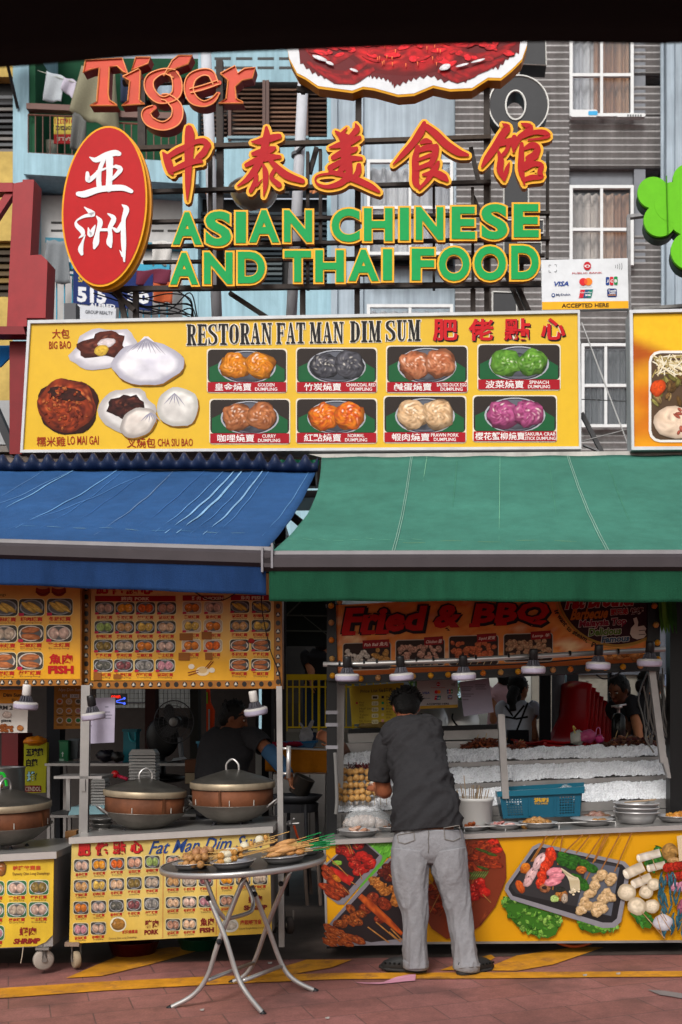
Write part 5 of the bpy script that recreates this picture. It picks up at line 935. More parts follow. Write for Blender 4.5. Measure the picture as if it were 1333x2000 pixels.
# ------------------------------------------------------------------ dim sum carts
def caster(mb_parent, c, r, col, side=0.02, ax=(1, 0, 0), nm='caster'):
    c = Vector(c); mb = MB(); A = Vector(ax); mb.lathe([(0, -side), (r*.85, -side), (r, -side*.7), (r, side*.7), (r*.85, side), (0, side)], c, col, seg=20, ax=A); w = mb.build(nm, 'matte', mb_parent, True)
    mb = MB(); mb.lathe([(0, -side-.008), (r*.25, -side-.008), (r*.25, side+.008), (0, side+.008)], c, '#6d6258', seg=10, ax=A); B = A.cross(Vector((0, 0, 1)))
    for s_ in (-1, 1): mb.hexa([c+A*s_*(side+.004)+B*b_+Vector((0, 0, z_)) for z_ in (-.01, r+.035) for a_, b_ in ((0, -.015), (0, .015))]*1+[c+A*s_*(side+.009)+B*b_+Vector((0, 0, z_)) for z_ in (-.01, r+.035) for b_ in (-.015, .015)], '#6b6560')
    mb.build('fork', 'painted', w)
CB = PF(6.5, .03)
def cart(lab, P, q, side_h, lip, label_nm='food_cart'):
    t = thing(label_nm, lab, 'cart', Vector((P.at((q[3][0]+q[2][0])/2, q[3][1]).x, P.at(q[2][0], q[2][1]).y, 0)))
    mb = MB(); mb.slab(P, q, -side_h, -.012, '#4b4744'); mb.build('body', 'steel', t)
    mb = MB(); (x0, y0), (x1, y1) = q[0], q[1]; mb.slab(P, [(x0-3, y0-lip), (x1+8, y1-lip), (x1+8, y1-.5), (x0-3, y0-.5)], -side_h-.03, .03, '#8d8a88'); mb.build('worktop', 'brushed', t)
    return t
M('worn_print', None, .42, na=.2, ns=5, na2=.15, ns2=1.1, st=.12)
t = cart('dim sum cart with yellow picture menu front under two bamboo steamers', CB, [(141, 1648), (527, 1626), (532, 1823), (136, 1843)], .7, 13)
q0 = [(141, 1648), (527, 1626), (532, 1823), (136, 1843)]
m_ = MB(); vs_ = []; cc = []
for j in range(17):
    for i in range(21):
        u, v = i/20, j/16; x = (q0[0][0]*(1-u)+q0[1][0]*u)*(1-v)+(q0[3][0]*(1-u)+q0[2][0]*u)*v; y = (q0[0][1]*(1-u)+q0[1][1]*u)*(1-v)+(q0[3][1]*(1-u)+q0[2][1]*u)*v
        vs_.append(CB.at(x, y, 0)); k = .5+.5*math.sin(u*7.5+1.2)*.9+.5*noise.noise(Vector((u*3, v*3, 2))); k2 = min(1, max(0, v*1.1-.1)); cc.append(mixc('#bba868', '#c8a030', min(1, max(0, .25+.55*k2*(k+.3)))))
m_.add(vs_, [((j+1)*21+i, (j+1)*21+i+1, j*21+i+1, j*21+i) for j in range(16) for i in range(20)], cc); m_.slab(CB, q0, -.011, -.003, '#8a7430'); m_.build('front_panel', 'worn_print', t)
mb = MB(); sl = -22/386
def yy(x, y): return y+(x-145)*sl
for i, ch in enumerate('肥佬點心'):
    for o, hh, c_, bd in ((1.4, .003, '#5a1014', .06), (0, .005, '#a81c1c', .05)): mb.text(CB, ch, 153+i*34+o, 1647-i*2+o, 178+i*34+o, 1672-i*2+o, hh, c_, bold=bd)
mb.text(CB, 'Fat Man Dim Sum', 291, 1643, 516, 1669, .004, '#1c3a72', bold=.012, shear=.45, dy=-14)
k = 0
for r, y in enumerate((1679, 1719, 1761, 1803)):
    for c in range(5):
        x = 146+c*34.5-r*.6
        if r == 3 and c > 1: continue
        mini(mb, CB, x, yy(x, y), x+29, yy(x, y)+24, .002, k, caps=8, dy=-1.4); k += 1
mb.disc(CB, 232, 1805, 16, 15, None, .002, '#c9c2a8', seg=20); mb.blob(CB, 232, 1805, 13, 12, .003, '#9c6a2c', '#6a4a1c', sd=3, spec='#cfb8a0')
mb.text(CB, '乾隆燒賣皇', 240, 1817, 270, 1824, .004, RC, bold=.02, dy=-2); mb.text(CB, 'Dynasty Qian Long Dumplings', 214, 1831, 268, 1836, .003, '#5a4a30', dy=-3)
for zh, en, x0, x1, y0 in (('豬肉', 'PORK', 284, 311, 1797), ('魚肉', 'FISH', 392, 419, 1793), ('蝦肉', 'SHRIMP', 478, 523, 1749)): mb.text(CB, zh, x0+(0 if en != 'SHRIMP' else 8), y0, x0+27+(0 if en != 'SHRIMP' else 8), y0+16, .003, '#6a1a14', bold=.03, dy=-1.5); mb.text(CB, en, x0-1, y0+19, x1, y0+29, .003, '#6a1a14', bold=.06, dy=-1.5)
for r, y in enumerate((1671, 1711, 1752, 1795)):
    for c in range(6):
        x = (325, 357, 389, 430, 462, 495)[c]
        if (r == 3 and c > 1) or (r == 2 and c > 3): continue
        mini(mb, CB, x, y-c*1.2, x+28, y-c*1.2+22, .002, k*3+c, caps=8, dy=-1.4, plate='#9a9890'); k += 1
mb.disc(CB, 450, 1807, 17, 14, None, .002, '#b9b7b0', seg=20); mb.blob(CB, 450, 1807, 13, 10, .003, '#bdb6ac', '#8f8678', sd=5); mb.text(CB, '康熙蝦餃皇', 470, 1797, 512, 1807, .003, RC, bold=.02, dy=-2); mb.text(CB, 'Dynasty KangXi Shrimp Dumpling', 468, 1812, 520, 1817, .003, '#5a4a30', dy=-3)
for x in (320, 424): mb.strip(CB, [(x, yy(x, 1662)), (x-1, yy(x, 1842))], .8, .0025, '#a83a24', n=4)
mb.build('printed_menu', 'worn_print', t)
for x, y in ((146, 1655), (521, 1634), (140, 1836), (527, 1817)): pass
caster(t, CB.at(147, 1876, -.03), .052, '#8a7a64', ax=(.85, .5, 0)); caster(t, CB.at(560, 1822, -.25), .055, '#26211f', ax=(.9, .3, 0)); caster(t, CB.at(200, 1850, -.55), .05, '#3a3430'); caster(t, CB.at(520, 1838, -.5), .05, '#2a2624')
mb = MB(); mb.rect(CB, 128, 1840, 156, 1848, -.08, .01, '#7d6a5c'); mb.build('caster_plate', 'painted', t)
def post(par, nm, P, x0, y0, x1, y1, w, h0, h1, col='#77706c', mat='steel'):
    mb = MB(); mb.slab(P, [(x0-w/2, y0), (x0+w/2, y0), (x1+w/2, y1), (x1-w/2, y1)], h0, h1, col); return mb.build(nm, mat, par)
PB6 = PF(6.75, .03); post(t, 'post', PB6, 168, 1338, 163, 1640, 17, -.04, 0); post(t, 'post', PF(6.7, .03), 546, 1340, 551, 1850, 11, -.035, 0)
mb = MB(); P_ = PF(6.66, .03); mb.tube([P_.at(565, 1457), P_.at(564, 1520)], .014, seg=12); mb.tube([P_.at(553, 1462), P_.at(565, 1462)], .008); mb.tube([P_.at(553, 1511), P_.at(565, 1511)], .008); mb.build('handle_bar', 'brushed', t, True)
mb = MB(); mb.rect(PB6, 106, 1516, 200, 1521, -.3, .0, '#8d8784'); mb.rect(PB6, 107, 1521.5, 115, 1590, -.28, -.26, '#77716e'); mb.rect(PB6, 160, 1522, 168, 1545, .001, .012, '#9a8f84'); mb.build('side_shelf', 'steel', t)
# leftmost cart
CA = PF(6.42, .02); qa = [(-160, 1690), (106, 1676), (103, 1849), (-160, 1860)]
t = cart('smaller dim sum cart with torn yellow shrimp menu at the left edge', CA, qa, .75, 14)
mb = MB(); mb.slab(CA, [(-160, 1690), (106, 1676), (104, 1826), (90, 1840), (72, 1848), (-160, 1858)], -.008, 0, '#c2a02c'); mb.build('front_panel', 'worn_print', t)
mb = MB(); mb.blob(CA, -2, 1696, 17, 16, .003, '#8f4a1c', '#5f4a20', sd=4, spec='#c9b8a0'); mb.text(CA, '乾隆燒賣皇', 26, 1691, 81, 1700, .003, '#a8401c', bold=.03, dy=-1); mb.text(CA, 'Dynasty Qian Long Dumplings', 26, 1704, 98, 1711, .003, '#6a4a20', bold=.01, dy=-1.5)
for r, y in enumerate((1721, 1764, 1808)):
    for c, x in enumerate((-29, 15, 58)):
        if r == 2 and c > 0: continue
        mini(mb, CA, x, y-c, x+38, y-c+28, .002, [9, 11, 8, 9, 9, 11, 15][r*3+c], kind='pair', caps=9, dy=-1, plate='#a8aaa8', bk='#2c5a3c')
mb.text(CA, '蝦肉', 39, 1811, 72, 1828, .003, '#7a1a14', bold=.03, dy=-1); mb.text(CA, 'SHRIMP', 27, 1833, 80, 1844, .003, '#7a1a14', bold=.06, shear=.2, dy=-1.5); mb.build('printed_menu', 'worn_print', t)
caster(t, CA.at(82, 1877, -.04), .062, '#8f857c', ax=(.5, -.86, 0)); caster(t, CA.at(-60, 1882, -.04), .062, '#8f857c', ax=(.5, -.86, 0)); caster(t, CA.at(60, 1850, -.6), .05, '#4a443f')
mb = MB(); mb.rect(CA, 70, 1851, 96, 1856, -.08, 0, '#6b6560'); mb.build('caster_plate', 'painted', t); mb = MB(); mb.tube([CA.at(47, 1848, .005), CA.at(45, 1868, .01), CA.at(42, 1881, .005)], .003, '#a89a88', seg=5); mb.build('loose_wire', 'painted', t)
# steamers
def make_steamer():
    t = thing('bamboo_steamer', 's', 'steamer', (0, 0, 0)); mb = MB()
    mb.lathe([(0, 0), (.09, .008), (.17, .04), (.235, .09), (.272, .125), (.278, .128), (.268, .122), (.2, .08), (.1, .03)], (0, 0, 0), '#59554f', seg=40); w = mb.build('wok', M('wok_iron', '#8a857d', .45, .4, ns=7, na=.3, na2=.3, ns2=3), t, True)
    for s_ in (-1, 1): mb = MB(); mb.tube(catmull([(s_*.255, -.05, .11), (s_*.31, -.03, .155), (s_*.31, .03, .155), (s_*.255, .05, .11)]), .007, seg=6); mb.build('wok_handle', 'steel', w, True)
    mb = MB(); mb.lathe([(.235, .10), (.256, .118), (.258, .23), (.24, .232), (.238, .12)], (0, 0, 0), '#7d4a26', seg=48); b_ = mb.build('basket', M('steamed_bamboo', '#633a24', .7, ns=5, na=.45, na2=.45, ns2=2.2, bs=30, bump=.15), t, True)
    mb = MB(); mb.box((.03, -.263, .12), (.045, -.257, .225), '#4a2a16'); mb.build('seam_strip', 'painted', b_)
    for a in (-2.2, -1.2, -.6): mb = MB(); mb.tube([(.2605*math.cos(a), .2605*math.sin(a), .13), (.2615*math.cos(a), .2615*math.sin(a), .165)], .0025, '#a8a49c', seg=5); mb.build('staple', 'painted', b_)
    mb = MB(); mb.lathe([(.262, .222), (.267, .226), (.268, .26), (.262, .268), (.2, .292), (.12, .315), (.05, .337), (.0, .342)], (0, 0, 0), '#8a8a84', seg=48); l_ = mb.build('lid', M('lid_steel', '#4f4c47', .36, .55, ns=6, na=.42, na2=.3, ns2=2.5), t, True)
    mb = MB(); mb.lathe([(.2685, .226), (.2705, .23), (.2705, .262), (.2665, .2655)], (0, 0, 0), '#8d7f6c', seg=48); mb.build('lid_band', M('lid_band', '#94856f', .45, .5, ns=10, na=.3), l_, True)
    mb = MB(); mb.tube(catmull([(-.045, 0, .325), (-.04, 0, .375), (0, 0, .405), (.04, 0, .375), (.045, 0, .325)]), .007, seg=8); mb.build('lid_handle', 'brushed', l_, True)
    return t
s0 = make_steamer(); gS = 'bamboo steamers set in woks on the dim sum carts'
def put_steamer(o, x, y, D, rot, lab, sc_): # y is the underside of the wok
    o.location = W(x, y, D); o.rotation_euler = rot; o.scale = (sc_,)*3; tag(o, lab, None, gS)
put_steamer(s0, 282, 1621, 6.85, (.02, .03, .5), 'bamboo steamer with grey conical lid right of the steel post with the paper sheet', .97)
put_steamer(dup(s0, (0, 0, 0)), 456, 1607, 6.85, (.02, .0, -.35), 'bamboo steamer on the cart in front of the bending seller, tallest handle', 1.0)
put_steamer(dup(s0, (0, 0, 0)), 14, 1650, 6.8, (.02, -.05, 1.1), 'bamboo steamer on a blackened wok cut by the left edge', 1.04)
def burner(x, y, D, lab, r=.2):
    c = W(x, y, D); t = thing('gas_burner', lab, 'burner', c); mb = MB(); mb.lathe([(r*.95, 0), (r, .0), (r*.94, .05), (r*.86, .05), (r*.88, 0)], c, seg=28); mb.build('ring', 'steel', t)
    for k in range(4): a = .5+k*math.pi/2; mb = MB(); d = Vector((math.cos(a), math.sin(a), 0)); mb.tube([c+d*r*.9+Vector((0, 0, .0)), c+d*r*.6+Vector((0, 0, .075))], .012, '#4a3f3a', seg=6); mb.build('support', 'dark_metal', t)
burner(282, 1642, 6.85, 'round gas burner under the steamer beside the steel post'); burner(456, 1628, 6.85, 'round gas burner under the steamer in front of the seller'); burner(14, 1674, 6.8, 'round gas burner under the steamer at the left edge')
# ------------------------------------------------------------------ skewer stall: sign board
SG = PF(7.0, .06)
t = thing('stall_sign', 'orange fried snack sign with big red letters and amber bulbs under the green awning', 'sign', SG.at(960, 1320))
sq = [(657, 1182), (1266, 1148), (1262, 1293), (661, 1321)]
mb = MB(); 
for q in ([(640, 1150), (656.5, 1150), (660.5, 1330), (640, 1330)], [(661, 1321.5), (1262, 1293.5), (1262, 1310), (661, 1336)], [(1266.5, 1140), (1290, 1140), (1288, 1310), (1262.5, 1310)]): mb.slab(SG, q, -.1, .02, '#141214')
mb.build('bulb_border', 'plastic', t)
def fn(x, y):
    n = noise.fractal(Vector((x*.014-y*.012, y*.03, 3)), .8, 2, 4); return mixc(mixc('#d9924a', '#bd5520', min(1, max(0, .5+n*1.1))), '#dcb88a', min(1, max(0, n*1.6-.35)))
m_ = MB(); vs_ = []; cc = []
for j in range(21):
    for i in range(61):
        u, v = i/60, j/20; x = (sq[0][0]*(1-u)+sq[1][0]*u)*(1-v)+(sq[3][0]*(1-u)+sq[2][0]*u)*v; y = (sq[0][1]*(1-u)+sq[1][1]*u)*(1-v)+(sq[3][1]*(1-u)+sq[2][1]*u)*v
        vs_.append(SG.at(x, y, 0)); cc.append(fn(x, y) if v < .93 else C('#8f4414'))
m_.add(vs_, [((j+1)*61+i, (j+1)*61+i+1, j*61+i+1, j*61+i) for j in range(20) for i in range(60)], cc); m_.slab(SG, sq, -.05, -.004, '#3a2418'); m_.build('panel', 'printed', t)
mb = MB()
def qt(txt, o, w, hh, h, col, bold, slant=0, rise=-.03, sh=0): mb.text(SG, txt, 0, 0, 0, 0, h, col, bold=bold, quad=(o, (w, w*rise), (slant, -hh)))
for txt, o, w, hh in (('Fried', (668, 1237), 158, 49), ('&', (845, 1228), 54, 46), ('BBQ', (921, 1225), 147, 46)):
    for d, h_, c_, b_ in (((3, 3), .006, '#1c1014', .10), ((0, 0), .009, '#2a1216', .10), ((0, 0), .013, '#a81418', .045)): qt(txt, (o[0]+d[0]-(3 if b_ > .09 else 0), o[1]+d[1]+(3 if b_ > .09 else 0)), w+(6 if b_ > .09 else 0), hh+(6 if b_ > .09 else 0), h_, c_, b_, slant=10)
# serifs on the big letters
for x, y in ((676, 1236), (714, 1234), (741, 1233)): mb.slab(SG, [(x-6, y-2), (x+20, y-3), (x+19, y+5), (x-7, y+6)], None, .0135, '#a81418')
for x, y in ((926, 1222), (978, 1219)): mb.slab(SG, [(x-9, y-4), (x+12, y-5), (x+12, y+3), (x-9, y+4)], None, .0135, '#a81418')
PHO = [((670, 1256, 765, 1310), 'Fish Ball 魚丸', (709, 1251), 52), ((773, 1250, 870, 1303), 'Chicken 雞', (829, 1245), 37), ((877, 1242, 975, 1301), 'Squid 蘇東', (932, 1239), 38), ((984, 1238, 1081, 1294), 'Lamp 羊', (1037, 1234), 39)]
for i, ((x0, y0, x1, y1), tx, tg, tw) in enumerate(PHO):
    mb.rrect(SG, x0, y0, x1, y1, 6, None, .003, '#a89a8c', dy=-2.5); mb.rrect(SG, x0+1.5, y0+1.5, x1-1.5, y1-1.5, 5, None, .0036, '#2a1a16', dy=-2.5)
    for k in range(46):
        x = rng.uniform(x0+8, x1-8); y = rng.uniform(y0+14, y1-8)-2.5*(x-x0)/(x1-x0); pal = [(('#b5aaa0', '#8f8478') if x < x0+60 else ('#a5763e', '#7a5426')), ('#7d4a3c', '#b08a76'), ('#8f3a20', '#b5643c'), ('#7a4a34', '#a88a6a')][i]
        mb.blob(SG, x, y, rng.uniform(4, 8), rng.uniform(3.5, 6), .0042+k*.00006, *pal, sd=k+i*50, seg=9, rg=3, rot=rng.uniform(-.8, .8), hi=1.5, lo=.4)
    if i in (1, 2): 
        for k in range(6): x = x0+16+k*13; mb.strip(SG, [(x, y1-3), (x+6, y1-14)], 1.2, .0075, '#b59a76', n=2)
    mb.slab(SG, [(tg[0], tg[1]), (tg[0]+tw, tg[1]-2.5), (tg[0]+tw, tg[1]+13), (tg[0]+1, tg[1]+16)], None, .0078, '#7d1218'); qt(tx, (tg[0]+3, tg[1]+12.5), tw-6, 8, .009, '#c9b0a4', .015, slant=2, rise=-.045)
def arc(cx, cy, r, a0, a1, n=24): return [(cx+r*math.cos(a0+(a1-a0)*i/n), cy+r*.92*math.sin(a0+(a1-a0)*i/n)) for i in range(n+1)]
ed = [tuple(p[:2]) for p in catmull([(1090, 1158, 0), (1097, 1190, 0), (1120, 1225, 0), (1155, 1250, 0), (1200, 1261, 0), (1240, 1256, 0), (1268, 1245, 0)], 5)]
mb.slab(SG, ed+[(1268, 1148), (1090, 1155)], None, .005, '#2b0d14'); mb.strip(SG, ed, 5, .0058, '#8f6a2c', n=30); mb.strip(SG, [(x-5, y+5) for x, y in ed], 1.4, .006, '#a8843c', n=30)
def ot(txt, o, w, hh, col, bold, slant=4, rise=-.06, oc='#b3a8a0'):
    qt(txt, (o[0]-1.2, o[1]+1.2), w+2.4, hh+2.4, .0072, oc, bold+.05, slant, rise); qt(txt, o, w, hh, .0086, col, bold, slant, rise)
ot('Fat Brother', (1104, 1191), 140, 32, '#8f1018', .05, 8); ot('Barbecue', (1114, 1212), 72, 22, '#a8601c', .04, 6, oc='#2b0d14'); ot('肥兄弟', (1193, 1202), 34, 12, '#8f1018', .04, 0); ot('燒烤', (1232, 1200), 25, 12, '#5a1c20', .04, 0)
ot('Malaysia Top', (1131, 1229), 92, 17, '#7d2438', .04, 2); ot('Delicious', (1150, 1243), 63, 15, '#4f6a2c', .04, 2); ot('Famous', (1175, 1256), 54, 13, '#2c4a5f', .04, 2)
# thumb
T_ = [(1237, 1208), (1244, 1206), (1247, 1215), (1246, 1224), (1258, 1222), (1263, 1228), (1260, 1234), (1263, 1240), (1258, 1246), (1245, 1249), (1236, 1246), (1231, 1238), (1233, 1227), (1240, 1219)]
mb.slab(SG, T_, None, .0088, '#b3a89c')
for y in (1232, 1240): mb.strip(SG, [(1248, y), (1261, y-1)], 1.2, .0096, '#2b1418', n=3)
for txt, o, w, hh, a in (('If', (1083, 1193), 9, 8, 1.25), ('want', (1088, 1204), 25, 9, .95), ('to', (1106, 1229), 10, 9, .75), ('steam,', (1117, 1239), 34, 10, .55), ('P', (1155, 1263), 8, 10, .3)): mb.text(SG, txt, 0, 0, 0, 0, .006, '#1c1414', bold=.03, quad=(o, (w*math.cos(a), w*math.sin(a)), (hh*math.sin(a), -hh*math.cos(a))))
for i in range(26): mb.blob(SG, rng.uniform(1185, 1258), rng.uniform(1272, 1288), rng.uniform(5, 9), rng.uniform(3, 6), .0042+i*.00006, rng.choice(['#a8642c', '#b5804a', '#7d4a1c']), '#8a4a1c', sd=i, seg=8, rg=2)
mb.build('printed_menu', 'printed', t)
AMB = ['#b57a14', '#a87a4c', '#b5651c', '#b58a4c', '#c2881c']
for i, (x, y) in enumerate([(648, 1184), (648.5, 1217), (649, 1251), (650, 1287), (651, 1320)]+[(706+34*i, 1326-1.55*i) for i in range(17)]+[(1277, 1184), (1280, 1221), (1283, 1256), (1284, 1288)]+[(665, 1176)]):
    mb = MB(); c = SG.at(x, y, .03); mb.ball(c, .0195, AMB[i % 5], seg=12, rings=8); mb.lathe([(.014, -.02), (.016, 0)], SG.at(x, y, .02), '#1a1818', seg=10, ax=SG.n); mb.build('bulb', 'plastic', t, True)
t = thing('lamp_rail', 'steel pipe rail carrying the lamps across the skewer stall sign', 'rail', W(960, 1290, 6.6)); mb = MB()
mb.tube([W(632, 1298, 6.6), W(700, 1297, 6.6), W(890, 1290, 6.6), W(1300, 1268, 6.6)], .016, seg=10); mb.build('pipe', 'brushed', t, True); mb = MB()
for x in (662, 710, 735, 812, 845, 928, 992, 1112, 1206): mb.tube([W(x, 1297-(x-640)*.043, 6.6), W(x+4, 1297-(x-640)*.043, 6.6)], .019, '#111112')
mb.tube(catmull([W(640, 1300, 6.58), W(760, 1303, 6.58), W(1010, 1297, 6.57), W(1160, 1285, 6.57)]), .005, '#141416', seg=5); mb.tube(catmull([W(1215, 1310, 6.6), W(1200, 1322, 6.6), W(1180, 1326, 6.6), W(1165, 1318, 6.6)]), .005, '#141416', seg=5); mb.build('tape', 'plastic', t)
# ------------------------------------------------------------------ skewer cart
FPn = PF(6.72, .03)
cart_root = thing('skewer_cart', 'yellow fronted skewer cart with steel counter and iced display tiers', 'cart', (FPn.at(990, 1840).x, FPn.at(990, 1840).y, .03))
fq = [(632, 1641), (1420, 1608), (1420, 1838), (637, 1843)]
mb = MB(); mb.slab(FPn, [(636, 1645), (1420, 1612), (1420, 1836), (640, 1841)], -.62, -.02, '#3f3b38'); mb.build('body', 'steel', cart_root)
mb = MB(); mb.slab(FPn, fq, -.018, 0, '#c0870c'); mb.build('front_panel', M('vinyl_yellow', None, .3, na=.06, ns=5, na2=.08, ns2=1.2), cart_root)
mb = MB()
for q in ([(632, 1641), (637, 1641), (641, 1843), (637, 1843)], [(637, 1841), (1420, 1835.5), (1420, 1840), (637, 1845)]): mb.slab(FPn, q, -.019, .006, '#77706a')
mb.build('trim', 'steel', cart_root)
Pm = MB(); Z5 = lambda x, y: (620+x/3.126, 1320+y/3.125); Z6 = lambda x, y: (900+x/3.079, 1600+y/3.0775)
hh_ = [.003]
def H(): hh_[0] += .00012; return hh_[0]
def poly(Z, pts, col): Pm.slab(FPn, [Z(*p) for p in pts], None, H(), col)
def bl_(Z, x, y, rx, ry, ca, cb, rot=0, sd=0, **k):
    c = Z(x, y); kw = dict(seg=16, rg=5, hi=1.6, lo=.35); kw.update(k); Pm.blob(FPn, c[0], c[1], rx/3.1, ry/3.1, H(), ca, cb, rot=rot, sd=sd or x*.13+y*.07, **kw)
def sk(Z, a, b, w=7, col='#a8743c'): Pm.strip(FPn, [Z(*a), Z(*b)], w/3.1, H(), col, '#7d4f24', n=6)
def lettuce(Z, pts, n=60, cols=('#35681c', '#4f8228', '#234a12', '#6f9440')):
    poly(Z, pts, '#2f5c18'); xs = [p[0] for p in pts]; ys = [p[1] for p in pts]
    def ins(x, y):
        r = False
        for i in range(len(pts)):
            (x1, y1), (x2, y2) = pts[i-1], pts[i]
            if (y1 > y) != (y2 > y) and x < (x2-x1)*(y-y1)/(y2-y1)+x1: r = not r
        return r
    k = 0
    while k < n:
        x, y = rng.uniform(min(xs), max(xs)), rng.uniform(min(ys), max(ys))
        if ins(x, y): k += 1; bl_(Z, x, y, rng.uniform(10, 26), rng.uniform(6, 14), rng.choice(cols), rng.choice(cols), rot=rng.uniform(0, 3), sd=k, seg=9, rg=3, wob=.35)
# left tray
Pm.slab(FPn, [Z5(*p) for p in ((285, 1005), (470, 985), (470, 1015), (440, 1090), (370, 1200), (300, 1290), (240, 1330), (330, 1150))], None, H(), '#4f8f2c')
for i in range(16): bl_(Z5, rng.uniform(320, 450), rng.uniform(1010, 1100), 30, 9, '#6aa83c', '#3f7a20', rot=-.9+rng.uniform(-.3, .3), seg=10, rg=3)
poly(Z5, [(38, 1160), (210, 1005), (290, 1005), (400, 1100), (390, 1130), (165, 1395), (130, 1395), (42, 1330)], '#6f6a70'); poly(Z5, [(42, 1172), (215, 1012), (285, 1012), (380, 1095), (300, 1190), (140, 1370), (45, 1310)], '#241a1c')
for (x, y) in ((150, 1060), (255, 1030), (215, 1105), (270, 1100), (305, 1120), (230, 1150), (290, 1175), (325, 1150), (195, 1080), (255, 1190)): bl_(Z5, x, y, 40, 30, '#a81e18', '#5a120e', spec='#c96a4c', rot=rng.uniform(-.6, .6))
bl_(Z5, 145, 1066, 26, 22, '#8a1a14', '#4a1410'); bl_(Z5, 125, 1140, 30, 16, '#4f7a24', '#7d9a3c'); 
for a, b in (((75, 1180), (215, 1255)),): Pm.strip(FPn, [Z5(*a), Z5(*b)], [44/3.1, 56/3.1], H(), '#b82a20', '#8a1612', n=8)
for x, y, r_ in ((75, 1230, .6), (110, 1270, .6), (150, 1300, .6), (60, 1290, .4), (95, 1335, .5), (130, 1320, .5), (70, 1190, .7)): bl_(Z5, x, y, 56, 24, '#8f3214', '#4a140c', rot=r_, spec='#c2763c')
bl_(Z5, 120, 1235, 34, 16, '#b5701c', '#8a4a14', rot=.7)
for a, b in (((90, 1005), (130, 1050)), ((150, 1010), (195, 1050)), ((178, 1005), (205, 1085)), ((190, 1005), (220, 1085)), ((215, 1005), (245, 1050)), ((60, 1090), (125, 1160)), ((120, 1150), (190, 1220)), ((160, 1290), (200, 1330)), ((205, 1255), (240, 1275)), ((260, 1200), (275, 1240))): sk(Z5, a, b, 6)
# second tray
poly(Z5, [(92, 1492), (250, 1310), (440, 1110), (530, 1140), (530, 1640), (62, 1648), (64, 1530)], '#6d686f'); poly(Z5, [(112, 1495), (270, 1325), (450, 1125), (530, 1150), (530, 1600), (330, 1625), (80, 1560)], '#20181a')
for x, y in ((430, 1170), (455, 1200), (470, 1150), (440, 1230), (400, 1200)): bl_(Z5, x, y, 34, 26, '#5a1c12', '#2f0f0c', spec='#a86a4c')
for x, y in ((355, 1250), (395, 1290), (415, 1320), (375, 1275), (460, 1300), (490, 1340), (500, 1290), (480, 1380)): bl_(Z5, x, y, 36, 28, '#a8682c', '#6a3414', spec='#c99a5c', wob=.3)
for x, y in ((295, 1420), (340, 1350), (400, 1380), (420, 1400), (330, 1400), (385, 1480)): bl_(Z5, x, y, 38, 32, '#7d2c14', '#43130c', spec='#b5764c')
Pm.strip(FPn, [Z5(262, 1340), Z5(340, 1410), Z5(430, 1490), Z5(520, 1575)], [34/3.1, 46/3.1, 40/3.1, 22/3.1], H(), '#b5521c', '#7d2c12', n=16)
for x, y in ((205, 1420), (230, 1460), (180, 1480), (270, 1450), (215, 1500), (165, 1510), (250, 1500), (130, 1510)): bl_(Z5, x, y, 34, 24, '#8a4218', '#3f150b', spec='#c28a4c', rot=rng.uniform(-1, 1))
for x, y in ((80, 1540), (115, 1560), (150, 1570), (185, 1590), (215, 1600), (250, 1610), (90, 1590), (130, 1615), (180, 1625), (80, 1625)): bl_(Z5, x, y, 50, 22, '#9a4a1c', '#5a1c10', rot=.45, spec='#cf9a6a', wob=.25)
for a, b in (((310, 1530), (440, 1625)), ((360, 1500), (480, 1600)), ((450, 1540), (520, 1610)), ((440, 1210), (500, 1270)), ((320, 1230), (350, 1260)), ((440, 1560), (510, 1620))): sk(Z5, a, b, 8)
# between the legs and the wooden board
lettuce(Z5, [(670, 1080), (720, 1050), (720, 1130), (675, 1140)], 8)
poly(Z5, [(900, 1000), (1060, 992), (1110, 1010), (1150, 1090), (1155, 1230), (1090, 1400), (1000, 1520), (900, 1590), (790, 1602), (700, 1540), (660, 1470), (660, 1350), (720, 1230), (800, 1120)], '#6a2a16')
for i in range(26): a = rng.uniform(0, 6.28); x = 925+rng.uniform(-200, 190); y = 1300+rng.uniform(-260, 260); bl_(Z5, min(1120, x) if y < 1400 else min(1020, x), y, 60, 10, '#8a3c1c', '#4a1a10', rot=-1.1, seg=10, rg=3, hi=1.2, lo=.7) if (abs(x-925)/230)**2+(abs(y-1300)/300)**2 < .8 else None
for x, y in ((985, 1035), (1040, 1030), (1085, 1040), (1000, 1070), (1050, 1080), (960, 1110), (1010, 1120), (1070, 1110), (940, 1160), (990, 1180), (1040, 1150), (1090, 1150), (700, 1290), (730, 1350), (700, 1420), (760, 1400)): bl_(Z5, x, y, 46, 24, '#8f3014', '#4a120a', rot=rng.uniform(-.5, .8), spec='#c2561c', wob=.3)
for x, y in ((1075, 1010), (1095, 1060)): bl_(Z5, x, y, 36, 20, '#b82a18', '#7d140e')
for x, y, w_ in ((1010, 1065, 50), (1060, 1085, 40), (1010, 1170, 40), (960, 1210, 44)): bl_(Z5, x, y, w_, 9, '#24300f', '#3f4f1c', rot=.3)
for i in range(7): Pm.strip(FPn, [Z5(925+i*14, 1240), Z5(960+i*14, 1190)], 2.6, H(), '#6a7a3c', '#3c4a20', n=4)
for x, y in ((950, 1300), (1000, 1290), (960, 1340), (1020, 1320), (990, 1260)): bl_(Z5, x, y, 36, 32, '#b01c14', '#6a0f0c', spec='#d87a6a')
for a, b in (((680, 1235), (730, 1300)), ((1010, 1330), (1060, 1380)), ((690, 1440), (760, 1300))): sk(Z5, a, b, 6)
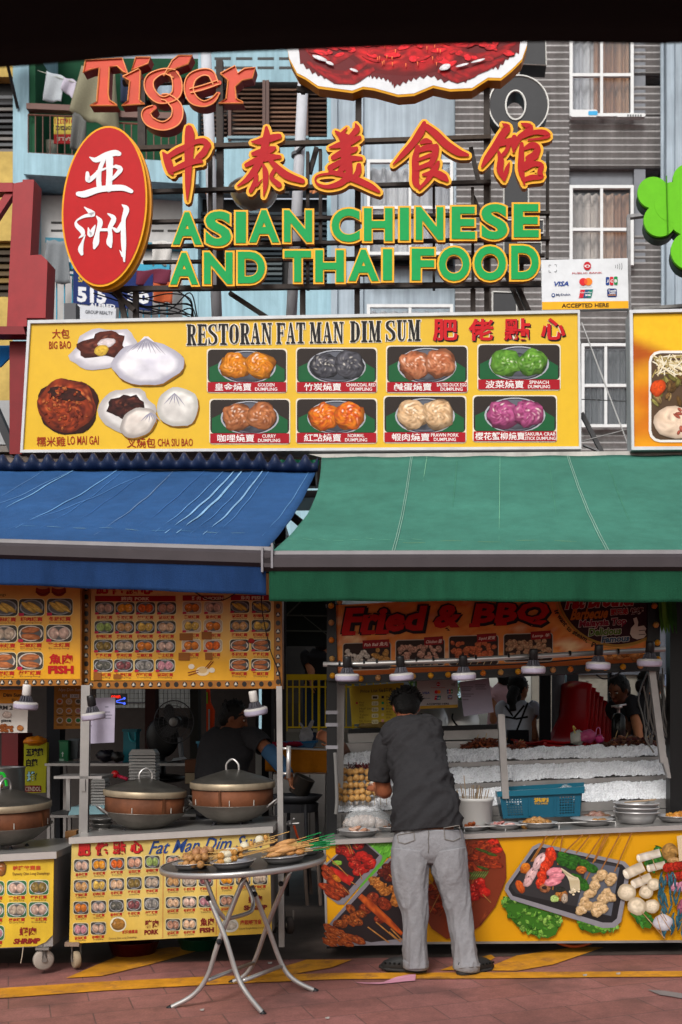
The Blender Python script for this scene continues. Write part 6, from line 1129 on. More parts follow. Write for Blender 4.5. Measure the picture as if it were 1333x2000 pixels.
# large tray
lettuce(Z6, [(255, 460), (330, 470), (480, 540), (605, 575), (600, 620), (570, 690), (520, 712), (430, 690), (340, 640), (290, 580), (250, 500)], 70)
lettuce(Z6, [(690, 600), (960, 640), (900, 660), (790, 682), (720, 650)], 24)
Pm.slab(FPn, [Z6(*p) for p in ((262, 420), (268, 390), (430, 160), (470, 140), (980, 250), (1015, 285), (1010, 330), (960, 610), (920, 645), (850, 648), (300, 478))], None, H(), '#77747a')
Pm.slab(FPn, [Z6(*p) for p in ((285, 415), (292, 392), (440, 180), (475, 162), (965, 268), (990, 295), (985, 330), (935, 590), (905, 615), (850, 615), (310, 455))], None, H(), '#1e1c1e')
poly(Z6, [(300, 400), (470, 172), (930, 268), (880, 560), (330, 440)], '#2c2a2c'); poly(Z6, [(760, 250), (950, 285), (900, 575), (690, 540)], '#4f525c')
for a, b in (((515, 95), (420, 250)), ((575, 95), (540, 160)), ((610, 95), (580, 270)), ((730, 90), (610, 205)), ((775, 92), (690, 200)), ((850, 88), (750, 235)), ((870, 88), (790, 260)), ((885, 88), (800, 250)), ((955, 82), (840, 300)), ((1022, 80), (920, 310)), ((745, 370), (780, 300)), ((550, 420), (555, 380)), ((500, 130), (430, 250))): sk(Z6, a, b, 8, '#94602c')
for x, y, rx, ry, r_, ca, cb in ((355, 400, 24, 42, -.5, '#b5521c', '#8a3414'), (385, 290, 30, 36, .5, '#b56a1c', '#8f3c14'), (420, 330, 60, 30, -1.0, '#c4a0a0', '#a88484'), (470, 250, 62, 30, -1.0, '#c9a8a8', '#b08c8c'), (400, 370, 36, 24, -.9, '#bf9a9a', '#a88080')): bl_(Z6, x, y, rx, ry, ca, cb, rot=r_, hi=1.2, lo=.6)
for x, y in ((430, 300), (455, 260), (480, 225), (405, 340), (500, 200)): bl_(Z6, x, y, 7, 4, '#7d5a5a', '#6a4848', rot=-.9, seg=8, rg=2)
for x, y in ((535, 200), (525, 250), (500, 290), (485, 340), (480, 380), (545, 215)): bl_(Z6, x, y, 32, 34, '#c2381a', '#8a1c10', spec='#d88a5c', wob=.25)
bl_(Z6, 505, 410, 34, 26, '#8f5a3c', '#5a3420'); bl_(Z6, 500, 405, 16, 10, '#241a18', '#33221c')
for x, y in ((620, 220), (680, 235), (740, 265), (780, 290), (660, 270), (610, 250), (720, 370), (740, 400), (690, 350)): bl_(Z6, x, y, 44, 26, '#2c5f1c', '#173a10', rot=.4, hi=1.4)
bl_(Z6, 720, 300, 34, 24, '#a8602c', '#6a3414')
for x, y in ((560, 310), (575, 340), (550, 370)): bl_(Z6, x, y, 52, 26, '#c9808a', '#a85a66', rot=-.2, hi=1.3, lo=.7)
for i in range(12): Pm.strip(FPn, [Z6(600+i*7, 290+i*5), Z6(650+i*5, 350), Z6(665+i*4, 440-i*2)], 3.2, H(), '#cdbfa6', '#a8966f', n=5)
for i in range(10): bl_(Z6, 655+rng.uniform(-10, 50), 425+rng.uniform(-16, 22), 8, 7, '#d3c9b4', '#b09a74', seg=8, rg=2)
bl_(Z6, 600, 450, 38, 36, '#94602c', '#6a3c1c'); bl_(Z6, 620, 470, 20, 30, '#a89a8c', '#7d6a5a'); bl_(Z6, 560, 470, 26, 22, '#7d9a4c', '#a8b87a'); bl_(Z6, 590, 415, 34, 18, '#1c1c1e', '#2a2c24')
for x, y in ((820, 345), (845, 330), (890, 365), (905, 345), (790, 420), (770, 440), (870, 440), (895, 460), (850, 470), (735, 490), (755, 510), (720, 540), (820, 520), (845, 530), (815, 550), (800, 390)): bl_(Z6, x, y, 36, 32, '#bda07a', '#94744a', spec='#d8cbb4', wob=.28, hi=1.35, lo=.55)
# right hand group
lettuce(Z6, [(1090, 260), (1180, 160), (1230, 260), (1130, 310)], 16, ('#1f4a1c', '#2f6a24', '#173c14')); lettuce(Z6, [(1010, 560), (1060, 500), (1160, 600), (1130, 650), (1090, 640)], 20, ('#1f4a1c', '#2f6a24', '#3c7a2c'))
def cyl(a, b, w, col='#c9bba8', cb='#a89a86'): Pm.strip(FPn, [Z6(*a), Z6(*b)], w/3.1, H(), col, cb, n=6); bl_(Z6, a[0], a[1], w*.25, w*.5, '#d3c9ba', '#b8ab98', rot=math.atan2(b[1]-a[1], b[0]-a[0]), hi=1.1, lo=.9)
cyl((985, 325), (1090, 275), 64); cyl((1030, 385), (1135, 340), 56); cyl((1060, 230), (1190, 195), 50, '#c9c2ba'); cyl((1120, 290), (1220, 265), 44, '#bdb6ae')
for x, y, r in ((990, 432, 56), (1105, 430, 44), (1050, 515, 58), (1140, 515, 46), (1150, 385, 40)): bl_(Z6, x, y, r, r*.92, '#cabca6', '#b0a28c', hi=1.12, lo=.8, wob=.08, edge='#94846c')
bl_(Z6, 1245, 190, 50, 54, '#94703c', '#6a4c24', wob=.06); bl_(Z6, 1270, 240, 40, 20, '#a8845a', '#7d5c34')
for y, ln in ((285, 0), (345, 10)):
    for k in range(9): bl_(Z6, 1230+ln+k*28, y-k*5, 26, 28, '#a02414', '#6a120c', spec='#c9583c', wob=.05)
for k in range(5): bl_(Z6, 1280+k*36, 400-k*4, 34, 30, '#a8788a', '#8a4a5c', spec='#c9a8b0'); bl_(Z6, 1330+k*30, 520, 40, 50, '#8a4a5c', '#5a2c3c')
for i in range(60): x = 1180+rng.uniform(-20, 110); y = rng.uniform(330, 710); bl_(Z6, x+(y-330)*.12, y, 7, 34, '#1c3c4a', '#2f5a66', rot=rng.uniform(-.4, .4), seg=8, rg=2)
bl_(Z6, 1200, 610, 60, 50, '#b5b0b3', '#94909a', hi=1.1, lo=.9); Pm.slab(FPn, [Z6(*p) for p in ((1285, 95), (1420, 70), (1420, 235), (1300, 245))], None, H(), '#b5a286')
for a, b in (((1075, 545), (1215, 705)), ((1165, 570), (1200, 690)), ((1190, 540), (1225, 600)), ((1140, 230), (1165, 300)), ((1060, 320), (1075, 350)), ((1270, 320), (1280, 345)), ((1185, 560), (1250, 660))): sk(Z6, a, b, 5, '#b59a76')
Pm.build('printed_food', M('vinyl_print', None, .32, na=.05, ns=30), cart_root)
# counter and display tiers; widths follow the cart
def shelf(nm, mat, q, col='#8d8a88', parent=cart_root):      # q: world points of the front and back edges: fl, fr, br, bl and thickness
    fl, fr, br_, bl2, th = q; mb = MB(); d = Vector((0, 0, -th)); mb.hexa([fl+d, fr+d, br_+d, bl2+d, fl, fr, br_, bl2], col); return mb.build(nm, mat, parent)
cl, cr = FPn.at(632, 1640, .03), FPn.at(1420, 1607, .03); dv = Vector((.03, 1, 0))
shelf('counter', 'brushed', (cl, cr, cr+dv*.62, cl+dv*.62+Vector((.05, 0, 0)), .03))
DT = [7.22, 7.40, 7.58, 7.76]
def edge(x0, y0, x1, y1, D): return W(x0, y0, D), W(x1, y1, D-.03*(x1-x0)/300)
TI = [((655, 1588, 1370, 1562), (660, 1562, 1360, 1533)), ((668, 1540, 1352, 1520), (668, 1536, 1340, 1512)), ((672, 1495, 1330, 1487), (676, 1492, 1322, 1478))]
rows = [(650, 1592, 1375, 1560), (664, 1544, 1340, 1516), (672, 1499, 1318, 1480), (676, 1467, 1290, 1450)]
fr_ = [edge(*r, D) for r, D in zip(rows, DT)]
for i in range(3):
    (a, b), (c, d) = fr_[i], fr_[i+1]; mb = MB(); up = Vector((0, 0, .035)); mb.hexa([a+Vector((0, 0, -.05)), b+Vector((0, 0, -.05)), d+Vector((0, 0, -.06)), c+Vector((0, 0, -.06)), a, b, d+Vector((0, 0, -.01)), c+Vector((0, 0, -.01))], '#55514f'); mb.hexa([a+Vector((0, -.012, -.05)), b+Vector((0, -.012, -.05)), b+Vector((0, -.001, -.05)), a+Vector((0, -.001, -.05)), a+Vector((0, -.012, .012)), b+Vector((0, -.012, .012)), b+Vector((0, -.001, .012)), a+Vector((0, -.001, .012))], '#6a6663'); mb.build('display_tray', 'steel', cart_root)
# crushed ice: one heap per tier
M('ice', None, .1, na=.18, ns=110, spec=1, ns2=9, na2=.12, bs=140, bump=.8)
for i in range(3):
    (a, b), (c, d) = fr_[i], fr_[i+1]; mb = MB(); nx_, ny_ = 300, 20; vs_ = []
    for j in range(ny_+1):
        for k in range(nx_+1):
            u, v = k/nx_, j/ny_; p = (a.lerp(b, u)).lerp(c.lerp(d, u), v*.8+.01); e = math.sin(math.pi*min(1, max(0, v*.92+.08)))**.5
            q = noise.cell(Vector((p.x*120, p.y*120+i*9, p.z*120))); vs_.append(p+Vector((.004*q, .005*noise.cell(p*91), e*(.034+.018*noise.noise(p*5)+.014*noise.noise(p*14)+.012*noise.noise(p*40)+.013*q))))
    mb.add(vs_, [(j*(nx_+1)+k, j*(nx_+1)+k+1, (j+1)*(nx_+1)+k+1, (j+1)*(nx_+1)+k) for j in range(ny_) for k in range(nx_)], '#e6e8ec'); tag(mb.build('crushed_ice', 'ice'), ['crushed ice on the lowest display tier', 'crushed ice on the middle display tier', 'crushed ice on the topmost display tier'][i], 'ice', kind='stuff')
mb = MB()
for x0, y0, x1, y1, D0 in ((676, 1452, 990, 1446, 7.82), (680, 1433, 985, 1424, 7.95)): a, b = edge(x0, y0, x1, y1, D0); c, d = edge(x0+2, y0+18, x1+2, y1+18, D0); mb.hexa([c, d, d+Vector((0, .16, 0)), c+Vector((0, .16, 0)), a, b, b+Vector((0, .16, 0)), a+Vector((0, .16, 0))])
mb.build('steel_box', 'steel', cart_root); mb = MB(); a, b = edge(682, 1424, 987, 1414, 7.96); mb.hexa([a+Vector((0, 0, -.035)), b+Vector((0, 0, -.035)), b+Vector((0, .2, -.035)), a+Vector((0, .2, -.035)), a, b, b+Vector((0, .2, 0)), a+Vector((0, .2, 0))], '#1d1d1f'); mb.build('box_lid', 'painted', cart_root)
mb = MB()                                             # sloping side plates and low wall
for e in (0, 1):
    p = [fr_[i][e]+Vector(((-.006 if e == 0 else .006), 0, 0)) for i in range(4)]; s_ = -.01 if e == 0 else .01; z = Vector((0, 0, .05)); lo = [p[0]+Vector((0, 0, -.16)), p[3]+Vector((0, 0, -.5))]
    mb.hexa([lo[0], lo[0]+Vector((s_, 0, 0)), lo[1]+Vector((s_, 0, 0)), lo[1], p[0]+z, p[0]+z+Vector((s_, 0, 0)), p[3]+z+Vector((s_, 0, 0)), p[3]+z])
a, b = fr_[0]; mb.hexa([a+Vector((-.02, -.02, -.11)), b+Vector((0, -.02, -.13)), b+Vector((0, .03, -.13)), a+Vector((-.02, .03, -.11)), a+Vector((-.02, -.02, -.052)), b+Vector((0, -.02, -.055)), b+Vector((0, .03, -.055)), a+Vector((-.02, .03, -.052))], '#8a8380'); mb.build('side_plate', 'steel', cart_root)
mb = MB()
for x0, y0, x1, y1, D0 in ((655, 1610, 700, 1606, 7.1),): mb.tube([W(x0, y0-20, 7.15), W(x0, y0+14, 7.15)], .012); mb.tube([W(672, 1592, 7.15), W(672, 1622, 7.15)], .014)
mb.build('bracket', 'steel', cart_root)
post(cart_root, 'post', PF(7.25, .03), 669, 1180, 662, 1640, 15, -.04, 0); post(cart_root, 'post', PF(7.0, .03), 980, 1395, 989, 1560, 13, -.06, 0, mat='steel')
post(cart_root, 'post', PF(7.0, .03), 1275, 1310, 1298, 1490, 13, -.04, 0); mb = MB(); mb.slab(PF(7.0, .03), [(1290, 1470), (1305, 1480), (1312, 1520), (1306, 1520)], -.05, -.001, '#77706c'); mb.build('post_foot', 'steel', cart_root)
for x, y in ((702, 1850), (1110, 1845), (1328, 1842)): caster(cart_root, FPn.at(x, y-5, -.3), .05, '#b0a890' if x < 800 else '#2a2624', ax=(.8, .6, 0))
mb = MB()                                             # wire guard along the counter
g0 = [W(908, 1625, 6.78), W(908, 1616, 6.78), W(1080, 1608, 6.76), W(1195, 1604, 6.75), W(1203, 1605, 6.75), W(1204, 1617, 6.75)]; mb.tube(g0, .004, '#b0aeac', seg=5)
for x, y in ((988, 1612), (1093, 1608)): mb.tube([W(x, y, 6.77), W(x, y+11, 6.77)], .004, '#b0aeac', seg=5)
mb.build('wire_guard', 'painted', cart_root)
# black double pole with straps left of the cart, tall dark pole at the right
t = thing('awning_pole', 'black pole strapped with pale tape beside the skewer cart', 'pole', (W(647, 1640, 7.05).x, 7.05, 0)); mb = MB(); mb.box((W(639, 0, 7.05).x, 7.03, -.01), (W(659, 0, 7.05).x, 7.10, 2.6), '#0f0f11'); mb.build('shaft', 'plastic', t)
for y in (1180, 1296, 1388, 1412, 1456): mb = MB(); mb.rect(PF(7.02, 0), 637, y, 661, y+7, -.01, .002, '#77757a' if y != 1296 else '#4a4a4c'); mb.build('strap', 'painted', t)
mb = MB(); mb.tube(catmull([W(655, 1470, 7.0), W(657, 1500, 7.0), W(659, 1560, 7.0), W(657, 1590, 7.0)]), .012, '#6a6866'); mb.build('hose', 'painted', t)
t = thing('awning_pole', 'tall dark pole at the right edge with coiled cables', 'pole', (W(1322, 1640, 7.0).x, 7.0, .04)); mb = MB(); mb.box((W(1308, 0, 7.05).x, 7.03, .03), (W(1336, 0, 7.05).x, 7.12, 2.6), '#121213'); mb.build('shaft', 'plastic', t)
t = thing('cable_coil', 'grey cables looped beside the steel post at the right', 'cable', W(1290, 1440, 7.1)); mb = MB()
for i in range(10): x = 1258+i*5; mb.tube(catmull([W(1268+i*3, 1310+rng.uniform(-6, 6), 7.15), W(x-8+rng.uniform(-8, 8), 1360, 7.12), W(x-2, 1400+rng.uniform(-8, 8), 7.1), W(x+rng.uniform(4, 22), 1440+rng.uniform(-10, 16), 7.1), W(1282+rng.uniform(0, 10), 1330, 7.16)]), .005, rng.choice(['#4a4744', '#2c2b2c', '#5f5a55']), seg=5)
mb.tube(catmull([W(1258, 1340, 7.1), W(1268, 1400, 7.1), W(1262, 1440, 7.1), W(1278, 1470, 7.1)]), .006, '#5c5853', seg=5); mb.build('cord', 'plastic', t)
t = thing('banana_leaf', 'dark green leaves hanging at the right under the green awning', 'leaves', W(1300, 1230, 7.4)); mb = MB()
for i in range(14): x = rng.uniform(1288, 1318); mb.slab(PF(7.4+i*.01, .3), [(x-4, 1165), (x+4, 1165), (x+7, 1205), (x+rng.uniform(2, 9), 1238), (x-2, 1205)], -.002, 0, rng.choice(['#2c5a1c', '#3c6a20', '#1c401a', '#4f7a2c']))
tag(mb.build('leaf', 'matte', t), None)
# ------------------------------------------------------------------ food and things on the cart
def mk_plate(r=.13, hgt=.035):
    mb = MB(); mb.lathe([(0, 0), (r*.72, 0), (r*.86, hgt*.55), (r*.93, hgt), (r, hgt), (r, hgt-.003), (r*.94, hgt-.004), (r*.85, hgt*.45), (r*.7, -.004), (0, -.004)], (0, 0, .005), seg=40); return mb
plate0 = None
def plate(x, y, D, r, lab, rot=(0, 0, 0)):
    global plate0; p = W(x, y, D)
    if plate0 is None: plate0 = mk_plate().build('steel_plate', M('plate_steel', '#bab8b8', .28, .6, ns=10, na=.12), None, True); plate0['_o'] = [0, 0, 0]; o = plate0
    else: o = plate0.copy(); COL.objects.link(o)
    o.location = p; o.scale = (r/.13,)*3; o.rotation_euler = rot; return tag(o, lab, 'plate', 'steel plates of food')
FOOD = {}
def piece(kind, col, col2, r, stretch=(1, 1, 1), sd=0):
    k = (kind, col, sd)
    if k not in FOOD: mb = MB(); mb.ball((0, 0, 0), tuple(r*s for s in stretch), col, amp=.22, fr=1.6, col2=col2, seg=12, rings=8, sd=sd); FOOD[k] = [mb, None, kind]
    e = FOOD[k]
    if e[1] is None: e[1] = e[0].build(kind, 'food', None, True); return e[1]
    o = e[1].copy(); COL.objects.link(o); return o
def heap(c, n, rx, ry, kind, cols, r, lab, cat, grp, hgt=.03, stretch=(1, 1, 1)):
    for i in range(n):
        a = rng.uniform(0, 6.28); q = rng.random()**.5; o = piece(kind, *cols[i % len(cols)], r, stretch, sd=i % 3)
        o.location = Vector(c)+Vector((rx*q*math.cos(a), ry*q*math.sin(a), r*.7+hgt*(1-q)*1.2)); o.rotation_euler = (rng.uniform(0, .6), rng.uniform(0, .6), rng.uniform(0, 6.28)); o.scale = (rng.uniform(.8, 1.2),)*3; tag(o, lab, cat, grp)
CT = 6.95
def cz(x, D):                                         # counter height at px x
    u = (W(x, 0, D).x-cl.x)/(cr.x-cl.x); return cl.z+(cr.z-cl.z)*u
def onc(x, D): p = W(x, 0, D); p.z = cz(x, D)+.001; return p
def cplate(x, D, r, lab): o = plate(x, 0, D, r, lab); o.location = onc(x, D); return o.location.copy()
p = cplate(700, 6.84, .135, 'steel plate of pink fish slices at the left end of the counter'); heap(p, 9, .08, .06, 'fish_slice', [('#b58a74', '#94684f'), ('#bda090', '#a07a64')], .022, 'pale pink fish slice on the plate at the left end of the counter', 'fish', 'fish slices on the left plate', stretch=(1.4, .8, .6))
t = thing('food_bag', 'clear plastic bag of pale squid lying behind the left plate', 'bag', onc(708, 7.06)); mb = MB()
for i in range(9): mb.ball(onc(680+i*9, 7.06)+Vector((0, rng.uniform(-.03, .03), .04+.03*math.sin(i*.4+.3))), (.035, .03, .045), '#b3a398', amp=.3, fr=1.4, col2='#94837a', seg=10, rings=7, sd=i)
mb.build('squid', 'food', t, True); mb = MB(); mb.ball(onc(722, 7.05)+Vector((0, 0, .06)), (.17, .09, .09), '#c9cdd0', amp=.35, fr=2.6, seg=26, rings=16); mb.build('wrapping', 'clear_bag', t, True)
p = cplate(765, 7.06, .10, 'small steel plate of browned meat behind the man'); heap(p, 10, .07, .05, 'meat_piece', [('#8a5a34', '#5f3a20'), ('#a8744a', '#7d4f2c')], .02, 'browned meat piece on the small plate behind the man', 'meat', 'meat pieces behind the man', stretch=(1.3, .9, .7))
p = cplate(925, 6.86, .085, 'small plate of orange prawns right of the man'); heap(p, 8, .05, .05, 'prawn', [('#a85a2c', '#7d3a1c')], .018, 'orange prawn on the small plate right of the man', 'prawn', 'prawns on the small plate', stretch=(1.5, .8, .7))
p = cplate(985, 6.86, .12, 'plate of red and white crab sticks below the white bucket'); heap(p, 14, .08, .06, 'crab_stick', [('#a84a4a', '#c9a8a0'), ('#b58a84', '#8a3c3c')], .016, 'red and white crab stick on the plate below the white bucket', 'crab stick', 'crab sticks on one plate', stretch=(2.2, .7, .7))
p = cplate(1052, 6.84, .125, 'plate of golden fried balls and pale strips in front of the blue basket'); heap(p, 14, .09, .06, 'fried_ball', [('#a87a44', '#7d5426'), ('#b08a5c', '#8a6238')], .026, 'golden fried ball on the plate in front of the blue basket', 'fried ball', 'fried balls before the basket')
p = cplate(1158, 6.86, .14, 'plate of five golden meatballs right of the blue basket'); heap(p, 7, .09, .05, 'meatball', [('#a8804c', '#8a5f30')], .024, 'golden meatball on the flat plate right of the blue basket', 'meatball', 'meatballs on the flat plate', hgt=.004, stretch=(1.2, 1, .8))
for k in range(3): o = cplate(1244, 6.86, .145, ['lowest', 'middle', 'topmost'][k]+' steel plate of the stack at the right of the counter');
stk = [o for o in COL.objects if 'of the stack at the right' in str(o.get('label', ''))]
for k, o in enumerate(stk): o.location.z += .027*k; o.scale.z *= 1.7
for k in range(6): p = onc(1244, 6.86)+Vector((-.09+.02*k, -.05+.02*k, .135)); mb = MB(); mb.tube([p, p+Vector((.14, .03*(k % 3-1), .012))], .004, '#8f7a64', seg=5); tag(mb.build('bamboo_stick', 'matte'), 'stick lying on the topmost plate of the stack', 'stick', 'sticks on the plate stack')
p = cplate(1322, 6.84, .13, 'plate of orange tofu cubes at the right edge'); heap(p, 16, .1, .07, 'tofu_cube', [('#b5762c', '#8f5418'), ('#c28a3c', '#9a6420')], .026, 'orange tofu cube on the plate at the right edge', 'tofu', 'tofu cubes at the right edge')
p = cplate(1166, 7.12, .12, 'plate of striped quail rolls behind the blue basket'); heap(p, 22, .09, .06, 'quail_roll', [('#8a6a54', '#5f4434'), ('#a8948a', '#7d4a3c')], .022, 'striped roll on the plate behind the blue basket', 'roll', 'rolls behind the blue basket', stretch=(1.4, .8, .8))
# bucket
t = thing('skewer_bucket', 'white plastic bucket full of bamboo sticks on the counter', 'bucket', onc(925, 7.0)); c = onc(925, 7.0); mb = MB(); mb.lathe([(0, 0), (.112, 0), (.118, .01), (.128, .175), (.134, .18), (.134, .2), (.128, .2), (.124, .18), (.108, .02)], c, '#b3b1ae', seg=40); mb.build('tub', 'plastic', t, True)
for i in range(22): a = rng.uniform(0, 6.28); r = rng.random()**.5*.1; b_ = c+Vector((r*math.cos(a)*.7, r*math.sin(a)*.7, .05)); mb = MB(); mb.tube([b_, c+Vector((r*math.cos(a)+rng.uniform(-.03, .03), r*math.sin(a), rng.uniform(.22, .29)+(.09 if i == 3 else 0)))], .0028, rng.choice(['#8a7458', '#a08a6a', '#6d5a44']), seg=5); o = mb.build('bamboo_stick', 'matte'); tag(o, 'bare bamboo stick standing in the white bucket', 'stick', 'sticks in the white bucket')
# basket with holes
t = thing('basket', 'blue plastic basket with square holes and yellow printed writing', 'basket', onc(1056, 7.05)); BKb = PF(6.98, .03, 1056); mb = MB(); c_ = '#0e4a5f'
def face(P, q, h0, h1, holes):                        # front drawn as strips round the holes
    (xl, yt), (xr, yr), (xbr, yb2), (xbl, yb1) = q
    def pt(u, v): x = (xl*(1-u)+xr*u)*(1-v)+(xbl*(1-u)+xbr*u)*v; y = (yt*(1-u)+yr*u)*(1-v)+(yb1*(1-u)+yb2*u)*v; return (x, y)
    us = sorted({0, 1}|{round(z, 4) for h in holes for z in (h[0], h[2])}); vs2 = sorted({0, 1}|{round(z, 4) for h in holes for z in (h[1], h[3])})
    for i in range(len(us)-1):
        j0 = 0
        for j in range(len(vs2)-1):
            u, v = (us[i]+us[i+1])/2, (vs2[j]+vs2[j+1])/2
            if any(h[0] < u < h[2] and h[1] < v < h[3] for h in holes): continue
            mb.slab(P, [pt(us[i], vs2[j]), pt(us[i+1], vs2[j]), pt(us[i+1], vs2[j+1]), pt(us[i], vs2[j+1])], None, h1, c_); mb.slab(P, [pt(us[i], vs2[j+1]), pt(us[i+1], vs2[j+1]), pt(us[i+1], vs2[j]), pt(us[i], vs2[j])], None, h0, c_)
hol = [(u0+i*.034, .12+j*.115, u0+i*.034+.02, .12+j*.115+.062) for u0 in (.07, .735) for i in range(6) for j in range(7)]
face(BKb, [(977, 1556), (1136, 1549), (1134, 1594), (984, 1599)], -.004, 0, hol)
mb.slab(BKb, [(971, 1546), (1142, 1536), (1141, 1549), (972, 1556)], -.006, .018, '#105468'); 
def dep(P, x, y, h): return P.at(x, y, h)
bk = -.22
for q0_, q1_ in (((975, 1548), (984, 1599)), ((1139, 1540), (1134, 1594))): mb.add([BKb.at(*q0_, 0), BKb.at(*q0_, bk), BKb.at(q1_[0], q1_[1], bk), BKb.at(q1_[0], q1_[1], 0)], [(0, 1, 2, 3)], c_)
face(BKb.off(bk), [(985, 1546), (1136, 1537), (1130, 1585), (990, 1590)], -.004, 0, [(u0+i*.034, .1+j*.12, u0+i*.034+.02, .1+j*.12+.07) for u0 in (.07, .735) for i in range(6) for j in range(6)]); mb.slab(BKb.off(bk), [(980, 1537), (1142, 1528), (1141, 1536), (981, 1545)], -.01, .005, '#105468')
mb.add([BKb.at(984, 1599, -.002), BKb.at(1134, 1594, -.002), BKb.at(1134, 1594, bk), BKb.at(984, 1599, bk)], [(0, 1, 2, 3)], c_)
for x in (1033, 1083): mb.slab(BKb, [(x, 1557), (x+4, 1557), (x+4, 1594), (x, 1595)], .0005, .006, c_)
mb.build('shell', 'plastic', t); mb = MB(); mb.text(BKb, '洪利', 1043, 1558, 1072, 1567, .004, '#b58a2c', bold=.05); mb.text(BKb, '012-3456', 1045, 1567.5, 1071, 1571, .004, '#a88430', bold=.03); mb.build('printed_writing', 'printed', t)
t = thing('food_bag', 'clear bag of pink meat lying in the blue basket', 'bag', onc(1105, 7.08)); mb = MB(); mb.ball(onc(1103, 7.09)+Vector((0, 0, .15)), (.06, .05, .04), '#a88480', amp=.2, fr=2); mb.build('meat', 'food', t, True); mb = MB(); mb.ball(onc(1105, 7.09)+Vector((0, 0, .175)), (.08, .06, .07), '#b0b5ba', amp=.35, fr=2.4, seg=22, rings=14); mb.build('wrapping', 'clear_bag', t, True)
# fish balls threaded on sticks on the lower left ice
gF = 'fish ball skewers piled on the lowest ice'
for c in range(9):
    t = thing('fish_ball_skewer', 'stick of brown fish balls in the pile on the ice at the left', 'skewer', W(668+c*12, 1560, 7.2), gF); 
    for r in range(5 if c < 6 else 3):
        mb = MB(); x = 661+c*11.5+rng.uniform(-1.5, 1.5)+r*.8; y = (1508 if c < 6 else 1522)+r*13+rng.uniform(-1.5, 1.5)-(c-2)**2*.3*(c < 5); D = 7.34-r*.035
        mb.ball(W(x, y, D), .0235+rng.uniform(-.002, .003), '#c09458', amp=.1, fr=2, col2='#a0743f', seg=12, rings=8, sd=c+r); mb.build('fish_ball', 'food', t, True)
    mb = MB(); x = 662+c*11.5; mb.tube([W(x, 1500, 7.36), W(x+2, 1572, 7.17)], .002, '#a08a6a', seg=5); mb.build('stick', 'matte', t)
t = thing('chilli_tray', 'small steel tray of dark red chillies on the ice above the fish balls', 'tray', W(700, 1515, 7.42)); mb = MB(); mb.hexa([W(676, 1518, 7.42), W(736, 1514, 7.42), W(736, 1514, 7.52), W(676, 1518, 7.52), W(674, 1506, 7.40), W(738, 1502, 7.40), W(738, 1502, 7.54), W(674, 1506, 7.54)]); mb.build('pan', 'steel', t); mb = MB()
for i in range(60): x = rng.uniform(680, 732); p = W(x, rng.uniform(1500, 1506), rng.uniform(7.42, 7.52)); mb.tube([p, p+Vector((rng.uniform(-.03, .03), rng.uniform(-.02, .02), rng.uniform(.01, .045)))], .003, rng.choice(['#5a1418', '#7a1a20', '#3f1014']), seg=5)
tag(mb.build('chilli_heap', 'food', t), kind='stuff')
def jerky(x0, x1, y, D, lab, cols, n): 
    t = thing('skewered_meat', lab, 'meat', W((x0+x1)/2, y, D))
    mb = MB()
    for i in range(n): x = rng.uniform(x0, x1); p = W(x, y-rng.uniform(0, 17)*(1-abs((x-x0)/(x1-x0)*2-1)**2), D+rng.uniform(-.05, .08)); d = Vector((rng.uniform(-.05, .05), rng.uniform(-.03, .03), rng.uniform(-.01, .025))); mb.tube([p, p+d*.5+Vector((0, 0, .006)), p+d], [.006, .009, .003], rng.choice(cols), seg=5)
    tag(mb.build('meat_heap', 'food', t), kind='stuff')
    for i in range(max(3, int((x1-x0)/14))): p = W(rng.uniform(x0, x1), y-4, D); mb = MB(); mb.tube([p, p+Vector((rng.uniform(.02, .08), 0, rng.uniform(.03, .10)))], .0028, '#9a8058', seg=5); mb.build('stick', 'matte', t)
jerky(905, 985, 1462, 7.74, 'dark brown meat skewers lying on the top ice left of the round post', ['#5f2c18', '#7d4024', '#3f1c10'], 220); jerky(993, 1036, 1468, 7.72, 'reddish meat skewers heaped just right of the round post', ['#6a2a14', '#7a3a20', '#4a1c10'], 80)
jerky(1182, 1285, 1458, 7.66, 'dried brown meat skewers heaped at the right end of the top ice', ['#4a2a1a', '#6a4028', '#33190f', '#3f1418'], 320)
t = thing('pink_bag', 'pink and white plastic bag tied beside the red chairs', 'bag', W(1150, 1452, 7.7)); mb = MB(); mb.ball(W(1128, 1441, 7.72), (.05, .04, .05), '#9a9a92', amp=.5, fr=2.5, seg=16, rings=10); mb.ball(W(1148, 1438, 7.7), (.06, .04, .045), '#a04a6d', amp=.4, fr=2.5, seg=16, rings=10, col2='#8a2c54'); mb.ball(W(1172, 1443, 7.7), (.035, .03, .03), '#9a2c5f', amp=.4, fr=3, seg=14, rings=9); mb.build('film', 'plastic', t, True); mb = MB(); mb.tube(catmull([W(1165, 1440, 7.7), W(1166, 1424, 7.7), W(1172, 1422, 7.7), W(1174, 1440, 7.7)]), .003, '#a85a84'); mb.tube(catmull([W(1125, 1434, 7.7), W(1120, 1418, 7.7), W(1126, 1424, 7.7)]), .004, '#b09a4a'); mb.build('handle', 'plastic', t)
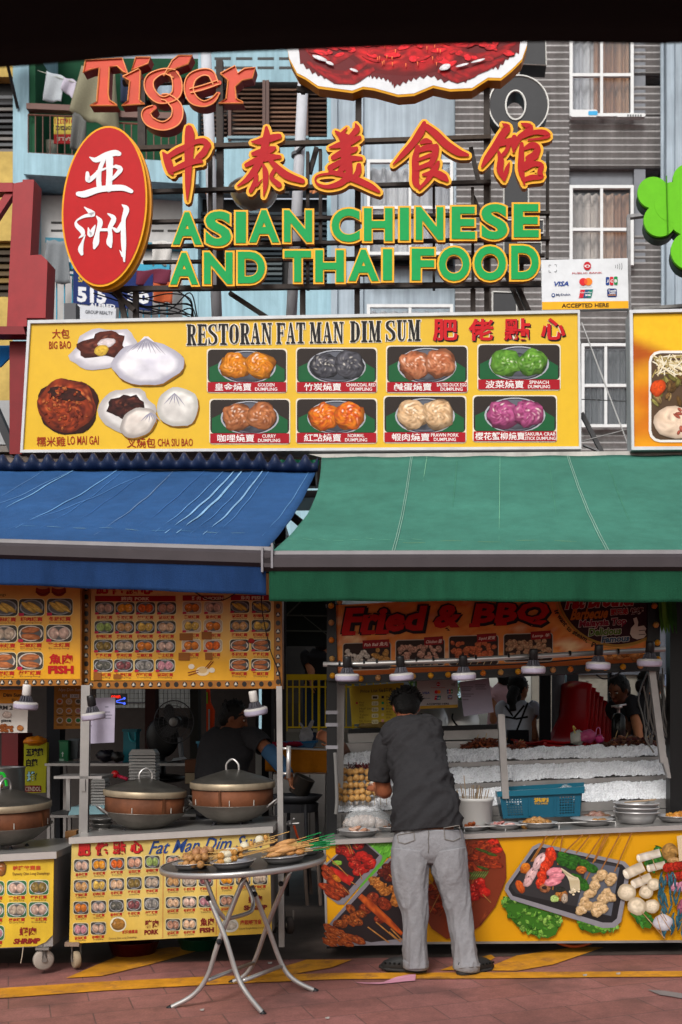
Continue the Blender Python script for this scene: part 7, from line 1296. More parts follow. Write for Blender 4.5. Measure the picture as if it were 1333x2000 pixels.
for x, y, D, r, lab in ((832, 1418, 8.1, .17, 'round steel lid standing behind the man, left of the other'), (893, 1418, 8.15, .17, 'round steel lid standing behind the steel boxes, right of the other')):
    t = thing('wok_cover', lab, 'cover', W(x, y, D)); mb = MB(); mb.lathe([(0, .05), (r*.5, .042), (r*.9, .012), (r, 0), (r*1.02, -.004)], W(x, y-8, D), seg=36, ax=(0, -1, .18)); mb.build('dome', 'brushed', t, True); mb = MB(); q = W(x, y-8, D-.06); mb.tube(catmull([q+Vector((-.03, 0, .06)), q+Vector((-.035, -.03, .02)), q+Vector((.01, -.03, -.04)), q+Vector((.02, 0, -.06))]), .007); mb.build('handle', 'black', t)
t = thing('beige_cap', 'beige cloth cap lying behind the steel boxes under the price list', 'cap', W(735, 1418, 8.2)); mb = MB(); mb.ball(W(735, 1418, 8.2), (.12, .1, .08), '#8a7448', amp=.15, fr=1.5, seg=18, rings=10, col2='#75602f'); mb.build('crown', 'cloth', t, True); mb = MB(); mb.ball(W(720, 1420, 8.12), (.09, .06, .012), '#75602f'); mb.build('brim', 'cloth', t, True)
# ------------------------------------------------------------------ folding table with plates
TC = W(476, 1681, 5.78); TS = .068
def tab(x, D, h=0): p = W(x, 0, D); p.z = TC.z+(p.x-TC.x)*TS+h; return p
t = thing('folding_table', 'round steel folding table carrying plates of skewers on the paving', 'table', (TC.x, TC.y, 0)); ax = Vector((-TS, 0, 1)).normalized()
mb = MB(); mb.lathe([(0, 0), (.425, 0), (.44, -.003), (.425, -.01), (0, -.008)], TC, seg=64, ax=ax); mb.build('tabletop', M('table_steel', '#6a6868', .28, .9, ns=4, na=.2, na2=.25, ns2=2), t)
mb = MB(); mb.lathe([(.436, .001), (.444, .002), (.449, -.008), (.446, -.026), (.438, -.03), (.432, -.026)], TC, seg=64, ax=ax); mb.build('table_rim', 'brushed', t, True)
Zt = lambda x, y, D: W(300+x/3.7025, 1460+y/3.7025, D)
for q in ([(668, 915, 5.6), (480, 1390, 5.62), (395, 1650, 5.64), (290, 1790, 5.66), (112, 1888, 5.67)], [(992, 888, 5.95), (840, 1250, 6.05), (735, 1540, 6.12), (660, 1650, 6.15), (560, 1702, 6.17)], [(402, 1080, 5.58), (520, 1370, 5.55), (605, 1640, 5.54), (680, 1780, 5.52), (802, 1932, 5.51)], [(712, 1000, 5.9), (830, 1300, 5.93), (930, 1565, 5.95), (1020, 1680, 5.95), (1182, 1764, 5.95)]):
    p = catmull([Zt(*z) for z in q]); b_ = p[-1]; mb = MB(); mb.tube(p, .0135, seg=12); mb.build('leg', 'brushed', t, True)
    mb = MB(); d = (p[-1]-p[-2]).normalized(); mb.tube([b_-d*.02, b_+d*.006], .0145, '#1c1c1e', seg=12); mb.build('foot_cap', 'plastic', t, True)
mb = MB(); mb.tube(catmull([Zt(372, 930, 5.57), Zt(450, 1140, 5.57), Zt(500, 1215, 5.6), Zt(540, 1236, 5.64), Zt(690, 1195, 5.82), Zt(722, 1150, 5.86), Zt(715, 1080, 5.88), Zt(665, 960, 5.9)]), .0115, seg=10); mb.build('support_bracket', 'brushed', t, True)
mb = MB(); mb.tube([Zt(397, 1680, 5.64), Zt(728, 1556, 6.12)], .011, seg=10); mb.tube([Zt(655, 1684, 5.53), Zt(930, 1580, 5.95)], .011, seg=10); mb.build('crossbar', 'brushed', t, True)
for a in ((400, 1090, 5.57), (735, 1060, 5.89), (478, 1405, 5.605), (925, 985, 5.97)): mb = MB(); mb.ball(Zt(*a), .016, '#2a2422', seg=8, rings=5); mb.build('joint', 'dark_metal', t)
TP_ = []
for x, D, r, lab in ((377, 5.60, .105, 'steel plate of brown meatball skewers at the left of the folding table'), (457, 5.52, .12, 'steel plate of egg and tofu skewers at the front of the folding table'), (556, 5.60, .122, 'steel plate of sausage skewers right on the folding table'), (592, 5.86, .11, 'steel plate behind the sausage plate on the folding table')):
    o = plate(x, 0, D, r, lab); o.location = tab(x, D, .001); o.rotation_euler = (0, -TS, 0); TP_.append(o.location.copy())
def skewer(nm, lab, grp, p, d, items, green=False, L=.30):
    t = thing(nm, lab, 'skewer', p, grp); d = Vector(d).normalized(); mb = MB(); mb.tube([p-d*.015, p+d*L], .0024, '#b08a52', seg=5)
    if green: mb.tube([p+d*(L-.085), p+d*(L+.002)], .0032, '#12703a', seg=6)
    mb.build('stick', 'matte', t); s_ = .01
    A = d; B = d.cross(Vector((0, 0, 1))).normalized(); C_ = A.cross(B)
    for kind, r, ln, c1, c2 in items: mb = MB(); mb.ball(p+d*(s_+ln), (ln, r, r), c1, amp=.1, fr=1.8, col2=c2, seg=12, rings=9, ax=(A, B, C_), sd=rng.random()*9); mb.build(kind, 'food', t, True); s_ += ln*1.85
BRN = ('#a87c4c', '#7d5630')
for i in range(9): p = TP_[0]+Vector((rng.uniform(-.075, -.03)+.02*(i > 5), -.06+.022*(i % 6), .03+.026*(i//4))); skewer('meatball_skewer', 'brown meatball skewer piled on the left plate of the folding table', 'meatball skewers on the left plate', p, (1, rng.uniform(-.25, .25), rng.uniform(.0, .12)), [('meatball', .021, .021, *BRN)]*3, L=.2)
for i in range(3): p = TP_[0]+Vector((-.01, -.02+.03*i, .085)); skewer('meatball_skewer', 'brown meatball skewer piled on the left plate of the folding table', 'meatball skewers on the left plate', p, (1, .2*i-.2, .02), [('meatball', .023, .023, '#a87a54', '#84583a')]*2, L=.17)
for i in range(5): p = TP_[0]+Vector((.03, -.05+.025*i, .045)); skewer('mushroom_skewer', 'pale ball skewer on the right half of the left plate on the folding table', 'pale ball skewers on the left plate', p, (1, rng.uniform(-.2, .2), .1), [('ball', .018, .018, '#b8a07c', '#94764c')]*2, L=.16)
EGG, TOF = ('#c4bda8', '#b5aa90'), ('#bd8c4a', '#98662c')
for i in range(12): p = TP_[1]+Vector((-.085+.012*(i % 3), -.07+.02*(i % 6), .03+.03*(i//6)+.005*(i % 3))); skewer('egg_tofu_skewer', 'egg and fried tofu skewer on the front plate of the folding table', 'egg and tofu skewers on the front plate', p, (1, .25+rng.uniform(-.2, .2), .22), [('egg', .02, .022, *EGG), ('tofu', .019, .018, *TOF)] if i % 2 else [('tofu', .019, .02, *TOF), ('egg', .02, .022, *EGG), ('tofu', .018, .016, *TOF)], L=.30)
for x, y, D in ((495, 1645, 5.7), (466, 1657, 5.62)): p = W(x, y, D); skewer('egg_tofu_skewer', 'single white egg skewer topmost on the table between the plates, '+('higher of the two' if x > 480 else 'lower of the two'), 'egg and tofu skewers on the front plate', p, (1, .1, .28), [('egg', .026, .026, *EGG), ('tofu', .02, .014, *TOF)], L=.2)
for i in range(9): p = TP_[2]+Vector((-.10+.02*(i % 3), -.07+.024*(i % 5), .035+.022*(i//4))); skewer('sausage_skewer', 'tan fish sausage skewer with green stick on the right plate of the folding table', 'sausage skewers on the right plate', p, (1, .1+rng.uniform(-.15, .35), .14+rng.uniform(-.05, .14)), [('sausage', .0165, .062, '#b98a58', '#a07040')], green=True, L=.30+rng.uniform(-.04, .03))
for i in range(7): p = TP_[2]+Vector((.0, -.06+.022*i, .05)); skewer('prawn_skewer', 'orange prawn paste skewer lying among the sausages on the folding table', 'prawn skewers on the right plate', p, (1, rng.uniform(-.1, .5), rng.uniform(.05, .2)), [('prawn', .014, .026, '#b5824c', '#8f5a2c')]*2, green=i % 2 == 0, L=.24)
for i in range(5): p = TP_[3]+Vector((-.08, -.04+.02*i, .04)); skewer('fish_cake_skewer', 'green-ended skewer on the rear plate of the folding table', 'skewers on the rear plate', p, (1, rng.uniform(-.15, .15), .08+.05*i), [('fish_cake', .014, .035, '#b5905c', '#94703c')], green=True, L=.26)
# ------------------------------------------------------------------ dining area behind
DK = PF(11.6)
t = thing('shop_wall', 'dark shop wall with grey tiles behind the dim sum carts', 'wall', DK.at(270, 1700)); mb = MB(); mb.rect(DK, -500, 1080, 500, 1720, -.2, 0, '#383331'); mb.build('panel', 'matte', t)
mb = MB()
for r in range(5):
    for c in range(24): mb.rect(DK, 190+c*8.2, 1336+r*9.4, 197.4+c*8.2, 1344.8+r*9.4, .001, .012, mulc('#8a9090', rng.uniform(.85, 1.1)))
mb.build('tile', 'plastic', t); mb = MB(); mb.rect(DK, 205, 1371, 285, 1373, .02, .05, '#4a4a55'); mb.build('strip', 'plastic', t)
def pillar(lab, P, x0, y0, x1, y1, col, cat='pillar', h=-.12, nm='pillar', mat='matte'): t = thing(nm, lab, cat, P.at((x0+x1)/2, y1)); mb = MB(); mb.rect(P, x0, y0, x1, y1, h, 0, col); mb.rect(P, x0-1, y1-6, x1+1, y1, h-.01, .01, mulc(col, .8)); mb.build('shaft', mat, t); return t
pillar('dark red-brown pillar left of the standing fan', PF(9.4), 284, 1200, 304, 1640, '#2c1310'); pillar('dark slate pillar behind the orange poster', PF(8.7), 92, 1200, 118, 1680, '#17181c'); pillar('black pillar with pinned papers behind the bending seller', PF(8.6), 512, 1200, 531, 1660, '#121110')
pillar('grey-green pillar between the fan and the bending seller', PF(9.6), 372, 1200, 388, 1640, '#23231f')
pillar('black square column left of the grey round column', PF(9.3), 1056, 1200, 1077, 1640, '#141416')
t = thing('pillar', 'round grey column beside the black square column', 'pillar', W(1091, 1640, 9.3)); mb = MB(); mb.tube([W(1091, 1640, 9.35), W(1091, 1150, 9.35)], .055, '#5f6064', seg=20); mb.tube([W(1091, 1640, 9.35), W(1091, 1632, 9.35)], .062, '#4f5054', seg=20); mb.build('shaft', 'matte', t, True)
pillar('thin black post behind the red chairs', PF(9.8), 1191, 1300, 1196, 1600, '#101012', cat='post', nm='post')
t = thing('shop_wall', 'cream wall behind the red chairs and the two people in black', 'wall', PF(12.2).at(1210, 1600)); P_ = PF(12.2); mb = MB(); mb.rect(P_, 1040, 1150, 1420, 1640, -.2, 0, '#a5a094'); mb.build('panel', 'concrete', t); mb = MB(); mb.rect(P_, 1098, 1150, 1420, 1318, 0, .05, '#5c6068'); mb.rect(P_, 1145, 1330, 1150, 1640, .001, .03, '#6a675f'); mb.rect(P_, 1246, 1318, 1262, 1640, .001, .06, '#5f6670'); mb.rect(P_, 1262.5, 1330, 1300, 1440, .001, .02, '#8a8f8c'); mb.rect(P_, 1298, 1240, 1312, 1340, .001, .05, '#7f8da8'); mb.build('trim', 'matte', t)
t = thing('kerb_wall', 'low pale concrete wall behind the yellow railing', 'wall', PF(10.9).at(640, 1500)); P_ = PF(10.9); mb = MB(); mb.rect(P_, 500, 1426, 1000, 1640, -.25, 0, '#7f7e78'); mb.rect(P_, 498, 1424, 1002, 1430, -.26, .015, '#8c8a82'); mb.build('block', 'concrete', t)
t = thing('stairs', 'dark grey concrete stairs rising behind the yellow railing', 'stairs', PF(11.3).at(600, 1424)); 
for i in range(8): P_ = PF(11.25+i*.28); mb = MB(); y = 1416-i*21.5; mb.rect(P_, 520, y-21, 700, y+60, -.3, 0, '#4a4744'); mb.build('step', 'concrete', t)
t = thing('shop_wall', 'pale blue-grey wall panel behind the yellow price list', 'wall', PF(11.1).at(720, 1426)); P_ = PF(11.1); mb = MB(); mb.rect(P_, 664, 1150, 830, 1426, -.1, 0, '#8d989c'); mb.rect(P_, 618, 1262, 660, 1426, -.1, 0, '#7c8286'); mb.build('panel', 'concrete', t)
t = thing('shrub', 'green shrub showing behind the card notice and steel lids', 'shrub', PF(10.4).at(830, 1430)); mb = MB()
for i in range(300): p = W(rng.uniform(795, 905), rng.uniform(1315, 1428), rng.uniform(10.2, 10.8)); d = Vector((rng.uniform(-1, 1), rng.uniform(-1, .3), rng.uniform(-1, 1))).normalized()*.05; e = d.orthogonal().normalized()*.02; mb.add([p-d, p+e, p+d, p-e], [(0, 1, 2, 3)], rng.choice(['#3c5a1c', '#5a7a2c', '#2a4416', '#7a8f3c']))
mb.build('foliage', 'matte', t); mb = MB(); [mb.tube([W(850+k*8, 1430, 10.5), W(840+k*14, 1340, 10.5)], .012, '#3a2c1c', seg=5) for k in (-2, 0, 2)]; mb.build('stem', 'matte', t)
def rail_y(lab, x0, x1, n, thick):
    P_ = PF(10.6); t = thing('railing', lab, 'railing', P_.at((x0+x1)/2, 1424)); Y_ = '#d9b90c'
    mb = MB(); mb.rect(P_, x0, 1317, x1, 1328, -.05, .02, Y_); mb.build('top_bar', 'painted', t); mb = MB(); mb.rect(P_, x0, 1340, x1, 1343, -.02, 0, Y_); mb.rect(P_, x0, 1419, x1, 1422, -.02, 0, Y_); mb.build('rail', 'painted', t)
    for i in range(n): x = x0+5+(x1-x0-8)*i/(n-1); w = 2.3 if i in thick else 1.1; mb = MB(); mb.rect(P_, x-w, 1328.3, x+w, 1428 if i in thick else 1421, -.018, -.001 if i not in thick else .004, Y_); mb.build('baluster', 'painted', t)
rail_y('yellow steel railing between the two stalls', 555, 652, 8, (0, 5)); rail_y('short yellow railing behind the left end of the price list', 672, 760, 7, (1,))
t = thing('overhead_frame', 'dark green tarpaulin and frame in the gap between the two stalls', 'tarpaulin', PF(10.0).at(600, 1290)); P_ = PF(10.0); mb = MB(); mb.rect(P_, 520, 1100, 668, 1262, -.02, 0, '#0f1613'); mb.build('sheet', 'matte', t); mb = MB()
for q in ((535, 1202, 665, 1204, 3), (540, 1232, 665, 1234, 3), (548, 1215, 600, 1165, 3), (590, 1200, 640, 1240, 2)): mb.strip(P_, [q[:2], q[2:4]], q[4], .03, '#4a4f48', n=2)
mb.build('frame_bar', 'matte', t)
# seller's table with orange cloth, steel cabinet, wok
OT = PF(8.5, .03); t = thing('side_table', 'side table under an orange cloth between the two stalls', 'table', OT.at(580, 1660)); mb = MB(); mb.slab(OT, [(520, 1458), (660, 1464), (660, 1470), (520, 1464)], -.6, -.006, '#8f8a84'); mb.build('tabletop', 'steel', t); mb = MB()
for x in (525, 640): mb = MB(); mb.rect(OT, x, 1470, x+6, 1660, -.08, -.04); mb.build('leg', 'steel', t)
t = thing('tablecloth', 'orange cloth hanging over the front of the side table', 'tablecloth', OT.at(580, 1510)); mb = MB(); vs_ = []
for j in range(9):
    for i in range(31): u, v = i/30, j/8; vs_.append(OT.at(519+142*u, 1457+6*u if j == 0 else 1462+5*u+(44+3*u)*(j-1)/7, -.3 if j == 0 else .012+.012*math.sin(u*24)*v))
mb.add(vs_, [((j+1)*31+i, (j+1)*31+i+1, j*31+i+1, j*31+i) for j in range(8) for i in range(30)], '#b0690c'); o = mb.build('cloth', 'cloth', t, True); o.modifiers.new('thickness', 'SOLIDIFY').thickness = .004
def pbox(nm, lab, cat, P, q, dep, col, mat='plastic', extra=None, part='body'):
    t = thing(nm, lab, cat, P.at((q[2][0]+q[3][0])/2, q[3][1])); mb = MB(); mb.slab(P, q, -dep, 0, col); mb.build(part, mat, t)
    if extra: mb = MB(); extra(mb, P); mb.build('detail', 'printed', t)
    return t
R4 = lambda x0, y0, x1, y1: [(x0, y0), (x1, y0), (x1, y1), (x0, y1)]
OB = PF(8.6, .03); pbox('tray', 'flat blue tray on the orange table cloth', 'tray', OB, [(552, 1451), (617, 1449), (612, 1461), (556, 1462)], .25, '#14547d', extra=lambda mb, P: mb.slab(P, [(550, 1449), (619, 1447), (619, 1451), (550, 1453)], -.26, .01, '#186090'))
t = thing('carrier_bag', 'white knotted plastic bag standing on the blue tray', 'bag', W(598, 1452, 8.7)); mb = MB(); mb.ball(W(599, 1438, 8.7), (.055, .05, .07), '#b5b3b2', amp=.25, fr=2.2, seg=20, rings=14); mb.build('film', M('thin_plastic', '#aaa7a8', .35, alpha=.85, ns=12, na=.25, bs=25, bump=.6), t, True)
for a in ([(594, 1424, 8.7), (590, 1416, 8.7), (586, 1412, 8.7)], [(602, 1424, 8.7), (608, 1412, 8.7), (612, 1408, 8.7), (610, 1416, 8.7), (604, 1425, 8.7)]): mb = MB(); mb.tube(catmull([W(*z) for z in a]), .009, '#b5b3b2', seg=6); mb.build('handle', 'thin_plastic', t, True)
t = thing('red_cloth', 'crumpled red cloth lying left of the blue tray', 'cloth', W(555, 1457, 8.5)); mb = MB(); mb.ball(W(545, 1455, 8.45), (.09, .05, .025), '#94142c', amp=.5, fr=3, seg=24, rings=12); mb.ball(W(577, 1453, 8.45), (.06, .04, .02), '#8a1030', amp=.5, fr=3, seg=20, rings=10); mb.build('fabric', 'cloth', t, True)
pbox('steel_cabinet', 'tall dull steel cabinet between the carts under the orange cloth', 'cabinet', PF(8.2, .03), [(534, 1512), (636, 1512), (634, 1700), (534, 1700)], .25, '#6a6765', 'steel', lambda mb, P: [mb.rect(P, 605, 1513, 607, 1699, 0, .004, '#4a4744'), mb.rect(P, 596, 1600, 600, 1630, 0, .02, '#8a8784')])
t = thing('wok_stove', 'black wok on a dark iron stand behind the cart handle', 'stove', W(580, 1680, 7.7)); c = W(580, 1552, 7.7); mb = MB(); mb.lathe([(0, -.10), (.08, -.09), (.15, -.045), (.19, .0), (.185, .0), (.1, -.07), (0, -.085)], c, '#141312', seg=36); mb.build('wok', 'dark_metal', t, True); mb = MB(); mb.lathe([(.15, -.12), (.16, -.06), (.15, -.06)], c, seg=24)
for a in (.4, 2, 3.6, 5.2): d = Vector((.15*math.cos(a), .15*math.sin(a), 0)); mb.tube([c+d+Vector((0, 0, -.06)), c+d*1.2+Vector((0, 0, -.75))], .014, '#3a2c26', seg=6)
mb.build('stand', 'dark_metal', t)
t = thing('saucepan', 'dark metal pot tilted over the wok by the seller', 'pot', W(588, 1536, 7.6)); mb = MB(); mb.lathe([(0, 0), (.066, 0), (.070, .005), (.075, .13), (.078, .132), (.072, .132), (.066, .01), (0, .008)], W(582, 1551, 7.6), '#3b3835', seg=28, ax=(.42, -.1, .9)); mb.build('pan', M('pot_metal', '#55504b', .3, .85, na=.25), t, True)
t = thing('valve', 'small brass gas valve with hose under the wok stove', 'valve', W(572, 1640, 7.3)); mb = MB(); mb.ball(W(567, 1608, 7.3), .02, '#8a7a5a', amp=.3); mb.ball(W(575, 1600, 7.3), .012, '#a8986a'); mb.tube([W(560, 1610, 7.3), W(585, 1608, 7.3)], .007, '#a89a7a'); mb.build('body', 'steel', t); mb = MB(); mb.tube(catmull([W(575, 1612, 7.3), W(585, 1640, 7.3), W(600, 1648, 7.3), W(578, 1655, 7.3)]), .008, '#b0401c'); mb.build('hose', 'plastic', t)
# fan
t = thing('standing_fan', 'black table fan with grey hub on the back counter', 'fan', W(350, 1490, 8.6)); fc = W(341, 1410, 8.6); mb = MB()
for r in (.158, .12, .08, .045): mb.tube([fc+Vector((r*math.cos(a), -.04*(1-(r/.16)**2), r*math.sin(a)*1.08)) for a in [2*math.pi*i/32 for i in range(33)]], .003 if r < .15 else .005, '#3a3a3c', seg=5, caps=False)
for i in range(28): a = 2*math.pi*i/28; mb.tube([fc+Vector((.03*math.cos(a), -.042, .03*math.sin(a))), fc+Vector((.158*math.cos(a), 0, .17*math.sin(a)))], .0016, '#3a3a3c', seg=4)
mb.build('guard', 'painted', t); mb = MB(); mb.lathe([(0, -.05), (.032, -.048), (.036, -.035), (0, -.03)], fc, '#8d8c88', seg=20, ax=(0, 1, 0)); mb.build('hub', 'plastic', t, True); mb = MB()
for k in range(3): a = 2*math.pi*k/3; mb.blob(PF(8.63), 341+20*math.cos(a), 1410+20*math.sin(a), 18, 11, 0, '#1c1c1e', '#262628', rot=a+.5, wob=0)
mb.build('blade', 'plastic', t); mb = MB(); mb.tube([W(352, 1440, 8.66), W(356, 1480, 8.66)], .02, '#6a6c70'); mb.hexa([W(335, 1487, 8.55), W(366, 1482, 8.55), W(366, 1482, 8.8), W(335, 1487, 8.8), W(340, 1481, 8.58), W(362, 1478, 8.58), W(362, 1478, 8.75), W(340, 1481, 8.75)], '#8a8d90'); mb.tube([fc+Vector((0, .01, 0)), fc+Vector((0, .12, 0))], .05, '#2c2c2e', seg=14); mb.build('stand', 'plastic', t)
# back counters
def table(nm, lab, P, x0, x1, y, dep, zlow, col='#5c5a58', lip=5): 
    t = thing(nm, lab, 'counter', P.at((x0+x1)/2, zlow)); mb = MB(); mb.rect(P, x0, y, x1, y+lip, -dep, 0, col); mb.build('top', 'steel', t); mb = MB()
    for x in (x0+3, x1-9): mb.rect(P, x, y+lip, x+6, zlow, -.06, -.02, '#4a4846'); mb.rect(P, x, y+lip, x+6, zlow, -dep, -dep+.04, '#4a4846')
    mb.rect(P, x0+3, (y+zlow)/2, x1-3, (y+zlow)/2+5, -dep+.02, -.03, '#3a3836'); mb.build('leg', 'steel', t); return t
table('back_counter', 'dark steel back counter behind the steamers', PF(8.3, .03), 88, 430, 1491, .5, 1690); table('back_counter', 'grey steel shelf table with foam boxes left of the steel post', PF(7.9, .03), 96, 215, 1592, .5, 1700, '#77757a')
pbox('wall_cabinet', 'dark red cabinet standing behind the leftmost steamer', 'cabinet', PF(8.4), R4(4, 1432, 36, 1505), .3, '#5c0c12'); pbox('recycling_bin', 'green bin with white arrow printed on the back counter', 'bin', PF(8.6), [(117, 1448), (134, 1446), (134, 1488), (118, 1490)], .12, '#0e5a34', extra=lambda mb, P: [mb.slab(P, [(121, 1472), (123.5, 1468), (126, 1472), (124.4, 1472), (124.4, 1478), (122.6, 1478), (122.6, 1472)], None, .003, '#a8b5ac'), mb.rect(P, 117, 1482, 126, 1486, None, .003, '#7f9a8a'), mb.rect(P, 116, 1446, 135, 1449, -.12, .006, '#0c4a2c')])
pbox('waste_bin', 'dark grey bin right of the green bin', 'bin', PF(8.65), [(137, 1445), (154, 1445), (152, 1482), (138, 1484)], .15, '#3c4144', extra=lambda mb, P: mb.rect(P, 135, 1443, 156, 1447, -.15, .006, '#4a5054'))
def f(mb, P):
    for i, (tx, x0, y0, x1, y1, c_) in enumerate((('五瑰蓮', 52, 1461, 86, 1478, '#17120c'), ('白蓮', 52, 1482, 75, 1498, '#17120c'))): mb.text(P, tx, x0, y0, x1, y1, .003, c_, bold=.05)
    mb.text(P, '堆', 53, 1506, 74, 1530, .003, '#0c2c30', bold=.09); mb.text(P, '堆', 54, 1507, 73, 1529, .006, '#8ab5bd', bold=.03); mb.rrect(P, 49, 1534, 82, 1547, 2, None, .003, '#5c1414'); mb.text(P, 'CENDOL', 51, 1536.5, 81, 1545, .006, '#a89a8c', bold=.01)
t = pbox('dessert_sign', 'yellow-green dessert sign with black characters behind the leftmost steamer', 'sign', PF(8.2), [(48, 1451), (93, 1450), (90, 1548), (46, 1550)], .04, '#8a8a14', 'printed', f)
t = thing('orange_bag', 'crumpled orange bag on top of the dessert sign', 'bag', W(70, 1448, 8.25)); mb = MB(); mb.ball(W(70, 1447, 8.3), (.09, .06, .035), '#b5690c', amp=.4, fr=2.5, seg=22, rings=12); mb.build('film', 'plastic', t, True)
t = thing('stock_pot', 'large steel pot behind the leftmost steamer', 'pot', W(0, 1550, 7.6)); mb = MB(); c = W(4, 1550, 7.6); mb.lathe([(.15, 0), (.158, .005), (.16, .18), (.168, .185), (.165, .19), (.155, .184), (.15, .01)], c, seg=36); mb.build('tub', 'brushed', t, True)
t = thing('green_basin', 'bright green plastic handle basket at the left edge', 'basket', W(2, 1545, 7.3)); mb = MB(); mb.tube(catmull([W(-25, 1518, 7.3), W(0, 1511, 7.3), (W(9, 1514, 7.3)), W(14, 1535, 7.3)]), .011, '#1c9a2c', seg=6); mb.ball(W(-6, 1535, 7.35), (.045, .04, .03), '#b5700c'); mb.build('rim', 'plastic', t)
def stack(lab, x0, x1, y0, y1, n, D, col='#9c9a97'):
    t = thing('foam_box_stack', lab, 'foam boxes', W((x0+x1)/2, y1, D)); P_ = PF(D, .05)
    for i in range(n): a = y1-(y1-y0)*i/n; b = y1-(y1-y0)*(i+1)/n; mb = MB(); mb.slab(P_, [(x0+1.5, b+.6), (x1-1.5, b+.6), (x1, a-1), (x0, a-1)], -.14, 0, mulc(col, rng.uniform(.92, 1.05))); mb.build('foam_box', 'plastic', t)
    mb = MB(); mb.slab(P_, [(x0+6, y0-(y1-y0)*.09), (x1-6, y0-(y1-y0)*.09), (x1-1, y0+.4), (x0+1, y0+.4)], -.13, -.01, col); mb.build('foam_lid', 'plastic', t)
stack('tall stack of white foam boxes behind the steamers', 252, 305, 1470, 1536, 11, 7.7); stack('short stack of white foam boxes beside the steel post', 178, 207, 1524, 1580, 10, 7.75); 
pbox('foam_tray', 'pale blue foam tray on the grey shelf table', 'tray', PF(7.7, .05), [(140, 1576), (205, 1573), (205, 1590), (134, 1592)], .2, '#7fa3ab'); pbox('bag_carton', 'brown paper packets tucked behind the left cart corner', 'packet', PF(7.2, .05), [(128, 1624), (150, 1622), (150, 1652), (128, 1654)], .1, '#8f6640')
t = thing('thermos', 'teal plastic jug with strap on the back counter', 'jug', W(256, 1490, 8.3)); mb = MB(); P_ = PF(8.3); mb.slab(P_, [(242, 1428), (267, 1426), (266, 1488), (241, 1490)], -.1, 0, '#0e6470'); mb.build('tub', 'plastic', t); mb = MB(); mb.tube(catmull([P_.at(252, 1430, .005), P_.at(258, 1445, .03), P_.at(267, 1447, .03), P_.at(266, 1430, .005)]), .006, '#1c8a94'); mb.rect(P_, 240, 1424, 269, 1429, -.11, .006, '#0c5560'); mb.build('strap', 'plastic', t)
t = thing('dark_bundle', 'bundle of dark bags beside the teal jug', 'bag', W(218, 1488, 8.3)); mb = MB(); mb.ball(W(208, 1476, 8.3), (.07, .06, .045), '#15141c', amp=.4, fr=2, seg=18, rings=10); mb.ball(W(230, 1478, 8.28), (.05, .05, .04), '#1c1a18', amp=.4, fr=2, seg=16, rings=10); mb.build('film', 'plastic', t, True)
t = thing('scoop', 'red plastic scoop beside the tall foam box stack', 'scoop', W(232, 1528, 7.5)); mb = MB(); mb.ball(W(226, 1512, 7.5), (.028, .03, .028), '#8f1014'); mb.tube([W(228, 1514, 7.5), W(250, 1522, 7.45)], .012, '#8f1230'); mb.build('bowl', 'plastic', t, True)
t = thing('steel_bowls', 'stack of small steel bowls right of the steel post', 'bowls', W(199, 1628, 7.0)); mb = MB()
for k in range(3): mb.lathe([(0, .03*k), (.05, .03*k), (.072, .03*k+.034), (.078, .03*k+.035), (.07, .03*k+.03), (.045, .03*k+.004)], W(199, 1627, 7.0), seg=28)
mb.build('bowl', 'brushed', t, True)
t = thing('neon_sign', 'glowing open sign with blue scissors in the dark shop', 'neon sign', W(230, 1375, 10.9)); P_ = PF(10.9); mb = MB(); mb.rect(P_, 216, 1355, 248, 1377, -.03, -.005, '#08080c'); mb.build('backing', 'plastic', t); mb = MB(); mb.text(P_, 'open', 218, 1358, 236, 1366, 0, '#ff2010', bold=.02); mb.build('lettering', M('neon_red', '#ff2a18', .5, emit='#ff2a18', est=1), t); mb = MB(); mb.strip(P_, [(228, 1369), (245, 1364)], 1.6, 0, '#4060ff', n=2); mb.strip(P_, [(228, 1371), (245, 1374)], 1.6, .001, '#4060ff', n=2); mb.disc(P_, 244, 1364, 2.4, 2.4, None, .002, '#4060ff', seg=10); mb.disc(P_, 244, 1374, 2.4, 2.4, None, .002, '#4060ff', seg=10); mb.build('scissors', M('neon_blue', '#4a6aff', .5, emit='#4a6aff', est=1), t)
pbox('bucket', 'blue plastic bucket behind the seller', 'bucket', PF(8.4), [(386, 1450), (412, 1450), (409, 1482), (389, 1482)], .12, '#115a7c', extra=lambda mb, P: mb.rect(P, 384, 1448, 414, 1452, -.13, .006, '#4a8aa0')); pbox('carton_stack', 'stack of brown cartons behind the seller', 'cartons', PF(8.2), [(362, 1484), (396, 1483), (396, 1530), (362, 1531)], .2, '#5c3a28', 'matte', lambda mb, P: [mb.rect(P, 362, 1508, 396, 1509.5, 0, .004, '#2c1a12'), mb.rect(P, 363, 1510, 395, 1530, 0, .003, '#8f8068')])
t = thing('safety_vest', 'orange and yellow high-visibility vest hanging behind the seller', 'vest', W(412, 1440, 8.9)); P_ = PF(8.9); mb = MB(); mb.slab(P_, [(404, 1345), (409, 1342), (411, 1372), (419, 1388), (417, 1432), (404, 1442)], -.04, 0, '#c23c0c'); mb.build('fabric', 'cloth', t); mb = MB(); mb.rect(P_, 404.5, 1352, 407, 1374, 0, .006, '#7aa31c'); mb.rect(P_, 408, 1385, 411, 1434, 0, .006, '#8a8a84'); mb.build('reflective_strip', 'cloth', t)
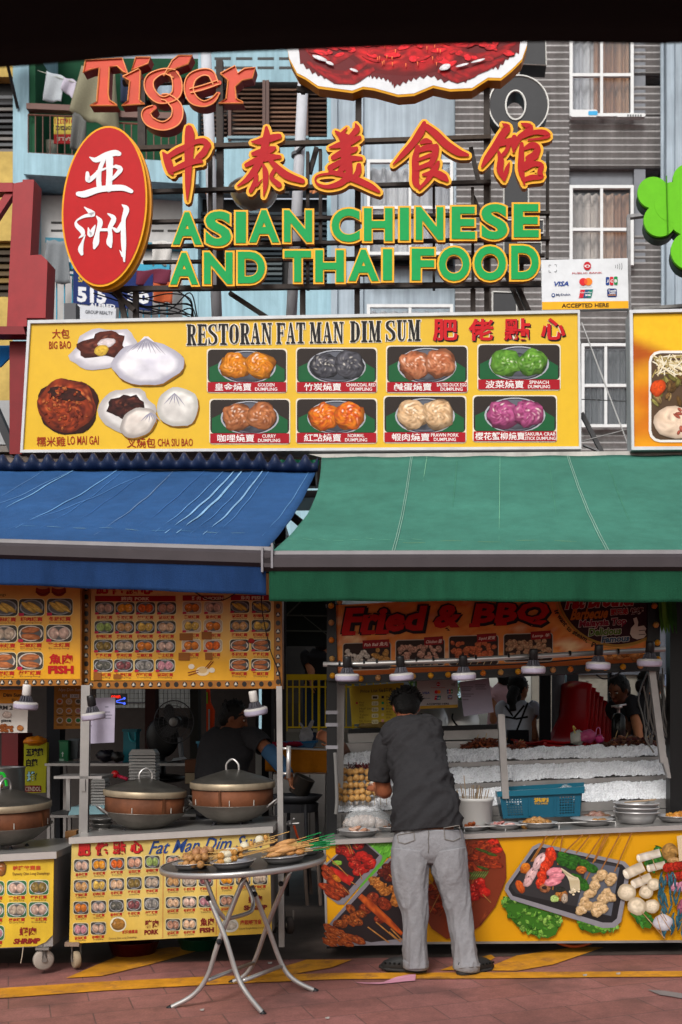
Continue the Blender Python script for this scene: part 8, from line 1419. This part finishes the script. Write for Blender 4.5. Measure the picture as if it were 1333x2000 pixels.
t = thing('office_chair', 'black padded chair back beside the fan', 'chair', W(320, 1480, 8.9)); mb = MB(); mb.ball(W(318, 1440, 9.0), (.14, .04, .17), '#0c0c0d', seg=20, rings=12); mb.build('backrest', 'plastic', t, True); mb = MB(); mb.tube([W(318, 1475, 9.0), W(318, 1580, 9.0)], .03, '#111111'); mb.ball(W(318, 1520, 8.9), (.2, .2, .04), '#0c0c0d', seg=20, rings=8); mb.build('seat', 'plastic', t, True)
# red plastic chairs
def red_chair():
    t = thing('plastic_chair', 'c', 'chair', (0, 0, 0)); mb = MB(); vs_ = []
    prof = [(-.02, -.22, 0), (-.04, 0, .0), (-.03, .18, .0), (.06, .24, .06), (.2, .26, .20), (.42, .28, .36), (.5, .285, .42)]
    for z, y, _ in prof:
        for k in range(9): u = k/8*2-1; vs_.append((u*(.21-.02*(z > .1)), y+.03*u*u*(z > .1), z+.03*u*u*(z < .1)+(-.03*u*u if z > .45 else 0)))
    mb.add(vs_, [(j*9+k, j*9+k+1, (j+1)*9+k+1, (j+1)*9+k) for j in range(6) for k in range(8)], '#6a0a10'); o = mb.build('shell', M('red_plastic', '#a81018', .3, na=.05), t, True); o.modifiers.new('thickness', 'SOLIDIFY').thickness = .012
    for sx in (-1, 1):
        for sy in (-1, 1): mb = MB(); mb.tube([(sx*.18, sy*.18, -.01), (sx*.21, sy*.22, -.43)], .016, '#5c080c', seg=6); mb.build('leg', 'red_plastic', t)
    return t
rc0 = red_chair(); cb_ = W(1112, 1452, 8.9)
for k in range(12): o = rc0 if k == 0 else dup(rc0, (0, 0, 0)); o.location = cb_+Vector((-.03*k+.17, .008*k, .036*k-.37)); o.rotation_euler = (.0, 0, -1.05); tag(o, 'red plastic chair in the tall stack behind the ice tiers, '+('lowest' if k == 0 else 'topmost' if k == 11 else 'between its lowest and topmost'), None, 'stacked red plastic chairs')
t = thing('gas_bottle', 'black steel bottle with chrome valve beside the red chairs', 'bottle', W(1209, 1455, 8.3)); mb = MB(); mb.lathe([(.0, 0), (.05, .0), (.055, .01), (.055, .19), (.04, .225), (.02, .235)], W(1209, 1452, 8.3), '#121212', seg=24); mb.build('cylinder', M('gloss_black', '#141414', .2, .3), t, True); mb = MB(); mb.lathe([(.012, .23), (.012, .27), (.03, .275), (.03, .29), (0, .295)], W(1209, 1452, 8.3), seg=14); mb.tube([W(1195, 1380, 8.3), W(1224, 1376, 8.3)], .008); mb.build('valve', 'brushed', t, True)
# floor-level bits
t = thing('stool', 'pale wooden stool standing in the dark between the carts', 'stool', W(600, 1780, 7.5)); mb = MB(); mb.rect(PF(7.4), 588, 1682, 636, 1690, -.3, 0, '#5c5048'); mb.build('seat', 'matte', t)
for x, d in ((596, 0), (622, 0), (604, .24), (630, .24)): mb = MB(); mb.tube([W(x, 1690, 7.4+d), W(x+5, 1768-d*90, 7.4+d)], .013, '#6a5c54', seg=6); mb.build('leg', 'matte', t)
t = thing('basin', 'dark red plastic basin under the dim sum cart', 'basin', G(262, 1858)); c = G(262, 1862); mb = MB(); mb.lathe([(0, .004), (.14, .004), (.17, .09), (.18, .092), (.165, .085), (.13, .01)], c, '#4a0f12', seg=28); mb.build('tub', 'plastic', t, True)
t = thing('basin', 'dark green plastic basin under the right end of the dim sum cart', 'basin', G(390, 1852)); c = G(390, 1852); mb = MB(); mb.lathe([(0, .004), (.12, .004), (.15, .08), (.16, .082), (.145, .075), (.12, .01)], c, '#12402a', seg=28); mb.build('tub', 'plastic', t, True)
t = thing('plastic_strip', 'torn pink plastic strip on the yellow line by the man', 'litter', G(755, 1918)); mb = MB(); q = [(692, 1920), (720, 1921), (750, 1920), (775, 1914), (800, 1909), (813, 1909), (812, 1917), (790, 1919), (765, 1922), (740, 1924), (712, 1923)]; mb.add([G(*z)+Vector((0, 0, .006+(.012 if z[1] < 1915 else 0))) for z in q], [tuple(range(len(q)))[::-1]], '#b87f90'); mb.build('film', 'plastic', t)
for i, (x, y) in enumerate(((528, 1881), (1143, 1905), (1208, 1902), (395, 1973), (640, 1989), (350, 1712))): 
    if y > 1750: mb = MB(); mb.add([G(x-4, y)+Vector((0, 0, .006)), G(x+5, y+1)+Vector((0, 0, .012)), G(x+4, y+3)+Vector((0, 0, .006)), G(x-3, y+4)+Vector((0, 0, .008))], [(3, 2, 1, 0)], '#9a928c'); tag(mb.build('paper_scrap', 'matte'), ['white paper scrap beside the table leg, farthest scrap from the viewer', 'pale scrap on the yellow line right of the man', 'pale scrap under the right end of the skewer cart', 'pale scrap in front of the folding table', 'pale scrap at the bottom edge of the paving'][i], 'scrap')
t = thing('hose', 'orange hose hanging in a loop under the skewer cart', 'hose', G(1130, 1856)); mb = MB(); mb.tube(catmull([FPn.at(1085, 1842, -.1), FPn.at(1105, 1851, -.1), FPn.at(1130, 1855, -.1), FPn.at(1155, 1850, -.1), FPn.at(1170, 1842, -.1)]), .01, '#8f3c14', seg=8); mb.build('tube', 'plastic', t, True)
# ------------------------------------------------------------------ people
M('hair', '#070605', .6, na=.3, ns=60, bs=120, bump=.5, spec=.25); M('tee_dark', '#272628', .92, na=.12, ns=30, bs=55, bump=.25, na2=.18, ns2=3); M('trouser_grey', '#7c7b7e', .92, na=.12, ns=35, bs=60, bump=.25, na2=.14, ns2=4)
M('skin_tan', '#8a5238', .5, na=.08, ns=14); M('skin_dark', '#70452f', .5, na=.08, ns=14); M('skin_fair', '#a8704f', .5, na=.08, ns=14); M('rubber', '#232222', .6, na=.12)
def finish(ob, vox=.008, sm=2):
    r = ob.modifiers.new('remesh', 'REMESH'); r.mode = 'VOXEL'; r.voxel_size = vox; r.use_smooth_shade = True
    s = ob.modifiers.new('smooth', 'SMOOTH'); s.iterations = sm; s.factor = .5
def hand(mb, wr, d, nrm, side, k=1.0, curl=.5):
    """palm plus four unequal bent fingers and a thumb leaving the side of the palm"""
    d = Vector(d).normalized(); n = Vector(nrm); n = (n-d*n.dot(d)).normalized(); s = d.cross(n)*side
    mb.loft([wr, wr+d*.03*k, wr+d*.06*k, wr+d*.092*k], [.022*k, .034*k, .041*k, .038*k], [.02*k, .017*k, .015*k, .011*k], s, seg=10)
    for i, (o, L) in enumerate(((.030, .072), (.010, .082), (-.010, .075), (-.028, .058))):
        p = wr+d*.085*k+s*o*k; a = d; pts = [p-d*.02*k]
        for j, f_ in enumerate((.45, .32, .25)): pts.append(p); th = curl*(.5+.6*j+.06*i); p = p+(d*math.cos(th)+n*math.sin(th))*L*f_*k
        pts.append(p); mb.tube(pts, [.0095*k, .0095*k, .0088*k, .008*k, .0065*k], seg=7)
    p = wr+d*.03*k+s*.028*k; mb.tube([p-s*.01*k, p+(s*.025+d*.02+n*.01)*k, p+(s*.033+d*.048+n*.024)*k, p+(s*.028+d*.07+n*.036)*k], [.013*k, .011*k, .0098*k, .0075*k], seg=7)
def head(mb, c, fwd, k=1.0):
    """skull, jaw, nose, ears and neck stub facing fwd"""
    f_ = Vector(fwd).normalized(); u = Vector((0, 0, 1)); u = (u-f_*u.dot(f_)).normalized(); s = f_.cross(u)
    mb.ball(c, (.075*k, .095*k, .108*k), ax=(s, f_, u), seg=18, rings=14); mb.ball(c+f_*.035*k-u*.06*k, (.055*k, .055*k, .058*k), ax=(s, f_, u), seg=14, rings=10)
    mb.tube([c+f_*.09*k+u*.015*k, c+f_*.115*k-u*.025*k], [.008*k, .014*k], seg=6)
    for q in (-1, 1): mb.ball(c+s*q*.078*k-u*.01*k-f_*.005*k, (.012*k, .02*k, .032*k), ax=(s, f_, u), seg=8, rings=6)
    return f_, u, s
def face(par, c, f_, u, s, k=1.0):
    mb = MB()
    for q in (-1, 1): mb.ball(c+s*q*.032*k+f_*.083*k+u*.012*k, (.013*k, .008*k, .007*k), '#c9c4bc', ax=(s, f_, u), seg=8, rings=6); mb.ball(c+s*q*.032*k+f_*.090*k+u*.012*k, .006*k, '#120c0a', seg=8, rings=6); mb.tube([c+s*q*.018*k+f_*.09*k+u*.032*k, c+s*q*.05*k+f_*.075*k+u*.03*k], .004*k, '#15100d', seg=5)
    mb.build('eye', 'painted', par); mb = MB(); mb.tube([c-s*.024*k+f_*.084*k-u*.062*k, c+f_*.094*k-u*.064*k, c+s*.024*k+f_*.084*k-u*.062*k], [.003*k, .007*k, .003*k], '#7d3f34', seg=6); mb.build('mouth', 'painted', par)
def hair(par, c, f_, u, s, k=1.0, spike=0, n=0, back=.02, low=.0, nm='hair'):
    mb = MB(); mb.ball(c-f_*back*k+u*.02*k, (.086*k, .098*k, .105*k), '#15110f', ax=(s, f_, u), amp=.10, fr=2.4, seg=28, rings=20)
    if low: mb.ball(c-f_*(back+.03)*k-u*low*k, (.078*k, .06*k, .075*k), '#15110f', ax=(s, f_, u), amp=.1, fr=2.4, seg=20, rings=14)
    for i in range(n):
        a, b = rng.uniform(0, 6.28), rng.uniform(.1, 1.5); dd = s*math.sin(b)*math.cos(a)+f_*math.sin(b)*math.sin(a)+u*math.cos(b); p = c-f_*back*k+u*.02*k+dd*.09*k; e = (dd+u*.5-f_*.25+s*rng.uniform(-.4, .4)).normalized()
        mb.tube([p, p+e*spike*.6*k, p+e*spike*k+s*rng.uniform(-.01, .01)], [.009*k, .006*k, .001], '#15110f', seg=5)
    return mb.build(nm, 'hair', par, True)
def WW(l): return [W(*p) for p in l]
def garment(par, nm, mat, cs, xs, ys, ax=(1, 0, 0), wr=.012, wf=5, sd=0, seg=32, n=5, open_=True, fd=None):
    P_ = catmull(cs, n); q = [(x, y, 0) for x, y in zip(xs, ys)]; Q = catmull(q, n); mb = MB(); mb.loft(P_, [v.x for v in Q], [v.y for v in Q], ax, seg=seg, caps=not open_, wr=wr, wf=wf, sd=sd, fd=Vector(fd).normalized() if fd else None); o = mb.build(nm, mat, par, True)
    if open_: so = o.modifiers.new('thickness', 'SOLIDIFY'); so.thickness = .004; so.offset = -1
    return o
# the man choosing skewers, seen from behind
t = thing('person', 'man in charcoal T-shirt and grey trousers bending over the skewer cart, seen from behind', 'person', G(850, 1900)); K = lambda px, D: px*D/F
mb = MB(); hc = W(794, 1380, 6.86); f_, u, s = head(mb, hc, (-.12, 1, -.55), 1.0)
mb.tube(WW([(794, 1396, 6.84), (797, 1412, 6.79), (800, 1432, 6.74)]), [.055, .058, .075], seg=14)
mb.loft(WW([(838, 1650, 6.37), (836, 1600, 6.38), (826, 1530, 6.48), (814, 1470, 6.62), (802, 1436, 6.72), (798, 1420, 6.77)]), [.16, .15, .13, .145, .15, .07], [.11, .10, .09, .10, .09, .06], (1, 0, 0), seg=18)
for q in ([(818, 1650, 6.36), (806, 1700, 6.34), (808, 1775, 6.31), (810, 1840, 6.29), (812, 1888, 6.28)], [(864, 1650, 6.36), (876, 1700, 6.34), (896, 1775, 6.33), (905, 1840, 6.3), (914, 1892, 6.27)]): mb.tube(catmull(WW(q)), [.085*(1-i/30)+.0 if i < 12 else .05-.001*(i-12) for i in range(25)], seg=12)
mb.tube(catmull(WW([(752, 1446, 6.7), (746, 1495, 6.72), (750, 1538, 6.74), (752, 1546, 6.78), (744, 1545, 6.9), (738, 1541, 6.98)])), [.056, .056, .056, .055, .054, .053, .053, .052, .051, .05, .05, .049, .048, .048, .05, .05, .049, .048, .047, .046, .044, .043, .042, .041, .040, .038, .036, .034, .031, .03, .028][:31], seg=14)
hand(mb, W(739, 1541, 6.97), (-.35, .55, .15), (0.6, .3, -.6), -1, 1.0, .75)
mb.tube(catmull(WW([(842, 1450, 6.7), (846, 1495, 6.85), (842, 1530, 6.97), (815, 1545, 7.08)])), [.056, .055, .054, .053, .052, .05, .05, .049, .048, .047, .046, .044, .042, .04, .038, .036, .034, .031, .03], seg=12); hand(mb, W(815, 1545, 7.08), (-1, .4, 0), (0, .2, -1), 1, 1.0, .6)
b = mb.build('body', 'skin_tan', t); finish(b, .007)
hair(t, hc, f_, u, s, 1.02, .026, 260, back=.012, low=.012)
garment(t, 'shirt', 'tee_dark', WW([(836, 1620, 6.37), (832, 1578, 6.39), (824, 1527, 6.48), (816, 1482, 6.60), (812, 1455, 6.67), (802, 1433, 6.73), (797, 1422, 6.77), (795, 1417, 6.79)]), [K(x, 6.5) for x in (67, 61, 53.5, 52, 54, 60, 46, 29)], [.135, .125, .12, .13, .135, .115, .085, .062], wr=.034, wf=7, sd=3, ax=(1, 0, .06), seg=84, n=12, fd=(.75, 0, .65))
garment(t, 'sleeve', 'tee_dark', WW([(772, 1440, 6.7), (757, 1449, 6.7), (747, 1474, 6.71), (744, 1505, 6.72), (742, 1524, 6.73)]), [.055, .072, .072, .068, .066], [.06, .075, .075, .07, .068], wr=.010, wf=7, sd=5); garment(t, 'sleeve', 'tee_dark', WW([(828, 1442, 6.7), (840, 1452, 6.72), (845, 1474, 6.79), (847, 1496, 6.87)]), [.05, .066, .066, .062], [.06, .07, .07, .066], wr=.01, wf=7, sd=6)
garment(t, 'trousers', 'trouser_grey', WW([(838, 1619, 6.38), (838, 1640, 6.375), (838, 1672, 6.36), (838, 1690, 6.35)]), [K(x, 6.36) for x in (63, 70, 74, 70)], [.135, .14, .13, .09], wr=.006, wf=6, sd=8, seg=40)
tl = []
for q, w_, sd in (([(806, 1660, 6.355), (802, 1700, 6.34), (804, 1740, 6.32), (810, 1775, 6.31), (811, 1805, 6.3), (811, 1840, 6.29), (812, 1868, 6.285), (813, 1889, 6.28)], (37, 35, 30, 25.5, 23, 22, 22.5, 22.5), 11), ([(872, 1660, 6.355), (879, 1700, 6.34), (888, 1740, 6.335), (896, 1775, 6.33), (901, 1805, 6.32), (906, 1840, 6.3), (909, 1868, 6.29), (912, 1892, 6.27)], (37, 34.5, 29.5, 25.5, 23, 22.5, 23, 23.5), 14)):
    tl.append(garment(t, 'trouser_leg', 'trouser_grey', WW(q), [K(x, 6.33) for x in w_], [K(x, 6.33)*1.12 for x in w_], wr=.014, wf=10, sd=sd, seg=72, n=12, fd=(.1, .1, 1)))
    a = q[-1]; mb = MB(); mb.lathe([(K(w_[-1], 6.3)*1.0, -.026), (K(w_[-1], 6.3)*1.12, -.02), (K(w_[-1], 6.3)*1.13, .02), (K(w_[-1], 6.3)*1.02, .028)], W(a[0], a[1]-6, a[2]), seg=28, ax=(.1 if sd > 12 else .02, 0, 1)); mb.build('cuff', 'trouser_grey', t, True)
from mathutils.bvhtree import BVHTree
bv = []
for o in [o for o in t.children if o.name.startswith('trouser')]: r_ = Vector(t['_o']); bv.append(BVHTree.FromPolygons([v.co+r_ for v in o.data.vertices], [tuple(p.vertices) for p in o.data.polygons]))
def onto(x, y, off=.004):
    e = Vector((0, 0, EH)); d = (W(x, y, 1)-e).normalized(); best = None
    for b_ in bv:
        h_ = b_.ray_cast(e, d)
        if h_[0] is not None and (best is None or h_[3] < best[3]): best = h_
    return best[0]-d*off if best else W(x, y, 6.24)
for q in ([(777, 1631), (809, 1625), (811, 1641), (792, 1648), (779, 1645)], [(868, 1617), (898, 1612), (901, 1636), (886, 1643), (870, 1639)]):
    mb = MB(); ring = [(q[i-1][0]*(1-k/4)+q[i][0]*k/4, q[i-1][1]*(1-k/4)+q[i][1]*k/4) for i in range(5) for k in range(4)]; mb.tube([onto(*p) for p in ring+ring[:1]], .0028, '#6f6a65', seg=5); mb.build('pocket_seam', 'matte', t)
mb = MB(); mb.tube([onto(838+.6*math.sin(k), 1622+k*4) for k in range(12)], .0025, '#5f5a56', seg=5); mb.build('back_seam', 'matte', t)
def shoe(par, heel, d, k=1.0):
    d = Vector(d).normalized(); s = d.cross(Vector((0, 0, 1))); z = Vector((0, 0, 1)); mb = MB(); h = heel
    mb.loft([h-d*.005+z*.05, h+d*.02+z*.05, h+d*.07+z*.052, h+d*.13+z*.05, h+d*.19+z*.042, h+d*.235+z*.03, h+d*.26+z*.022], [.022, .036, .04, .048, .052, .044, .015], [.03, .048, .052, .048, .04, .028, .012], s, seg=20)
    o = mb.build('shoe', 'rubber', par, True); mb = MB(); mb.loft([h-d*.012+z*.016, h+d*.02+z*.014, h+d*.13+z*.014, h+d*.21+z*.016, h+d*.27+z*.022], [.025, .041, .05, .056, .02], [.014, .015, .015, .015, .01], s, '#2c2a29', seg=16); mb.build('sole', 'matte', o, True); mb = MB()
    for i in range(5):
        for q in (-1, 1): mb.ball(h+d*(.11+.028*i)+s*q*(.047+.003*min(i, 2))+z*.056, (.008, .008, .006), '#090909', seg=8, rings=6)
    mb.tube([h+d*.09+s*.045+z*.075, h-d*.012+z*.072, h+d*.09-s*.045+z*.075], .011, '#2a2828', seg=6); mb.build('heel_strap', 'matte', o, True)
shoe(t, G(829, 1900), (-.93, .28, 0)); shoe(t, G(901, 1906), (.72, .62, 0))
t = thing('bowl', 'small steel bowl in the left hand of the bending man', 'bowl', W(733, 1538, 7.05)); mb = MB(); mb.lathe([(0, 0), (.03, .003), (.046, .03), (.049, .031), (.044, .028), (0, .006)], W(732, 1541, 7.05), seg=24); mb.build('dish', 'brushed', t, True); mb = MB(); mb.ball(W(731, 1530, 7.05), (.03, .03, .018), '#a8a49c', amp=.2); mb.build('food', 'food', t, True)
# seller bending over the steamers
t = thing('person', 'seller in dark T-shirt with a blue arm sleeve bending over the dim sum cart', 'person', (W(430, 0, 7.9).x, 7.9, gz(W(430, 0, 7.9).x))); mb = MB(); hc = W(460, 1401, 7.85); f_, u, s = head(mb, hc, (.9, -.15, -.45), .95)
mb.tube(WW([(455, 1412, 7.86), (450, 1425, 7.88)]), [.055, .07], seg=12); mb.loft(WW([(432, 1590, 7.95), (430, 1540, 7.93), (435, 1480, 7.9), (452, 1440, 7.88), (456, 1426, 7.87)]), [.16, .15, .16, .15, .06], [.11, .10, .11, .1, .06], (1, 0, .3), seg=16)
for x in (415, 447): mb.tube(WW([(x, 1590, 7.95), (x, 1690, 7.95), (x, 1790, 7.95)]), [.085, .06, .045], seg=10)
mb.tube(catmull(WW([(495, 1440, 7.8), (520, 1461, 7.7), (548, 1490, 7.62), (566, 1518, 7.58)])), [.05]*7+[.046]*6+[.038]*6, seg=12); hand(mb, W(566, 1518, 7.58), (.5, 0, -.7), (.5, -.5, .3), 1, .95, .8); b = mb.build('body', 'skin_dark', t); finish(b, .009)
face(t, hc, f_, u, s, .95); hair(t, hc, f_, u, s, .98, .03, 30, back=.03, low=.03)
garment(t, 'shirt', 'tee_dark', WW([(430, 1590, 7.93), (430, 1545, 7.92), (435, 1490, 7.9), (448, 1450, 7.88), (456, 1430, 7.87), (457, 1420, 7.87)]), [K(x, 7.9) for x in (46, 47, 50, 50, 32, 18)], [.14, .14, .14, .13, .1, .06], (1, 0, .25), wr=.018, wf=4, sd=21, n=7); garment(t, 'sleeve', 'tee_dark', WW([(478, 1437, 7.85), (495, 1441, 7.8), (508, 1451, 7.75), (517, 1459, 7.71)]), [.06, .075, .072, .066], [.06, .075, .07, .066], (0, 0, 1), wr=.008, sd=22); garment(t, 'arm_sleeve', M('blue_sleeve', '#2c4a66', .85, na=.15), WW([(524, 1465, 7.69), (540, 1482, 7.64), (556, 1502, 7.6), (564, 1514, 7.585)]), [.056, .054, .047, .04], [.056, .054, .047, .04], (0, 0, 1), wr=.004, sd=23)
mb = MB(); mb.loft(WW([(431, 1585, 7.95), (431, 1640, 7.95)]), [.18, .18], [.14, .13], (1, 0, 0), '#15161a', seg=18); [mb.tube(WW([(x, 1635, 7.95), (x, 1770, 7.95)]), [.095, .07], '#15161a') for x in (415, 447)]; mb.build('trousers', 'cloth', t, True)
# standing and seated people behind
def figure(lab, x, D, hp, shoulders, hips, ft, fwd, skin, topc, legc, arm=None, hw=.17, hd=None, k=.95, low=.03, sleeve=True, nosmooth=False):
    t = thing('person', lab, 'person', (W(x, 0, D).x, D, gz(W(x, 0, D).x))); mb = MB(); hc = W(*hp); f_, u, s = head(mb, hc, fwd, k); sh, hi = W(*shoulders), W(*hips); nk = hc.lerp(sh, .5); sx = Vector((1, 0, 0))
    mb.tube([hc-u*.05, nk, sh], [.05, .052, .08], seg=10); mb.loft([sh+(sh-hi)*.02, sh.lerp(hi, .12), sh.lerp(hi, .5), hi], [.08, hw*.9, hw*.78, hw*.85], [.06, .09, .09, .10], sx, seg=14); z0 = gz(hi.x)
    for q in (-1, 1): mb.tube([hi+sx*q*.08, Vector((hi.x+q*.085, hi.y, (hi.z+z0)/2)), Vector((hi.x+q*.085, hi.y, z0+.06))], [.085, .06, .045], seg=10); mb.tube([Vector((hi.x+q*.085, hi.y+.05, z0+.04)), Vector((hi.x+q*.085, hi.y-.16, z0+.03))], [.04, .035], seg=8)
    if arm:
        for q_, (e, w) in enumerate(arm):
            q = -1 if W(*e).x < sh.x else 1; a = sh+sx*q*hw*.85+Vector((0, 0, -.03)); e, w = W(*e), W(*w); mb.tube(catmull([a, a.lerp(e, .5), e, w], 4), [.047]*5+[.043]*4+[.036]*4, seg=10); dd = (w-e).normalized(); hand(mb, w, dd, (-q, -.3, 0), q, .9, .5)
            if sleeve: garment(t, 'sleeve', topc, [a+Vector((-q*.03, 0, .03)), a, a.lerp(e, .45), a.lerp(e, .62)], [.05, .065, .063, .06], [.06, .07, .065, .062], (1, 0, .2), wr=.006, sd=x)
    b = mb.build('body', skin, t); finish(b, .010); face(t, hc, f_, u, s, k); hair(t, hc, f_, u, s, k*1.03, .02, 12, back=.025, low=low)
    garment(t, 'shirt', topc, [hi+Vector((0, 0, -.03)), sh.lerp(hi, .6), sh.lerp(hi, .25), sh.lerp(hi, .08), sh+(sh-hi)*.03, nk.lerp(sh, .6)+Vector((0, 0, .01))], [hw*1.0, hw*.92, hw*1.02, hw*.98, hw*.6, .06], [.13, .12, .12, .11, .09, .06], wr=.012, wf=5, sd=x); mb = MB()
    mb.loft([hi+Vector((0, 0, .03)), hi+Vector((0, 0, -.12))], [hw*.98, hw*1.02], [.13, .13], sx, legc, seg=16)
    for q in (-1, 1): mb.tube([hi+sx*q*.08+Vector((0, 0, -.06)), Vector((hi.x+q*.085, hi.y, (hi.z+z0)/2)), Vector((hi.x+q*.085, hi.y, z0+.08))], [.1, .078, .065], legc, seg=10)
    mb.build('trousers', 'cloth', t, True); return t, hc, f_, u, s
M('tee_white', '#c2c7d2', .9, na=.1, ns=30); M('tee_pink', '#cba4a8', .9, na=.1, ns=30); M('tee_black', '#1a1a1d', .9, na=.1)
t, hc, f_, u, s = figure('woman in pale T-shirt and black apron with long dark hair, seen from behind', 1014, 9.4, (1015, 1343, 9.4), (1012, 1376, 9.4), (1012, 1450, 9.4), None, (.8, .5, -.1), 'skin_fair', 'tee_white', '#14182c', [((1040, 1412, 9.35), (1047, 1446, 9.3)), ((986, 1410, 9.4), (990, 1450, 9.35))], hw=.15, k=.92, low=.09)
mb = MB(); mb.tube(catmull(WW([(1006, 1345, 9.33), (1001, 1365, 9.28), (1003, 1388, 9.26)])), [.05]*4+[.045]*5+[.03]*4, '#15110f', seg=10); mb.build('ponytail', 'hair', t, True); mb = MB(); B_ = PF(9.24)
for q in ([(988, 1378), (1005, 1402), (1025, 1378)], [(988, 1400), (1010, 1404), (1032, 1400)], [(1032, 1372), (1010, 1428)]): mb.strip(B_, q, 4, 0, '#101014', n=8)
mb.rect(B_, 993, 1426, 1034, 1452, -.25, -.003, '#111116'); mb.tube(catmull(WW([(1003, 1428, 9.2), (996, 1440, 9.2), (1000, 1450, 9.2)])), .007, '#101014'); mb.build('apron', 'cloth', t)
figure('person in pale pink T-shirt partly hidden behind the woman with the apron', 982, 10.2, (988, 1318, 10.2), (982, 1346, 10.2), (982, 1420, 10.2), None, (.1, 1, 0), 'skin_fair', 'tee_pink', '#3a1c1c', [((966, 1382, 10.1), (964, 1410, 10.1))], hw=.14)
figure('man in black T-shirt leaning forward beside the red chairs', 1235, 8.9, (1208, 1347, 8.8), (1232, 1378, 8.95), (1245, 1452, 9.0), None, (-.6, -.6, -.5), 'skin_dark', 'tee_black', '#0d0d10', [((1235, 1425, 8.7), (1222, 1448, 8.6))], hw=.17)
t, hc, f_, u, s = figure('person in black top with dark hair tied in a bun near the cable coil', 1268, 8.6, (1274, 1334, 8.6), (1268, 1366, 8.6), (1268, 1450, 8.6), None, (.9, .2, -.1), 'skin_fair', 'tee_black', '#0c0c0e', [((1246, 1420, 8.5), (1250, 1452, 8.4))], hw=.15); mb = MB(); mb.ball(W(1252, 1340, 8.55), (.045, .045, .055), '#15110f', amp=.15, fr=2); mb.build('hair_bun', 'hair', t, True)
figure('person in black T-shirt climbing the stairs behind the yellow railing', 628, 11.0, (632, 1252, 11.0), (625, 1276, 11.0), (626, 1330, 11.0), None, (.3, 1, 0), 'skin_fair', 'tee_black', '#1c2c44', [((609, 1312, 10.9), (609, 1330, 10.85))], hw=.16)
t = thing('person', 'crouching person behind the skewer cart whose hand grips the black pole', 'person', (W(720, 0, 8.3).x, 8.3, 0)); mb = MB(); hc = W(730, 1500, 8.45); f_, u, s = head(mb, hc, (-.2, -1, 0), .95); mb.tube([hc-u*.05, W(728, 1540, 8.5)], [.05, .08]); mb.loft(WW([(728, 1530, 8.5), (728, 1560, 8.5), (728, 1640, 8.55)]), [.1, .16, .15], [.07, .1, .11], (1, 0, 0), seg=14); mb.tube(catmull(WW([(700, 1545, 8.45), (690, 1500, 8.3), (668, 1458, 7.6), (655, 1448, 7.35)])), [.046]*7+[.04]*6+[.032]*6, seg=10); hand(mb, W(657, 1447, 7.25), (-.9, -.25, .35), (0.3, -1, .1), -1, 1.0, .55)
for q in (-1, 1): mb.tube([W(728+q*16, 1640, 8.55), W(728+q*22, 1690, 8.2), Vector((W(728+q*20, 0, 8.5).x, 8.5, .05))], [.08, .06, .045])
b = mb.build('body', 'skin_dark', t); finish(b, .008); face(t, hc, f_, u, s, .95); hair(t, hc, f_, u, s, .98); garment(t, 'shirt', 'tee_black', WW([(728, 1650, 8.55), (728, 1600, 8.52), (728, 1560, 8.5), (728, 1535, 8.48)]), [.17, .17, .17, .09], [.13, .13, .12, .08])
